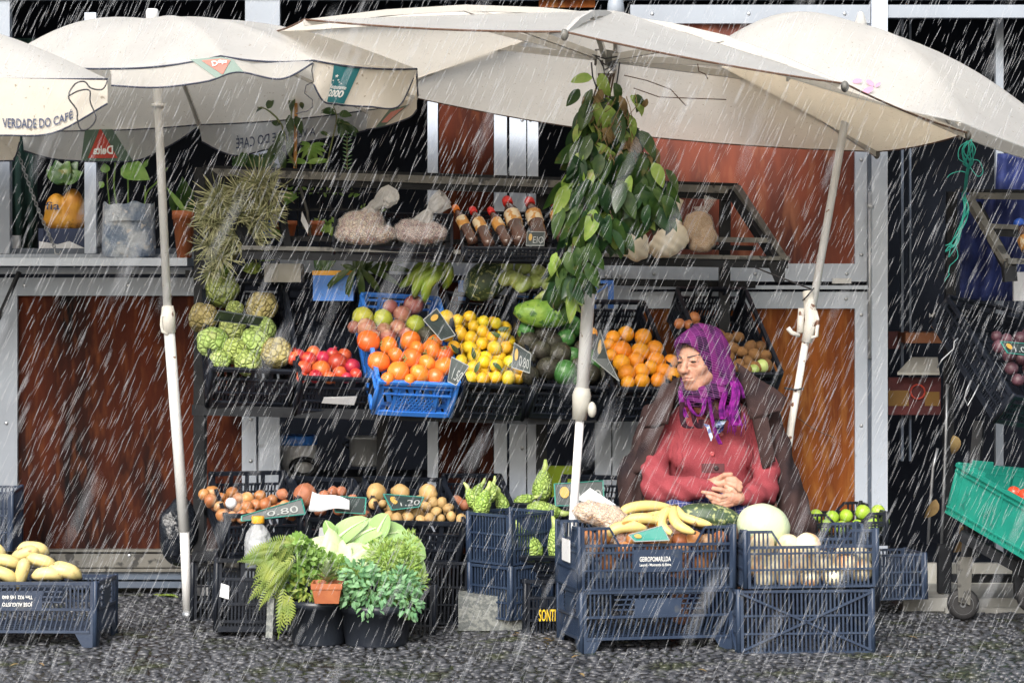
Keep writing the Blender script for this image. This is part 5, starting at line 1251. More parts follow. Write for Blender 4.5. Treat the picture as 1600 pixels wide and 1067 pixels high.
Y0 = 9.25
plant('staked_plant', 'leafy young plant tied to an orange wooden stake above the rack', (460, 262, 9.25), [[(462, 262, Y0), (450, 235, Y0), (440, 195, Y0), (418, 172, Y0), (402, 168, Y0), .004], [(462, 262, Y0), (452, 230, Y0), (455, 180, Y0), (462, 145, Y0), .004]],
      [(418, 170, Y0, .5, 1, .055, .03), (412, 168, Y0, -1, -.3, .045, .015, 1), (458, 150, Y0, -.15, -1, .07, .03, .2), (452, 180, Y0, .1, -1, .10, .035, .2), (462, 182, Y0, .4, -1, .08, .035), (438, 195, Y0, -.6, .2, .04, .03), (440, 205, Y0, -.2, -1, .12, .04, .2), (436, 222, Y0, -.8, -1, .11, .035), (440, 235, Y0, .1, -1, .09, .035), (455, 215, Y0, -.1, -1, .09, .035), (470, 160, Y0, .3, -1, .03, .02)],
      pot=lambda t: part('stake', MB().bar(at(461, 265, 9.27), at(463, 150, 9.27), .022, .012), 'stake_wood', t))
plant('sapling', 'slender sapling with toothed leaves in front of the lettered valance', (510, 262, 9.25), [[(508, 270, Y0), (518, 225, Y0), (526, 185, Y0), (520, 165, Y0), .0035], [(524, 190, Y0), (545, 195, Y0), (550, 200, Y0), .002], [(516, 215, Y0), (505, 205, Y0), .002]],
      [(524, 178, Y0, -1, .3, .07, .025, .8), (522, 172, Y0, -1, .1, .06, .02, .6), (526, 165, Y0, -1, .6, .045, .02, .4), (530, 165, Y0, .8, .2, .05, .02, .8), (530, 178, Y0, 1, -.1, .055, .035), (528, 185, Y0, .5, -1, .07, .035), (535, 190, Y0, .7, -.8, .07, .035), (545, 195, Y0, .6, -1, .06, .03), (548, 200, Y0, 1, -.5, .04, .02), (512, 212, Y0, -1, .6, .04, .02), (532, 195, Y0, .1, -1, .06, .03), (522, 160, Y0, -.4, .6, .03, .02)])
rr = random.Random(2)
def fan(x, y, Y, n, L, W, spread=1.4, up=1, curl=.9, a0=0, rr=rr):
    return [(x + rr.uniform(-5, 5), y + rr.uniform(-4, 4), Y + rr.uniform(-.03, .03), math.sin(a0 + spread * rr.uniform(-1, 1)), math.cos(a0 + spread * rr.uniform(-1, 1)) * up, L * rr.uniform(.7, 1.1), W * rr.uniform(.7, 1.1), curl * rr.uniform(.5, 1.3)) for _ in range(n)]
plant('lupin_plant', 'bright green plant with narrow drooping leaflets behind the stake', (490, 262, 9.3), [[(486, 268, 9.32), (484, 240, 9.32), (486, 228, 9.32), .004]], [(486, 228, 9.3, math.sin(a), math.cos(a), .075, .02, .8) for a in (-2.4, -1.9, -1.2, 1.3, 1.8, 2.2, 2.7, 3.1, -2.9)] + [(480, 255, 9.28, s, .2, .09, .022, .7) for s in (-1, 1, .6, -.6, .9)], 'leaf_light')
plant('seedling', 'thin spiky rosemary stem standing right of the sapling', (545, 268, 9.27), [[(543, 272, 9.27), (542, 235, 9.27), (543, 205, 9.27), .0022]], [(543, y, 9.27, s, .5, .022, .004, .2) for y in range(210, 270, 6) for s in (-1, 1)], 'leaf_blue')
plant('broad_leaf_plant', 'dark green broad leaved plant under the left parasol, left of the stake', (410, 262, 9.35), [[(410, 268, 9.35), (405, 240, 9.35), .004]], fan(405, 262, 9.36, 14, .10, .045, 1.2) + fan(380, 262, 9.36, 6, .07, .04, 1.0), 'leaf')
# window sill plants
t = plant('bean_plant', 'young bean plant with one big pale leaf growing in a clear bag', (200, 403, 9.38), [[(183, 325, 9.38), (178, 290, 9.38), (180, 255, 9.38), (178, 215, 9.38), .004], [(172, 325, 9.38), (168, 290, 9.38), (168, 270, 9.38), .003], [(200, 320, 9.38), (200, 285, 9.38), (198, 270, 9.38), .0035], [(226, 320, 9.38), (230, 300, 9.38), (245, 285, 9.38), (262, 262, 9.38), .0035], [(226, 320, 9.38), (227, 300, 9.38), (226, 290, 9.38), .003], [(198, 255, 9.38), (190, 235, 9.38), .003]],
          [(190, 262, 9.34, 1, -.35, .135, .10, .3), (166, 270, 9.36, -.2, 1, .04, .04), (162, 285, 9.36, -.5, -.6, .03, .03), (182, 225, 9.36, .6, .6, .05, .03), (205, 240, 9.36, .4, 1, .04, .025), (225, 262, 9.36, .4, .9, .04, .02)], 'leaf_light', 'leaf_light')
mat('bag_clouded', (.50, .55, .62), (.16, .22, .33), 14, .3, .8, 20, lo=.42, hi=.6, dirt=(.62, .60, .60), dscale=40, bdist=.02)
mb = MB(); c = at(201, 403, 9.38)
rows = []
for (r, z) in ((.085, 0), (.108, .01), (.112, .05), (.109, .11), (.108, .17), (.107, .225)):
    rows.append([c + Vector((math.cos(a) * r * (1 + .012 * math.sin(5 * a)), math.sin(a) * r * .75, z + (.006 * math.sin(4 * a) + .004 * math.sin(9 * a) if z > .2 else 0))) for a in [2 * PI * k / 40 for k in range(41)]])
mb.grid(rows); part('grow_bag', mb, 'bag_clouded', t)
mb = MB(); mb.lathe([(.10, .15), (.0, .16)], 20, Matrix.Translation(c)); part('soil', mb, 'soil', t)
def potm(c, rt, rb, h, m='terracotta', rim=.018, square=False):
    mb = MB(); mb.lathe([(rb, 0), (rt * .93, h - rim), (rt, h - rim), (rt * 1.02, h), (rt * .92, h), (rt * .88, h - .012), (0, h - .014)], 4 if square else 26, Matrix.Translation(c) @ (Matrix.Rotation(PI / 4, 4, 'Z') if square else Matrix.Identity(4)), 0, not square); return mb
t = plant('potted_leaf', 'tall terracotta pot with one strap leaf on the sill behind the left pole', (288, 403, 9.34), [[(287, 330, 9.34), (280, 322, 9.34), .004]], [(290, 332, 9.34, -.75, 1, .13, .022, .1), (290, 332, 9.34, -.6, .9, .05, .02, .1)], 'leaf_light')
part('pot', potm(at(288, 403, 9.34), .050, .030, .195, 'terracotta', .035), 'terracotta', t)
plant('large_leaf_plant', 'dark green large leaf behind the sill pot', (290, 330, 9.48), [[(292, 345, 9.5), (290, 300, 9.5), .004]], [(292, 345, 9.47, -.05, 1, .19, .10, .1), (285, 340, 9.47, -.5, 1, .12, .06, .2)], 'leaf')
t = plant('potted_herb', 'leafy green plant in the left window above the orange sack', (105, 300, 9.62), [[(105, 300, 9.65), (100, 260, 9.65), .004]], fan(100, 285, 9.62, 22, .10, .07, 1.2, 1, .6), 'leaf')
mat('sack_orange', (.62, .30, .03), (.45, .17, .02), 12, .5, .5, 30, dirt=(.12, .05, .02), dscale=18)
t = thing('fruit_sack', 'orange yellow printed sack of produce in the left window', 'sack', at(103, 357, 9.66))
part('sack', sdf_mb(lambda P: smin(smin(sE(P, (-.04, 0, .07), (.05, .05, .08)), sE(P, (.03, 0, .08), (.05, .05, .09)), .01), sE(P, (0, 0, .03), (.10, .05, .04)), .02), (-.14, -.09, -.04), (.14, .09, .2), .006), 'sack_orange', t, False)
vs, fs = text_geo('fia', .06, .035, .01); mb = MB(); mb.add([(x - .045, -.058, y + .095) for x, y in vs], fs); part('lettering', mb, 'ink', t, False)
mb = MB(); pbox(mb, 68, 357, 132, 388, 9.60, .06); pbox(mb, 60, 357, 68, 390, 9.59, .06)
single('storage_box', mb, 'ink', 'dark blue box under the orange sack inside the left window', 'box')
mb = MB(); mb.poly([at(61, 377, 9.585), at(90, 382, 9.585), at(108, 377, 9.585), at(132, 388, 9.585), at(132, 394, 9.585), at(61, 394, 9.585)], .01)
single('torn_card', mb, 'paper', 'torn white card leaning on the dark blue box', 'card')
mb = MB(); pbox(mb, 15, 368, 30, 392, 9.6, .03); single('paper_stack', mb, 'paper', 'grey white paper at the left edge of the window', 'paper')
mb = MB()
G = [[at(18 + 40 * u, 60 + 330 * v, 9.75 + .02 * math.sin(u * 14)) for u in [i / 16 for i in range(17)]] for v in (0, .5, 1)]
mb.grid(G, .003); mat('dark_green_cloth', (.012, .04, .035), (.02, .06, .05), 8, .8); single('curtain', mb, 'dark_green_cloth', 'dark green hanging cloth inside the left window', 'curtain')
# chain and hook
t = thing('chain', 'galvanised chain with a hook hanging from the far left parasol to the sill', 'chain', at(88, 392, 9.25)); mb = MB(); a, b = at(27, 235, 9.2), at(86, 388, 9.25); n = 30
for i in range(n):
    c = a.lerp(b, i / n) + Vector((0, 0, -.02 * math.sin(PI * i / n))); d = (b - a).normalized(); s = d.cross(Vector((0, 1, 0))) if i % 2 else Vector((0, 1, 0))
    mb.tube([c + d * .012 * math.cos(q) + s * .006 * math.sin(q) for q in [2 * PI * k / 10 for k in range(10)]], .0019, 5, closed=True)
part('links', mb, 'galvanised', t)
mb = MB(); mb.tube([at(x, y, 9.24) for x, y in ((85, 386), (86, 396), (92, 398), (95, 392))], .003, 6); part('hook', mb, 'galvanised', t)
# items behind and under the top shelf
mb = MB(); pbox(mb, 395, 336, 420, 365, 9.12, .05); o = single('seed_packet', mb, 'blue_plastic', 'bright blue printed packet beside the air plants', 'packet')
mb = MB(); pbox(mb, 402, 349, 416, 361, 9.116, .002); part('label', mb, 'paper', o)
mb = MB(); pbox(mb, 380, 285, 437, 372, 9.3, .01); single('white_board', mb, 'paper', 'white board propped behind the blue packet', 'board')
t = plant('potted_succulent', 'small plant in a terracotta pot under the top rail, right of the blue packet', (448, 372, 9.2), [[(440, 345, 9.2), (440, 325, 9.2), .003]], fan(446, 318, 9.25, 10, .06, .03, 1.3) + fan(436, 370, 9.1, 8, .03, .022, 1.3), 'leaf_light')
part('pot', potm(at(447, 372, 9.2), .045, .032, .07), 'terracotta', t)
t = plant('potted_succulent', 'small plant in a terracotta pot behind the bent hook', (500, 372, 9.25), [[(498, 345, 9.25), (498, 335, 9.25), .003]], fan(515, 365, 9.2, 14, .04, .02, 1.3), 'leaf_light')
part('pot', potm(at(492, 368, 9.25), .04, .03, .06), 'terracotta', t)
mb = MB(); mb.poly([at(472, 330, 9.04), at(482, 352, 9.0), at(481, 366, 9.0), at(470, 345, 9.04)], .003); single('price_slip', mb, 'paper', 'white paper slip hanging on the bent hook', 'card')
mb = MB(); pbox(mb, 413, 412, 470, 441, 9.15, .15); single('white_box', mb, 'cream_paint', 'plain white box on the shelf behind the cherimoyas', 'box')
t = thing('blue_planter', 'blue and yellow cardboard planter of leafy greens under the top tier', 'planter', at(520, 455, 9.2), None)
mb = MB(); pbox(mb, 489, 430, 552, 470, 9.14, .16); part('box', mb, 'blue_plastic', t); mb = MB(); pbox(mb, 488, 423, 553, 430, 9.138, .164); part('band', mb, 'cap_yellow', t)
g = MB(); 
for l in fan(505, 425, 9.2, 12, .10, .03, .7): leafshape(g, at(*l[:3]), Vector((l[3], -.3, l[4])), Vector((0, -1, .3)), l[5], l[6], l[7])
part('foliage', g, 'leaf', t)
plant('strap_leaf_plant', 'plant with long drooping strap leaves behind the blue crate', (570, 450, 9.2), [[(565, 450, 9.2), (560, 425, 9.2), .004]], [(x, 420, 9.12, dx, dz, .16, .03, 1.0) for x, dx, dz in ((565, .5, -.6), (560, .2, -1), (575, .9, -.3), (555, -.4, -.9), (590, .8, .1), (548, -.8, -.5), (580, 1, .4))] + fan(560, 430, 9.2, 8, .10, .03, 1.2), 'leaf')
plant('moss_clump', 'feathery green moss clump under the air plants', (340, 440, 9.05), [[(345, 440, 9.1), (350, 420, 9.1), .003]], fan(345, 430, 9.1, 60, .05, .008, 1.5) + fan(395, 425, 9.1, 60, .045, .008, 1.5) + fan(420, 405, 9.15, 40, .04, .008, 1.5), 'fern')
GK = 'green cooking bananas behind the blue crate'
for i, p in enumerate([[(626, 448, 9.15), (650, 430, 9.1), (672, 412, 9.1), (682, 402, 9.1)], [(648, 462, 9.12), (655, 440, 9.08), (675, 425, 9.08), (692, 418, 9.1)], [(664, 470, 9.1), (668, 445, 9.06), (682, 432, 9.06), (694, 425, 9.1)], [(640, 440, 9.2), (655, 420, 9.18), (675, 406, 9.18), (690, 404, 9.18)], [(695, 450, 9.15), (700, 430, 9.12), (696, 412, 9.12), (688, 404, 9.12)]]):
    banana(p, .024, 'skin_banana_green', ('leftmost long green banana pointing at the planter', 'green banana hanging lowest, second from the left', 'green banana in the middle of the hand', 'thin green banana at the back of the hand', 'rightmost green banana curving up beside the warty squash')[i], GK)
mb = MB(); mb.ell((0, 0, 0), (.105, .075, .075), nu=28, nv=18, fn=lambda u: 1 + .03 * math.cos(9 * math.atan2(u.z, u.y)) + .1 * u.x)
single('squash', mb, 'skin_squash', 'dark green warty squash leaning behind the tangerine crate', 'squash', M=Matrix.Translation(at(757, 440, 9.18)) @ Matrix.Rotation(-.65, 4, 'Y'))
me_cy = [fruitmesh(.035, 'skin_chayote', .08, 1.6, 3, 'chayote', nu=18, nv=12, top=lambda u: 1 + .25 * u.z)]
free([(792, 418, 9.15, 13), (790, 436, 9.12, 14), (806, 436, 9.1, 15), (820, 442, 9.1, 14), (820, 418, 9.15, 14), (838, 425, 9.15, 14), (838, 440, 9.12, 13), (852, 430, 9.15, 12), (856, 445, 9.12, 12)], me_cy, .035, 'chayote', 'pale green chayote piled right of the warty squash', 'chayote', 'chayotes behind the papaya', squash=(.85, .85, 1.15))
mb = MB(); pbox(mb, 925, 438, 932, 482, 9.3, .02); pbox(mb, 950, 438, 959, 482, 9.3, .02); pbox(mb, 925, 438, 959, 443, 9.298, .02); mb.bar(at(926, 462, 9.29), at(955, 441, 9.29), .012, .008); pbox(mb, 716, 438, 730, 470, 9.3, .2); pbox(mb, 808, 462, 880, 482, 9.32, .1)
single('plastic_crate', mb, 'blue_plastic', 'blue plastic crate edges showing behind the avocado and orange crates', 'crate')
mb = MB()
for k in range(3): mb.box(wx(430, 9.5), wx(600, 9.5), 9.3 + .0, 9.33, wz(300 + 28 * k, 9.5), wz(304 + 28 * k, 9.5))
for x in range(430, 601, 17): pbox(mb, x, 296, x + 2, 385, 9.34, .01)
single('seed_tray_rack', mb, 'steel_black', 'black wire seedling tray rack behind the bean bags', 'rack')
g = MB()
for l in fan(470, 300, 9.36, 10, .03, .014) + fan(530, 305, 9.36, 12, .03, .014) + fan(575, 330, 9.36, 10, .03, .014) + fan(520, 350, 9.36, 14, .03, .018): leafshape(g, at(l[0] + rnd.uniform(-25, 25), l[1], l[2]), Vector((l[3], -.3, l[4])), Vector((0, -1, .3)), l[5], l[6], .3)
single('seedlings', g, 'leaf_light', 'tiny pale seedlings dotted over the black tray rack', 'seedlings', kind='stuff')
# inside the kiosk under the middle tier
t = thing('food_container', 'clear tub with a bright blue lid inside the kiosk', 'container', at(463, 742, 9.7))
mb = MB(); mb.lathe([(.07, 0), (.08, .14)], 24, Matrix.Translation(at(466, 745, 9.72))); part('tub', mb, 'paper', t); mb = MB(); mb.lathe([(.086, .14), (.088, .145), (.088, .175), (.08, .18), (0, .18)], 24, Matrix.Translation(at(464, 745, 9.72))); part('lid', mb, 'blue_plastic', t)
mb = MB(); mb.tube([at(475 + 20 * math.cos(a), 730 + 13 * math.sin(a), 9.62) for a in [2 * PI * k / 20 for k in range(20)]], .012, 8, closed=True)
single('cable_coil', mb, 'steel_black', 'black cable coil in front of the blue lidded tub', 'cable')
t = thing('cooking_pot', 'steel cooking pot with a bright rim on the dark kiosk shelf', 'pot', at(578, 745, 9.8))
mb = MB(); mb.lathe([(.075, 0.05), (.08, .06), (.08, .165), (.10, .17), (.10, .175), (.077, .172), (.075, .06)], 28, Matrix.Translation(at(575, 745, 9.75))); part('body', mb, 'zinc', t)
mb = MB(); mb.tube([at(545, 690, 9.75), at(535, 694, 9.74), at(545, 700, 9.75)], .005, 6); part('handle', mb, 'steel_black', t)
mb = MB(); pbox(mb, 850, 728, 895, 776, 9.55, .03); o = single('yellow_green_pack', mb, 'yellow_ink', 'neon yellow green packet with an orange end behind the white pole', 'packet'); mat('neon', (.50, .72, .02), rough=.4); o.data.materials[0] = MATS['neon']
mb = MB(); pbox(mb, 846, 730, 852, 742, 9.54, .04); part('end_cap', mb, 'cap_orange', o)
# ---------------------------------------------------------------- ground level, left planter group
def bucket(x, ytop, ybot, rt, rb, Y, label):
    zb = 0.002; h = CH - (ytop - YH) / FPX * Y - zb; c = Vector(((x - 800) / FPX * Y, Y, zb))
    t = thing('plant_pot', label, 'pot', c, 'black plastic plant pots')
    mb = MB(); mb.lathe([(rb, 0), (rb * 1.02, .006), (rt * .985, h - .03), (rt, h - .03), (rt * 1.01, h), (rt * .95, h), (rt * .92, h - .03), (0, h - .03)], 36, Matrix.Translation(c)); part('pot', mb, 'pot_black', t)
    return t, c, h
t1, c1, h1 = bucket(498, 934, 1012, .115, .095, 8.22, 'black plastic pot holding the terracotta pot and parsley')
t2, c2, h2 = bucket(588, 940, 1012, .135, .11, 8.2, 'wider black plastic pot under the blue green rue')
rg = random.Random(9)
def frond(g, p, d, L, W, n=12, curl=.6):
    """a divided leaf: midrib with paired leaflets"""
    p = Vector(p); d = Vector(d).normalized(); s = d.cross(Vector((0, -1, .2))).normalized(); q = p.copy(); dd = d.copy()
    for i in range(n):
        t = (i + 1) / n; w = W * math.sin(PI * (t * .85 + .12)); dd = (dd + Vector((0, 0, -curl / n))).normalized(); q2 = q + dd * L / n
        g.bar(q, q2, .0022, .0022)
        for sg in (-1, 1):
            leafshape(g, q, (s * sg + dd * .7), Vector((0, -1, .3)), w, w * .24, .3, seg=3)
        q = q2
t = thing('fern_tuft', 'yellow green fern fronds arching over the left crate', 'fern', at(455, 935, 8.2)); g = MB()
for i in range(26):
    a = rg.uniform(-2.3, -.9) if i < 11 else rg.uniform(-2.6, -2.1); x = rg.uniform(430, 470); y = rg.uniform(845, 900)
    frond(g, at(x, y, 8.12 + rg.uniform(-.06, .05)), (math.sin(a), -.3, math.cos(a) * .8), rg.uniform(.10, .19), rg.uniform(.022, .034), 17, rg.uniform(.6, 1.3))
for i in range(6): frond(g, at(448 + rg.uniform(-6, 8), 930 + rg.uniform(-15, 10), 8.05), (rg.uniform(-.3, .1), -.2, -1), rg.uniform(.10, .15), .028, 10, .1)
part('fronds', g, 'fern', t)
def bushy(name, label, centers, n, m, L, W, Y, seed, cat='herb', stems=True, down=.0):
    rr = random.Random(seed); c0 = A3((centers[0][0], 935, Y)); t = thing(name, label, cat, c0); g = MB(); st = MB()
    for (x, y, rx, ry, k) in centers:
        for _ in range(int(n * k)):
            a = rr.uniform(0, 2 * PI); q = math.sqrt(rr.random()); px = x + rx * q * math.cos(a); py = y + ry * q * math.sin(a); yy = Y + rr.uniform(-.09, .07) * (1.1 - q * .4)
            d = Vector((math.cos(a) * .9 + rr.uniform(-.4, .4), rr.uniform(-.9, .1), -math.sin(a) * .8 + rr.uniform(-.1, .7) - down))
            p = at(px, py, yy); w = rr.uniform(.7, 1.2)
            leafshape(g, p, d, rdir(rr) + Vector((0, -1, .6)), L * w, W * w, rr.uniform(0, .9), seg=3)
            if stems and rr.random() < .12: st.tube([p, p.lerp(at(x, y + ry, Y), .3) + Vector((0, .01, 0)), at(x + rr.uniform(-8, 8), y + ry + 6, Y)], .0016, 4)
    part('foliage', g, m, t)
    if stems and st.v: part('stems', st, 'leaf_light', t)
    return t
bushy('parsley', 'bright green parsley behind the terracotta pot', [(470, 875, 35, 30, 1), (465, 850, 12, 12, .3), (505, 888, 40, 22, .8), (455, 905, 25, 22, .4)], 260, 'leaf_light', .026, .018, 8.22, 1)
g = MB(); mb = MB(); t = thing('herb', 'tall upright herb stem with a leafy tip standing in the left black pot', 'herb', at(466, 934, 8.12)); mb.tube([at(466, 935, 8.12), at(465, 880, 8.12), at(464, 850, 8.12)], [.004, .003, .002], 6); part('stem', mb, 'leaf_light', t)
for l in fan(464, 848, 8.12, 26, .03, .013, 1.9): leafshape(g, at(*l[:3]), Vector((l[3], -.4, l[4])), Vector((0, -1, .3)), l[5], l[6], l[7])
part('foliage', g, 'leaf_light', t)
bushy('rue_plant', 'blue green rue spilling over the right black pot', [(585, 920, 50, 24, 1.0), (560, 895, 28, 18, .5), (625, 915, 30, 26, .6), (640, 940, 16, 22, .3), (575, 945, 22, 18, .3), (548, 935, 16, 12, .2)], 300, 'leaf_blue', .026, .013, 8.12, 2, down=.3)
bushy('coriander', 'feathery light green herb with tiny flowers above the rue', [(620, 880, 35, 35, 1), (600, 865, 30, 22, .6), (650, 905, 16, 22, .4), (640, 850, 14, 20, .3)], 420, 'leaf_light', .018, .006, 8.2, 3)
bushy('succulent_greens', 'yellowish mossy greens between the black pots and fern', [(480, 915, 28, 20, 1), (548, 900, 22, 18, .5)], 160, 'fern', .022, .010, 8.17, 5, stems=False)
t = thing('potted_echeveria', 'pale pointed succulent in a small square terracotta pot', 'plant', at(512, 938, 8.08))
part('pot', potm(at(512, 940, 8.06), .078, .060, .072, 'terracotta', .02, True), 'terracotta', t)
g = MB(); c = at(512, 910, 8.06)
for k in range(28):
    a = k * 2.4; e = .25 + .045 * k; leafshape(g, c + Vector((0, 0, .002 * k)), Vector((math.cos(a), math.sin(a), e)), Vector((0, 0, 1)), .055 - .0008 * k, .022, -.3, fold=.35, shape=.7)
part('rosette', g, 'leaf_pale', t)
def cabbage(x, y, Y, r, m, label, seed, ang=0):
    rr = random.Random(seed); c = at(x, y, Y); t = thing('cabbage', label, 'cabbage', c)
    mb = MB(); mb.ell(tuple(c), (r, r * .9, r * .85), nu=26, nv=18, fn=lambda u: 1 + .04 * mn.noise(u * 3 + Vector((seed, 0, 0)))); part('heart', mb, 'skin_cabbage', t)
    for k in range(7):
        a = ang + rr.uniform(-1.7, 1.7); tl = rr.uniform(.2, 1.1); rows = []
        for i in range(9):
            th = -1.1 + 2.2 * i / 8; row = []
            for j in range(9):
                ph = -.2 + 1.5 * j / 8; rad = r * (1.05 + .05 * k / 6 + .18 * (j / 8) ** 2) * (1 + .04 * math.sin(9 * th + k) * (j / 8))
                v = Vector((math.sin(th) * math.sin(ph + .3), -math.cos(th) * math.sin(ph + .3) * .9, -math.cos(ph + .3) * .9)) * rad
                row.append(c + Matrix.Rotation(tl - .6, 3, 'X') @ (Matrix.Rotation(a * .8, 3, 'Y') @ v))
            rows.append(row)
        mb = MB(); mb.grid(rows, .0015); part('outer_leaf', mb, m, t)
    return t
cabbage(505, 868, 8.36, .085, 'skin_cabbage', 'pale green cabbage, the left one of the two heads', 1, -.3)
cabbage(556, 874, 8.34, .075, 'skin_cabbage', 'nearly white cabbage head right of the pale green one', 4, .3)
t = thing('cauliflower_leaves', 'large ribbed green outer leaves arching behind the cabbages', 'leaves', at(600, 860, 8.45)); g = MB(); rb = MB(); rr2 = random.Random(6)
for (x, y, dx, dz, L, w, cu) in ((520, 850, .6, .7, .17, .09, .9), (540, 850, .75, .6, .20, .10, 1.0), (560, 850, .9, .5, .2, .12, 1.0), (575, 855, 1, .35, .19, .13, 1.1), (600, 850, 1, -.1, .17, .13, .8), (590, 835, .2, .6, .09, .09, .6), (615, 865, .9, -.6, .15, .12, .6), (520, 838, -.2, .5, .07, .05, .5)):
    p = at(x, y, 8.40); d = Vector((dx, -.25, dz)); leafshape(g, p, d, Vector((-.2, -1, .7)), L, w, cu, seg=9, fold=.12, shape=.55)
    dn = d.normalized(); n = Vector((-.2, -1, .7)); n = (n - dn * n.dot(dn)).normalized(); q = p.copy(); P = [q]
    for i in range(9):
        q = q + (dn * math.cos(cu * (i + .5) / 9) - n * math.sin(cu * (i + .5) / 9)) * L / 9; P.append(q + n * .004)
    rb.tube(P, [.008, .0075, .007, .006, .005, .004, .003, .002, .0015, .001], 6)
part('blade', g, 'skin_cabbage_leaf', t); part('midrib', rb, 'skin_cabbage', t)
mb = MB(); mb.bar(at(421, 996, 8.06), at(424, 934, 8.08), .025, .012); single('plank', mb, 'stone', 'short grey weathered plank standing under the fern', 'plank')
mb = MB()
for l in fan(312, 985, 8.6, 40, .04, .02, 1.5, .5): leafshape(mb, at(l[0] + rnd.uniform(-22, 22), 988, l[2]), Vector((l[3], -.4, abs(l[4]) * .3)), Vector((0, -.3, 1)), l[5], l[6], .3)
single('weed', mb, 'leaf_light', 'small green weed growing between the pebbles by the left pole', 'weed')
mb = MB()
for l in fan(262, 925, 9.2, 14, .05, .02, 1.5, .5): leafshape(mb, at(l[0] + rnd.uniform(-12, 12), 930, l[2]), Vector((l[3], -.4, abs(l[4]) * .3)), Vector((0, -.3, 1)), l[5], l[6], .3)
single('weed', mb, 'fern', 'pale weed beside the kiosk base left of the pole', 'weed')
mb = MB(); c = (at(716, 985, 8.5) + at(816, 985, 8.5)) / 2; w_ = (at(816, 985, 8.5) - at(716, 985, 8.5)).length
mb.box(-w_ / 2, w_ / 2, 0, .3, 0, .13); mb.v = [tuple(Vector(v) * (1 + .01 * mn.noise(Vector(v) * 20)) + Vector((c.x, 8.5, .003))) for v in mb.v]
single('stone_block', mb, 'stone', 'rough grey stone block under the stacked blue crates', 'block')
mb = MB(); pbox(mb, 302, 916, 326, 930, 8.9, .05); single('paper_box', mb, 'paper', 'small white printed box behind the left pole foot', 'box')
mb = MB()
for k in range(4): mb.ell(tuple(at(*[(252 + 8 * k, 800 + 10 * k, 9.1)][0])), (.03, .04, .07), nu=14, nv=10, fn=lambda u: 1 + .3 * mn.noise(u * 2))
mat('binbag', (.012, .015, .022), rough=.22, bump=1, bscale=14, bdist=.03)
c = at(276, 835, 9.1); mb = sdf_mb(lambda P: smin(sE(P, (0, 0, 0), (.075, .07, .13)), sE(P, (.03, 0, .05), (.06, .06, .10)), .04) + .006 * np.sin(P[..., 0] * 60 + P[..., 2] * 30), (-.15, -.12, -.18), (.15, .12, .2), .008)
mb.v = [tuple(Vector(v) + c) for v in mb.v]; single('bin_bag', mb, 'binbag', 'black plastic bag hanging behind the lower left pole', 'bag')
# scattered seeds and fallen bits on the pavement
mb = MB()
for (x, y) in ((728, 985), (848, 1003), (812, 995), (800, 998), (1090, 1052), (1420, 1000), (1385, 1032), (905, 1058), (905, 1030), (60, 1042), (30, 1043)):
    Y = 3520 * 1.3 / (y - YH); a = rnd.uniform(0, 6); p = at(x, y, Y); p.z = .014; leafshape(mb, p, Vector((math.cos(a), math.sin(a), .1)), Vector((0, 0, 1)), .035, .014, .5)
single('fallen_bits', mb, 'leaf_dry', 'scattered dry leaf scraps on the wet pebbles', 'litter', kind='stuff')

# ---------------------------------------------------------------- right stall
t = thing('right_rack', 'end of a second worn black rack at the right edge', 'rack', at(1560, 440, 9.0))
for i, (a, b, w, h, m) in enumerate((((1496, 298, 9.1), (1720, 302, 9.2), .05, .014, 'steel_black'), ((1515, 306, 9.08), (1720, 309, 9.18), .006, .026, 'steel_worn'), ((1512, 308, 9.08), (1578, 418, 8.85), .04, .022, 'steel_worn'), ((1524, 320, 9.12), (1576, 420, 8.9), .035, .035, 'steel_black'),
                                  ((1545, 354, 9.0), (1590, 356, 9.0), .03, .022, 'steel_worn'), ((1548, 363, 9.0), (1590, 365, 9.0), .03, .03, 'steel_black'), ((1572, 408, 8.85), (1720, 410, 8.9), .05, .022, 'steel_worn'), ((1576, 408, 8.87), (1578, 440, 8.87), .05, .05, 'steel_black'))):
    mb = MB(); mb.bar(A3(a), A3(b), w, h); part('rail', mb, m, t)
for a, b in (((1487, 300, 9.3), (1478, 900, 9.3)), ((1530, 660, 9.1), (1506, 920, 8.85))):
    mb = MB(); mb.bar(A3(a), A3(b), .04, .04); part('leg', mb, 'steel_black', t)
t = thing('teal_rope', 'frayed turquoise twine knotted at the parasol tip and hanging down to the right rack', 'rope', at(1505, 300, 9.0)); mb = MB(); r3 = random.Random(5)
for k in range(9):
    o_ = lambda s: r3.uniform(-s, s)
    pts = [at(1516 + o_(3), 218, 8.5), at(1514 + o_(12), 235, 8.5), at(1514 + o_(10), 255, 8.55), at(1512 + o_(2), 265, 8.6), at(1509 + o_(2), 292, 8.8), at(1506 + o_(3), 305, 8.95), at(1510 + o_(4), 325, 8.95), at(1504 + o_(4), 350, 8.95), at(1490 + o_(8), 378, 8.95), at(1480 + o_(10), 392 + o_(12), 8.95)]
    mb.tube([cr(pts, i / 30) for i in range(31)], .0022, 5)
for pts in ([(1514, 220), (1500, 230), (1498, 248), (1512, 256)], [(1516, 262), (1528, 276), (1536, 268), (1530, 252), (1520, 250)], [(1480, 278), (1486, 272), (1500, 268), (1510, 270)], [(1492, 380), (1497, 400), (1490, 410), (1484, 416), (1482, 428)], [(1484, 428), (1478, 436), (1476, 440)]):
    mb.tube([cr([at(x, y, 8.7 if y < 300 else 8.95) for x, y in pts], i / 12) for i in range(13)], .0018, 5)
part('strands', mb, 'rope_teal', t)
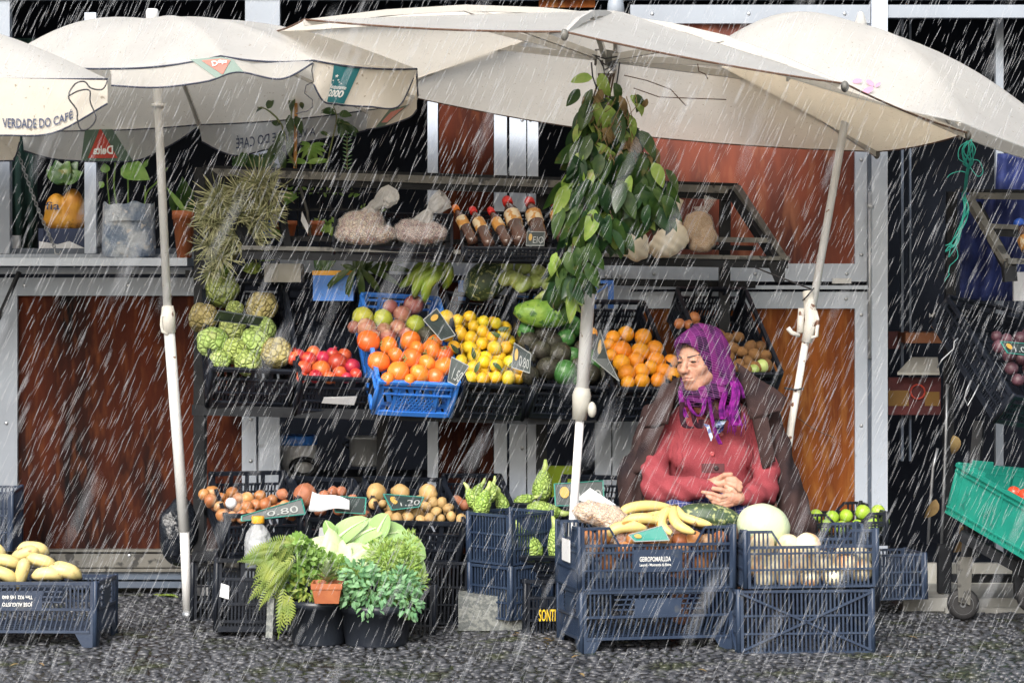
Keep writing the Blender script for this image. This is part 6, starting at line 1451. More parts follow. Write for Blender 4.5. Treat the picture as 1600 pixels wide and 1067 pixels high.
mb = MB(); G = [[at(1500 + 110 * u, 240 + 230 * v if u > .5 else 300 + 170 * v, 9.5 + .03 * math.sin(u * 17 + v * 5) + .015 * math.sin(v * 19)) for u in [i / 30 for i in range(31)]] for v in [j / 24 for j in range(25)]]
mb.grid(G, .004); single('blue_tarpaulin', mb, 'blue_cloth', 'creased dark blue cloth hanging behind the right rack', 'cloth')
mb = MB(); pbox(mb, 1584, 425, 1640, 470, 9.3, .02); single('white_board', mb, 'paper', 'white board at the right edge under the second rack', 'board'); mb = MB(); pbox(mb, 1500, 484, 1516, 524, 9.35, .02); single('white_board', mb, 'paper', 'white board behind the crate of purple potatoes', 'board')
mb = MB(); pbox(mb, 1415, 520, 1482, 536, 9.6, .35); single('wooden_counter', mb, 'wood_table', 'orange brown wooden counter in the dark right bay', 'counter')
t = thing('yellow_bowl', 'yellow fruit wrapped in torn film on the wooden counter', 'bowl', at(1470, 520, 9.6)); c = at(1466, 504, 9.55)
mb = MB(); mb.ell(tuple(c), (.032, .03, .036), nu=16, nv=12); part('bowl', mb, 'cap_yellow', t)
mb = MB(); mb.grid([[c + Vector((-.045 + .08 * i / 8, -.035, .02 + .02 * j / 3 + .008 * math.sin(i * 2.1 + j))) for i in range(9)] for j in range(4)], .001); part('wrap', mb, 'film_dense', t)
mb = MB(); mb.poly([at(1402, 582, 9.6), at(1424, 558, 9.75), at(1465, 558, 9.75), at(1468, 582, 9.6)], .01, Vector((0, 0, -1))); single('paper_tray', mb, 'cream_paint', 'pale folded tray on the lower shelf of the right bay', 'tray')
mb = MB(); pbox(mb, 1388, 590, 1470, 648, 9.7, .05); o = single('red_banner', mb, 'red_cloth', 'dark red banner with a yellow band in the right bay', 'banner')
mb = MB(); pbox(mb, 1388, 610, 1420, 634, 9.696, .003); part('band', mb, 'yellow_cloth', o); mb = MB(); pbox(mb, 1445, 612, 1468, 634, 9.696, .003); part('band', mb, 'yellow_cloth', o)
mb = MB(); mb.tube([at(1434 + 11 * math.cos(a), 612 + 11 * math.sin(a), 9.69) for a in [2 * PI * k / 20 for k in range(20)]], .004, 6, closed=True); part('emblem', mb, 'logo_red', o)
mb = MB(); pbox(mb, 1388, 518, 1415, 545, 9.8, .05); single('red_cushion', mb, 'red_cloth', 'dark red cushion left of the wooden counter', 'cushion')
g = MB(); rr = random.Random(8)
for (x, y, l_) in ((1462, 790, .1), (1500, 830, .12), (1510, 845, .1), (1490, 690, .09)):
    leafshape(g, at(x, y - 10, 9.0), Vector((rr.uniform(-.5, .5), -.2, -1)), Vector((.4, -1, 0)), l_, .05, 1.2, seg=7)
single('dry_leaves', g, 'leaf_dry', 'curled brown dry leaves hanging by the turquoise crate', 'leaves')
g.__init__()
for (pts) in ([(1450, 850), (1454, 780), (1458, 730), (1465, 700)], [(1471, 850), (1475, 760), (1478, 680), (1480, 600)]):
    g.tube([at(x, y, 9.2) for x, y in pts], .006, 8)
single('thin_rods', g, 'galvanised', 'two thin bent metal rods standing in the right bay', 'rods')
t = thing('cart', 'black steel cart with a rubber castor wheel under the turquoise crate', 'cart', at(1505, 968, 8.8))
mb = MB()
mb.bar(at(1520, 870, 8.8), at(1520, 770, 8.8), .05, .05); mb.bar(at(1500, 835, 8.7), at(1660, 925, 8.5), .03, .04); mb.bar(at(1488, 903, 8.9), at(1700, 903, 8.9), .04, .03); mb.bar(at(1475, 850, 9.15), at(1475, 925, 9.15), .05, .05); mb.bar(at(1590, 870, 8.6), at(1594, 935, 8.6), .04, .04)
part('frame', mb, 'steel_black', t)
mb = MB(); mb.poly([at(1494, 870, 8.77), at(1520, 870, 8.77), at(1516, 945, 8.77), at(1498, 940, 8.77)], .008); part('fork', mb, 'steel_worn', t)
c = at(1505, 943, 8.8); W_ = Matrix.Translation(c) @ Matrix.Rotation(R(-12), 4, 'Z') @ Matrix.Rotation(PI / 2, 4, 'X')
mb = MB(); mb.lathe([(.040, -.016), (.055, -.017), (.062, -.009), (.062, .009), (.055, .017), (.040, .016)], 32, W_); wl = part('wheel', mb, 'rubber', t)
mb = MB(); mb.lathe([(0, .012), (.012, .019), (.014, .012), (.034, .010), (.040, .017), (.041, .0), (.034, -.010), (0, -.010)], 28, W_); part('rim', mb, 'galvanised', wl)
mb = MB(); W2 = Matrix.Translation(at(1614, 932, 8.55)) @ Matrix.Rotation(PI / 2, 4, 'X'); mb.lathe([(.0, -.016), (.055, -.017), (.062, -.009), (.062, .009), (.055, .017), (.0, .016)], 32, W2); part('wheel', mb, 'rubber', t)
t = thing('hook_chain', 'short chain and bent wire hook on the side of the right crate', 'chain', at(1514, 600, 8.9)); mb = MB()
mb.tube([at(x, y, 8.72) for x, y in ((1497, 528), (1491, 534), (1490, 545), (1472, 562), (1464, 575))], .003, 6); mb.tube([at(x, y, 8.7) for x, y in ((1517, 594), (1510, 610), (1507, 622), (1512, 634), (1520, 620), (1530, 600))], .0028, 6)
part('links', mb, 'galvanised', t)
# ---------------------------------------------------------------- the seated woman
def stripes(m, c_line, specs, base2=None):
    """woven check: specs = (axis vector, period m, width 0..1, mix)"""
    nt = m.node_tree; N = nt.nodes; L = nt.links; b = N['Principled BSDF']; src = b.inputs['Base Color'].links[0].from_socket
    tc = N.new('ShaderNodeTexCoord')
    for ax, per, wd, mx, col in specs:
        d = N.new('ShaderNodeVectorMath'); d.operation = 'DOT_PRODUCT'; d.inputs[1].default_value = ax; L.new(tc.outputs['Object'], d.inputs[0])
        k = N.new('ShaderNodeMath'); k.operation = 'MULTIPLY'; k.inputs[1].default_value = 1 / per; L.new(d.outputs['Value'], k.inputs[0])
        f = N.new('ShaderNodeMath'); f.operation = 'FRACT'; L.new(k.outputs[0], f.inputs[0])
        l = N.new('ShaderNodeMath'); l.operation = 'LESS_THAN'; l.inputs[1].default_value = wd; L.new(f.outputs[0], l.inputs[0])
        q = N.new('ShaderNodeMath'); q.operation = 'MULTIPLY'; q.inputs[1].default_value = mx; L.new(l.outputs[0], q.inputs[0])
        x = N.new('ShaderNodeMix'); x.data_type = 'RGBA'; L.new(q.outputs[0], x.inputs['Factor']); L.new(src, x.inputs[6]); x.inputs[7].default_value = (*col, 1); src = x.outputs[2]
    L.new(src, b.inputs['Base Color'])
mat('skin', (.54, .31, .22), (.44, .22, .15), 22, .5, .45, 130, sub=.05, dirt=(.44, .19, .13), dscale=30, dlo=.48, dhi=.75, bdist=.006)
mat('scarf_purple', (.085, .012, .10), (.018, .008, .03), 7, .9, .4, 160, lo=.45, hi=.55, spec=.08)
stripes(MATS['scarf_purple'], None, [((1, .2, .2), .070, .34, .75, (.16, .018, .14)), ((.2, .3, 1), .085, .32, .5, (.12, .012, .12)), ((.25, .35, 1), .0085, .25, .42, (.30, .11, .28)), ((1, .2, .2), .024, .08, .35, (.35, .12, .33))])
mat('scarf_dark', (.03, .012, .02), (.05, .02, .03), 30, .9, spec=.05)
mat('scarf_magenta', (.22, .02, .22), (.06, .01, .09), 40, .9, .5, 300, spec=.05)
mat('wool_red', (.31, .062, .075), (.25, .046, .058), 14, .95, 1, 420, dirt=(.33, .085, .10), dscale=380, dlo=.5, dhi=.7, bdist=.003, spec=.08)
mat('wool_dark', (.10, .03, .035), rough=.9)
mat('coat_brown', (.042, .025, .025), (.060, .037, .036), 12, .9, .8, 260, dirt=(.02, .015, .018), dscale=7, dlo=.5, dhi=.7, bdist=.004, spec=.15)
mat('skirt_navy', (.025, .03, .10), (.035, .045, .14), 10, .9, .4, 60, spec=.08)
stripes(MATS['skirt_navy'], None, [((1, 0, .1), .030, .08, .6, (.40, .42, .55)), ((0, .5, 1), .030, .08, .6, (.40, .42, .55)), ((1, 0, .1), .015, .10, .35, (.28, .1, .16))])
mat('shirt_blue', (.42, .50, .66), (.10, .12, .28), 60, .8, lo=.5, hi=.55)
mat('hair_grey', (.05, .045, .045), (.10, .09, .09), 60, .7)
mat('eye_dark', (.02, .013, .01), rough=.15); mat('eye_white', (.5, .45, .42), rough=.2)
mat('lip', (.36, .13, .10), rough=.5)
mat('button_red', (.42, .07, .08), rough=.25, coat=.4); mat('button_dark', (.03, .02, .022), rough=.3)
C0 = at(1115, 785, 8.6)
WM = thing('person', 'seated woman in purple checked headscarf, red cardigan and brown coat, hands folded in her lap', 'person', C0)
def q3(px, py, Y): return tuple(at(px, py, Y) - C0)
def qc(P, pts, k=.02): return chain(P, [q3(*p[:3]) for p in pts], [p[3] for p in pts], k)
# head
HM = Matrix.Translation(at(1093, 563, 8.57) - C0) @ Matrix.Rotation(R(-41), 4, 'Z') @ Matrix.Rotation(R(4), 4, 'X') @ Matrix.Rotation(R(-3), 4, 'Y')
def head(P):
    X = np.abs(P[..., 0]); S = np.stack([X, P[..., 1], P[..., 2]], -1)       # mirrored half for paired features
    d = sE(P, (0, .015, .03), (.074, .092, .085))
    d = smin(d, sE(P, (0, -.022, -.03), (.060, .066, .082)), .03)
    d = smin(d, sE(P, (0, -.052, -.092), (.027, .026, .021)), .022)
    d = smin(d, sC(S, (.044, -.012, -.060), (.020, -.052, -.092), .017, .015), .02)
    d = smin(d, sE(S, (.040, -.058, -.026), (.022, .018, .019)), .018)
    d = smin(d, sC(S, (.041, -.067, .021), (.014, -.083, .018), .0055, .009), .012)
    d = smax(d, -sE(S, (.032, -.096, .002), (.018, .015, .011)), .012)
    d = smin(d, sE(S, (.031, -.072, .002), (.0155, .0145, .0115)), .004)
    d = smin(d, sC(S, (.018, -.0835, .0085), (.042, -.0770, .0070), .0038), .003)
    d = smin(d, sC(S, (.020, -.0820, -.0075), (.044, -.0745, -.0105), .0034), .005)
    d = smax(d, -sC(S, (.019, -.0895, .0015), (.043, -.0820, .0005), .0034), .002)
    d = smin(d, sC(P, (0, -.084, .014), (0, -.106, -.026), .0085, .0115), .012)
    d = smin(d, sE(P, (0, -.108, -.030), (.0145, .0135, .0115)), .008)
    d = smin(d, sE(S, (.0145, -.096, -.034), (.0085, .011, .0085)), .006)
    d = smax(d, -sC(S, (.007, -.105, -.043), (.008, -.098, -.040), .0035), .003)
    d = smin(d, sE(P, (0, -.080, -.058), (.030, .016, .020)), .018)
    d = smin(d, sC(S, (0, -.0955, -.0535), (.020, -.086, -.0575), .0045, .003), .006)
    d = smin(d, sC(S, (0, -.0930, -.0655), (.018, -.085, -.0635), .0050, .003), .006)
    d = smax(d, -sC(S, (0, -.0995, -.0600), (.025, -.0860, -.0625), .0022), .003)
    d = smax(d, -sC(S, (.020, -.096, -.036), (.036, -.074, -.070), .0038), .010)
    d = smax(d, -sC(S, (.034, -.074, -.072), (.036, -.062, -.092), .0022), .008)
    d = smax(d, -sC(S, (.052, -.063, -.004), (.062, -.044, -.014), .0016), .005)
    d = smax(d, -sC(S, (.052, -.063, .004), (.062, -.044, .008), .0014), .005)
    d = smax(d, -sC(S, (.018, -.086, -.016), (.040, -.074, -.022), .0014), .006)
    d = smax(d, -sC(S, (.005, -.0925, .016), (.007, -.089, .034), .0014), .005)
    for z in (.036, .046, .056): d = smax(d, -sC(S, (0, -.0885 + (z - .036) * .35, z), (.040, -.070 + (z - .036) * .35, z + .002), .0017), .004)
    d = smin(d, sC(P, (0, .01, -.05), (0, .03, -.17), .050, .055), .02)
    return d
body = MB(); V_, F_ = sdf_mesh(head, (-.09, -.13, -.20), (.09, .12, .13), .0025)
body.add([HM @ Vector(v) for v in V_.tolist()], [tuple(f) for f in F_.tolist()], None, True)
# torso and arms under the clothes, hands
def torso(P):
    d = sE(P, q3(1112, 735, 8.64), (.13, .09, .17)); d = smin(d, qc(P, [(1048, 668, 8.66, .035), (1110, 645, 8.66, .045), (1178, 668, 8.66, .035)]), .03)
    d = smin(d, qc(P, [(1044, 684, 8.65, .030), (1022, 725, 8.58, .030), (1026, 764, 8.50, .030), (1072, 764, 8.42, .026), (1110, 763, 8.39, .022)]), .01)
    d = smin(d, qc(P, [(1184, 684, 8.65, .030), (1198, 730, 8.58, .030), (1193, 768, 8.50, .030), (1160, 775, 8.38, .022)]), .01)
    d = smin(d, qc(P, [(1080, 800, 8.62, .07), (1060, 815, 8.42, .055), (1065, 960, 8.45, .04)]), .02)
    d = smin(d, qc(P, [(1150, 800, 8.62, .07), (1165, 815, 8.42, .055), (1160, 960, 8.45, .04)]), .02)
    return d
V_, F_ = sdf_mesh(torso, (-.32, -.30, -.50), (.32, .20, .42), .012); body.add([Vector(v) for v in V_.tolist()], [tuple(f) for f in F_.tolist()], None, True)
def hands(P):
    a = qc(P, [(1164, 776, 8.375, .024), (1152, 777, 8.355, .024), (1138, 776, 8.345, .023)], .01)
    a = smin(a, sE(P, q3(1144, 779, 8.348), (.030, .018, .028)), .01)
    for pts in ([(1138, 769, 8.335, .0105), (1127, 765, 8.325, .0095), (1115, 763, 8.322, .0085)],                       # thumb
                [(1140, 774, 8.335, .0098), (1126, 776, 8.318, .0088), (1112, 771, 8.318, .0080), (1098, 768.5, 8.322, .0066)],
                [(1138, 779, 8.335, .0098), (1123, 782, 8.318, .0088), (1111, 778, 8.316, .0078), (1105, 774, 8.322, .0068)],
                [(1139, 784, 8.335, .0095), (1126, 787.5, 8.32, .0085), (1115, 784, 8.318, .0075), (1110, 780, 8.325, .0066)],
                [(1143, 788, 8.34, .0088), (1132, 791, 8.326, .0078), (1122, 789, 8.323, .0068), (1118, 786, 8.328, .006)]):
        a = smin(a, qc(P, pts, .003), .0035)
    b = qc(P, [(1108, 758, 8.395, .024), (1120, 755, 8.375, .023), (1136, 753, 8.365, .021)], .01)
    for pts in ([(1136, 746, 8.352, .0098), (1148, 748, 8.345, .0088), (1157, 755, 8.342, .0076)],
                [(1137, 750, 8.348, .0100), (1150, 753, 8.338, .0090), (1158, 761, 8.336, .0078)],
                [(1137, 755, 8.345, .0098), (1149, 759, 8.333, .0088), (1156, 766, 8.333, .0076)],
                [(1135, 760, 8.345, .0090), (1144, 765, 8.336, .0080), (1150, 770, 8.336, .0068)],
                [(1122, 748, 8.36, .0110), (1132, 742, 8.35, .0095), (1142, 741, 8.348, .0085)]):
        b = smin(b, qc(P, pts, .003), .0035)
    return np.minimum(a, b)
lo = Vector(q3(1090, 800, 8.25)); hi = Vector(q3(1178, 730, 8.45))
V_, F_ = sdf_mesh(hands, (lo.x, lo.y, lo.z), (hi.x, hi.y, hi.z), .0022); body.add([Vector(v) for v in V_.tolist()], [tuple(f) for f in F_.tolist()], None, True)
part('body', body, 'skin', WM, False)
HW = Matrix.Translation(C0) @ HM
def hp(x, y, z): return HW @ Vector((x, y, z))
for s in (-1, 1):
    mb = MB(); mb.ell((0, 0, 0), (.0125, .0072, .0046), HW @ Matrix.Translation((s * .031, -.0808, .0012)), 14, 8); part('eye', mb, 'eye_dark', WM)
    mb = MB()
    for k in range(9): mb.tube([hp(s * (.014 + .0042 * k), -.0945 + .0022 * k + .0002 * k * k, .0195 + .0008 * k), hp(s * (.021 + .0042 * k), -.091 + .0022 * k + .0003 * k * k, .0225 + .0005 * k)], [.0030, .0018], 4)
    part('eyebrow', mb, 'hair_grey', WM)
mb = MB(); rh = random.Random(3)
for k in range(60):
    x = -.055 + .11 * rh.random(); z = .066 + rh.uniform(-.004, .012); mb.tube([hp(x, -.074 + abs(x) * .5, z + .02), hp(x * 1.05, -.083 + abs(x) * .55, z + .004), hp(x * 1.12 - .004, -.081 + abs(x) * .6, z - rh.uniform(.004, .018))], .0011, 4)
for k in range(40):
    s = 1; mb.tube([hp(.055 + rh.uniform(0, .006), -.045 + rh.uniform(-.008, .01), .05), hp(.064 + rh.uniform(0, .004), -.038 + rh.uniform(-.01, .01), .015), hp(.064, -.03, -.01 - rh.uniform(0, .02))], .001, 4)
part('hair', mb, 'hair_grey', WM)
mb = MB(); mb.tube([hp(-.017, -.0925, -.0580), hp(-.008, -.0975, -.0562), hp(0, -.0992, -.0568), hp(.008, -.0975, -.0562), hp(.017, -.0925, -.0580)], [.0008, .0019, .0018, .0019, .0008], 6)
mb.tube([hp(-.016, -.0915, -.0640), hp(0, -.0972, -.0655), hp(.016, -.0915, -.0640)], [.0008, .0023, .0008], 6); part('lips', mb, 'lip', WM)
# headscarf
def hood(P):
    d = sE(P, (0, .030, .022), (.094, .112, .117)); d = smin(d, sE(P, (0, -.045, .070), (.066, .058, .038)), .03)
    d = smin(d, sC(P, (.06, .05, -.05), (.07, .05, -.12), .05, .055), .04); d = smin(d, sC(P, (-.055, .03, -.05), (-.05, .03, -.12), .038, .045), .04)
    d = d + .0030 * np.sin(P[..., 2] * 70 + P[..., 1] * 90) * np.clip((P[..., 1] + .06) * 12, 0, 1) + .0015 * np.sin(P[..., 0] * 120)
    d = smax(d, -sE(P, (0, -.115, -.035), (.068, .090, .102)), .008)
    return smax(d, -(sE(P, (0, -.09, -.02), (.062, .09, .094))), .006)
mb = sdf_mb(hood, (-.14, -.15, -.20), (.16, .18, .17), .004, HM); part('headscarf', mb, 'scarf_purple', WM, False)
mb = sdf_mb(lambda P: smin(chain(P, [(-.070, .0, -.055), (-.052, -.035, -.105), (-.005, -.055, -.128), (.050, -.045, -.120), (.090, .0, -.095), (.09, .06, -.07)], [.018, .022, .024, .026, .026, .02], .01), chain(P, [(-.062, .0, -.095), (-.03, -.05, -.150), (.04, -.055, -.150), (.10, -.01, -.12)], [.018, .020, .022, .02], .01), .008) + .003 * np.sin(P[..., 2] * 230 + P[..., 0] * 60), (-.14, -.12, -.21), (.16, .12, -.02), .004, HM)
part('scarf_wrap', mb, 'scarf_purple', WM, False)
mb = MB()
def ribbon(pts, w, yo=0):
    for j in range(5):
        o = (j - 2) * w / 3.6; mb.tube([cr([at(x + o * (.6 + .4 * i / len(pts)), y, Y + yo + .004 * math.sin(j * 2 + i)) for i, (x, y, Y) in enumerate(pts)], t / 16) for t in range(17)], w / FPX * 8.5 * .17, 6)
ribbon([(1146, 596, 8.50), (1150, 615, 8.46), (1146, 640, 8.45), (1152, 665, 8.44)], 13)
ribbon([(1134, 612, 8.48), (1128, 635, 8.46), (1130, 655, 8.45)], 9)
ribbon([(1063, 610, 8.50), (1066, 635, 8.47), (1072, 652, 8.46)], 7)
ribbon([(1074, 622, 8.47), (1080, 640, 8.45), (1092, 650, 8.44), (1099, 640, 8.45), (1101, 622, 8.47)], 5)
ribbon([(1108, 620, 8.47), (1112, 650, 8.44), (1118, 676, 8.43), (1126, 694, 8.43)], 5)
ribbon([(1150, 590, 8.52), (1158, 605, 8.50), (1162, 622, 8.49)], 4)
rf = random.Random(4)
for k in range(22):
    x = 1136 + rf.uniform(0, 28); y = 640 + rf.uniform(-8, 12); mb.tube([at(x, y, 8.45), at(x + rf.uniform(-5, 5), y + 14, 8.435), at(x + rf.uniform(-9, 6), y + rf.uniform(22, 32), 8.44)], .0017, 4)
part('scarf_fringe', mb, 'scarf_magenta', WM)
mb = MB()
for (pts, w) in (([(1066, 628, 8.47), (1066, 650, 8.46), (1070, 665, 8.455), (1080, 668, 8.45)], 8), ([(1082, 640, 8.46), (1086, 660, 8.45), (1094, 668, 8.45), (1096, 655, 8.46)], 7), ([(1154, 625, 8.47), (1156, 640, 8.47), (1155, 652, 8.46)], 4), ([(1100, 620, 8.50), (1108, 640, 8.48), (1124, 655, 8.46)], 20)):
    ribbon(pts, w)
part('scarf_tassels', mb, 'scarf_dark', WM)
# cardigan
def card_(P):
    t = sE(P, q3(1112, 735, 8.64), (.172, .120, .185)); t = smin(t, sE(P, q3(1112, 690, 8.645), (.165, .105, .105)), .04)
    t = smin(t, qc(P, [(1038, 672, 8.66, .048), (1075, 652, 8.66, .05), (1150, 652, 8.66, .05), (1190, 672, 8.66, .048)]), .03)
    for x in (1078, 1150): t = smin(t, sE(P, q3(x, 715, 8.565), (.065, .05, .06)), .03)
    t = t + .0022 * np.sin(P[..., 0] * 55) + .003 * np.sin(P[..., 2] * 42 + P[..., 0] * 18)
    l = qc(P, [(1036, 680, 8.65, .050), (1022, 725, 8.58, .052), (1026, 764, 8.50, .053), (1072, 764, 8.42, .044), (1112, 762, 8.385, .032)], .025)
    r = qc(P, [(1190, 680, 8.65, .050), (1198, 730, 8.58, .050), (1193, 768, 8.50, .050), (1176, 775, 8.42, .042), (1163, 776, 8.378, .031)], .025)
    f = .0035 * np.sin(P[..., 0] * 75 + P[..., 2] * 95)
    d = smin(t, l + f, .012); d = smin(d, r + f, .012)
    for c, e in (((1112, 762, 8.385), (1117, 761, 8.38)), ((1163, 776, 8.378), (1159, 776, 8.374))): d = smin(d, sC(P, q3(*c), q3(*e), .0325), .004)
    # open V neck and sleeve mouths
    d = smax(d, -sC(P, q3(1122, 652, 8.50), q3(1121, 695, 8.46), .034, .003), .01)
    d = smax(d, -sC(P, q3(1117, 760, 8.38), q3(1135, 757, 8.37), .022), .004)
    return d
mb = sdf_mb(card_, (-.30, -.30, -.16), (.30, .18, .40), .006); part('cardigan', mb, 'wool_red', WM, False)
mb = MB()     # raised knitted cables, placket and hem band
def onfront(px, py, off=.002, f=card_, y0=8.25, y1=8.7):
    ys = np.arange(y0, y1, .003); P = np.array([q3(px, py, y) for y in ys], np.float32); d = f(P); i = np.argmax(d < 0) if (d < 0).any() else len(ys) - 1
    return at(px, py, ys[i] - off)
for x0, x1 in ((1062, 1056), (1070, 1064), (1172, 1176), (1164, 1166)):
    mb = MB(); mb.tube([onfront(x0 + (x1 - x0) * t / 14 + 1.6 * math.sin(t * 1.9), 662 + 5.0 * t, .001) for t in range(15)], .0035, 6); part('knit_cable', mb, 'wool_red', WM)
mb = MB(); mb.tube([onfront(1119 + .4 * t, 696 + 4.6 * t, -.0005) for t in range(9)], .0016, 6); part('placket', mb, 'wool_dark', WM)
mb = MB(); mb.grid([[onfront(x, y, .0045) for x in range(1096, 1134, 4)] for y in (724, 729, 734, 738)]); part('hem_band', mb, 'wool_dark', WM)
for (x, y) in ((1127, 678), (1113, 709), (1119, 731)):
    p = onfront(x, y, .004); mb = MB(); mb.lathe([(0, .003), (.004, .0035), (.008, .004), (.0095, .002), (.009, -.002), (0, -.002)], 18, Matrix.Translation(p) @ Matrix.Rotation(PI / 2, 4, 'X')); part('button', mb, 'button_red' if y < 725 else 'button_dark', WM)
mb = MB(); mb.poly([at(1110, 655, 8.49), at(1136, 648, 8.50), at(1130, 672, 8.475), at(1118, 682, 8.47)], .004); part('shirt', mb, 'skirt_navy', WM)
mb = MB(); mb.poly([at(1114, 668, 8.465), at(1134, 645, 8.47), at(1137, 655, 8.468), at(1128, 667, 8.46)], .003); mb.poly([at(1096, 660, 8.47), at(1108, 664, 8.462), at(1114, 682, 8.455), at(1111, 690, 8.455), at(1104, 668, 8.46)], .003)
mb.bar(at(1112, 665, 8.455), at(1130, 662, 8.455), .006, .004); part('collar', mb, 'shirt_blue', WM)
# skirt
def skirt(P):
    d = qc(P, [(1112, 800, 8.66, .12), (1062, 806, 8.44, .075)], .03); d = smin(d, qc(P, [(1112, 800, 8.66, .12), (1168, 806, 8.44, .075)]), .03)
    d = smin(d, qc(P, [(1066, 812, 8.46, .075), (1072, 940, 8.50, .085)]), .03); d = smin(d, qc(P, [(1164, 812, 8.46, .075), (1156, 940, 8.50, .085)]), .03)
    return d + .004 * np.sin(P[..., 0] * 60)
mb = sdf_mb(skirt, (-.27, -.28, -.50), (.27, .22, .12), .008); part('skirt', mb, 'skirt_navy', WM, False)
# coat draped over the shoulders
def coat(P):
    d = qc(P, [(1050, 612, 8.66, .038), (1026, 645, 8.66, .042), (1006, 690, 8.64, .046), (988, 745, 8.61, .050), (986, 795, 8.60, .052)], .03)
    d = smin(d, qc(P, [(1160, 600, 8.66, .042), (1196, 640, 8.66, .050), (1215, 700, 8.62, .055), (1232, 765, 8.58, .058), (1246, 820, 8.57, .060), (1250, 870, 8.60, .055)]), .03)
    b = sE(P, q3(1118, 720, 8.80), (.28, .075, .30)); b = smin(b, qc(P, [(1060, 610, 8.72, .05), (1110, 600, 8.74, .06), (1160, 600, 8.72, .05)]), .03)
    d = smin(d, b, .04)
    d = d + .006 * np.sin(P[..., 0] * 62 + P[..., 2] * 9) + .004 * np.sin(P[..., 0] * 120 - P[..., 2] * 22)
    d = smax(d, -card_c(P), .01)
    return smax(d, -sE(P, q3(1097, 575, 8.52), (.115, .12, .14)), .01)
def card_c(P):
    t = sE(P, q3(1112, 735, 8.60), (.180, .16, .19)); t = smin(t, sE(P, q3(1114, 690, 8.60), (.158, .15, .13)), .04); return smax(t, P[..., 1] - .08, .02)
mb = sdf_mb(coat, (-.42, -.26, -.30), (.46, .32, .48), .008); part('coat', mb, 'coat_brown', WM, False)
def lapel(tl, tr, br, bl, bulge, n=10, name='lapel'):
    q = [A3(v) for v in (tl, tr, br, bl)]; G = []
    for j in range(n + 1):
        row = []
        for i in range(n + 1):
            a = q[0].lerp(q[1], i / n).lerp(q[3].lerp(q[2], i / n), j / n); row.append(a + Vector((0, -bulge * math.sin(PI * (.15 + .85 * i / n)) * (.5 + .5 * math.sin(PI * j / n)), .003 * math.sin(j * 1.3 + i))))
        G.append(row)
    mb = MB(); mb.grid(G, .010); part(name, mb, 'coat_brown', WM)
lapel((1150, 566, 8.62), (1229, 620, 8.55), (1222, 641, 8.50), (1172, 656, 8.52), .03)
lapel((1172, 640, 8.52), (1200, 650, 8.50), (1212, 720, 8.50), (1192, 735, 8.52), .012)
lapel((1034, 600, 8.60), (1058, 604, 8.53), (1044, 662, 8.53), (1006, 668, 8.57), .02)
lapel((1008, 665, 8.58), (1040, 660, 8.54), (1012, 735, 8.53), (984, 740, 8.57), .012)
for (x, y) in ((1192, 706), (1214, 753)):
    p = onfront(x, y, .004, coat, 8.35); mb = MB(); mb.lathe([(0, .004), (.009, .004), (.0105, .001), (.01, -.002), (0, -.002)], 16, Matrix.Translation(p) @ Matrix.Rotation(PI / 2, 4, 'X')); part('button', mb, 'button_dark', WM)
mb = MB(); mb.tube([at(x, y, 8.9) for x, y in ((1244, 650), (1262, 664), (1280, 674), (1305, 684))], .002, 5); single('wire_piece', mb, 'wire_rust', 'thin dark wire sticking out beside the brown coat', 'wire')

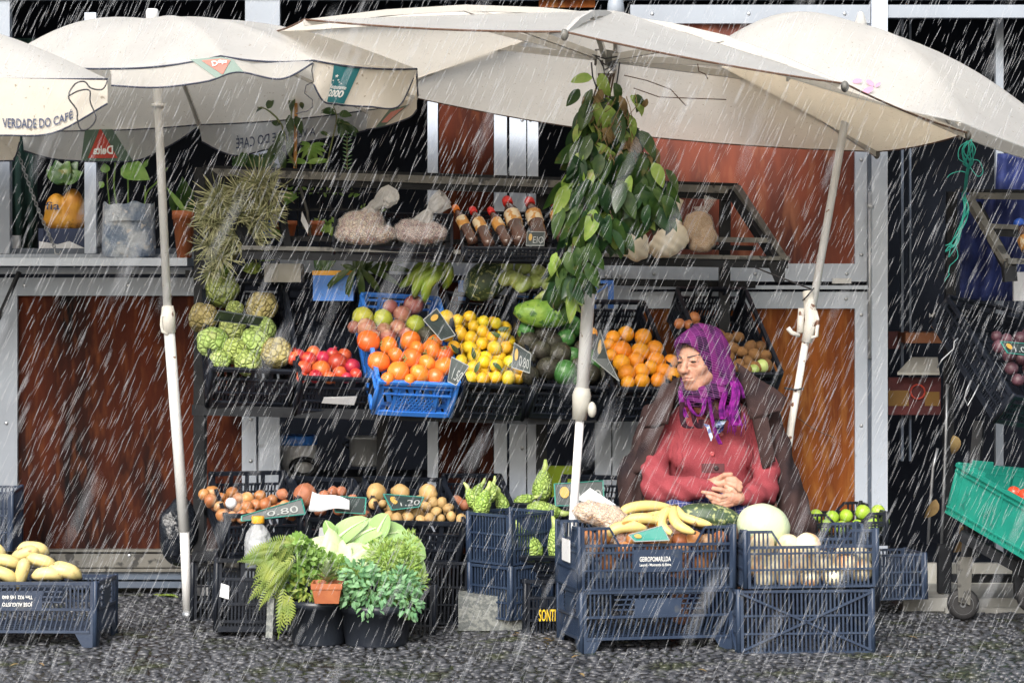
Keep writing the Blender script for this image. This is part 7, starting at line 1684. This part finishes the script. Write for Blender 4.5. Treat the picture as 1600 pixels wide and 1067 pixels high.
# ---------------------------------------------------------------- rain: slender falling drops through the whole air volume
mr = bpy.data.materials.new('rain'); mr.use_nodes = True; nt = mr.node_tree; b = nt.nodes['Principled BSDF']; b.inputs['Base Color'].default_value = (.93, .95, 1, 1); b.inputs['Roughness'].default_value = .25
b.inputs['Specular IOR Level'].default_value = 1
tr = nt.nodes.new('ShaderNodeBsdfTranslucent'); tr.inputs[0].default_value = (.93, .95, 1, 1); mx = nt.nodes.new('ShaderNodeMixShader'); mx.inputs[0].default_value = .4
tp = nt.nodes.new('ShaderNodeBsdfTransparent'); m2 = nt.nodes.new('ShaderNodeMixShader'); m2.inputs[0].default_value = .40
nt.links.new(b.outputs[0], mx.inputs[1]); nt.links.new(tr.outputs[0], mx.inputs[2]); nt.links.new(tp.outputs[0], m2.inputs[1]); nt.links.new(mx.outputs[0], m2.inputs[2]); nt.links.new(m2.outputs[0], nt.nodes['Material Output'].inputs['Surface'])
MATS['rain'] = mr
ra = np.random.default_rng(11); NR = 12000
Yr = np.sqrt(ra.uniform(5.8 ** 2, 9.3 ** 2, NR)); Yr[:170] = ra.uniform(3.0, 5.8, 170); Yr[:70] = ra.uniform(1.8, 3.0, 70)
xr = ra.uniform(-1, 1, NR) * (.245 * Yr + .25); zr = CH + Yr * ra.uniform(-.19, .145, NR)
ang = ra.normal(R(25), R(3.5), NR); L = ra.uniform(.03, .10, NR); rad = np.where(Yr < 5.8, ra.uniform(.0009, .0016, NR), ra.uniform(.0004, .0008, NR))
ok = zr - L > .03
vs = []; fs = []
for i in np.nonzero(ok)[0]:
    d = Vector((math.sin(ang[i]), .04, math.cos(ang[i]))); p = Vector((xr[i], Yr[i], zr[i])); o = len(vs); r = float(rad[i]); l_ = float(L[i])
    for t, k in ((-.5, .0), (-.3, .8), (.2, 1), (.5, .0)):
        c = p + d * l_ * t
        if k == 0: vs.append(tuple(c))
        else:
            for q in range(3): a = 2 * PI * q / 3; vs.append((c.x + math.cos(a) * r * k, c.y + math.sin(a) * r * k, c.z))
    a = o; b_ = [o + 1, o + 2, o + 3]; c_ = [o + 4, o + 5, o + 6]; e = o + 7
    for q in range(3):
        q2 = (q + 1) % 3; fs += [(a, b_[q2], b_[q]), (b_[q], b_[q2], c_[q2], c_[q]), (c_[q], c_[q2], e)]
mb = MB(); mb.v = vs; mb.f = fs; mb.sm = [True] * len(fs); mb.mi = [0] * len(fs)
single('rain', mb, 'rain', 'slanting streaks of falling rain', 'rain', kind='stuff', origin=(0, 5, 0))
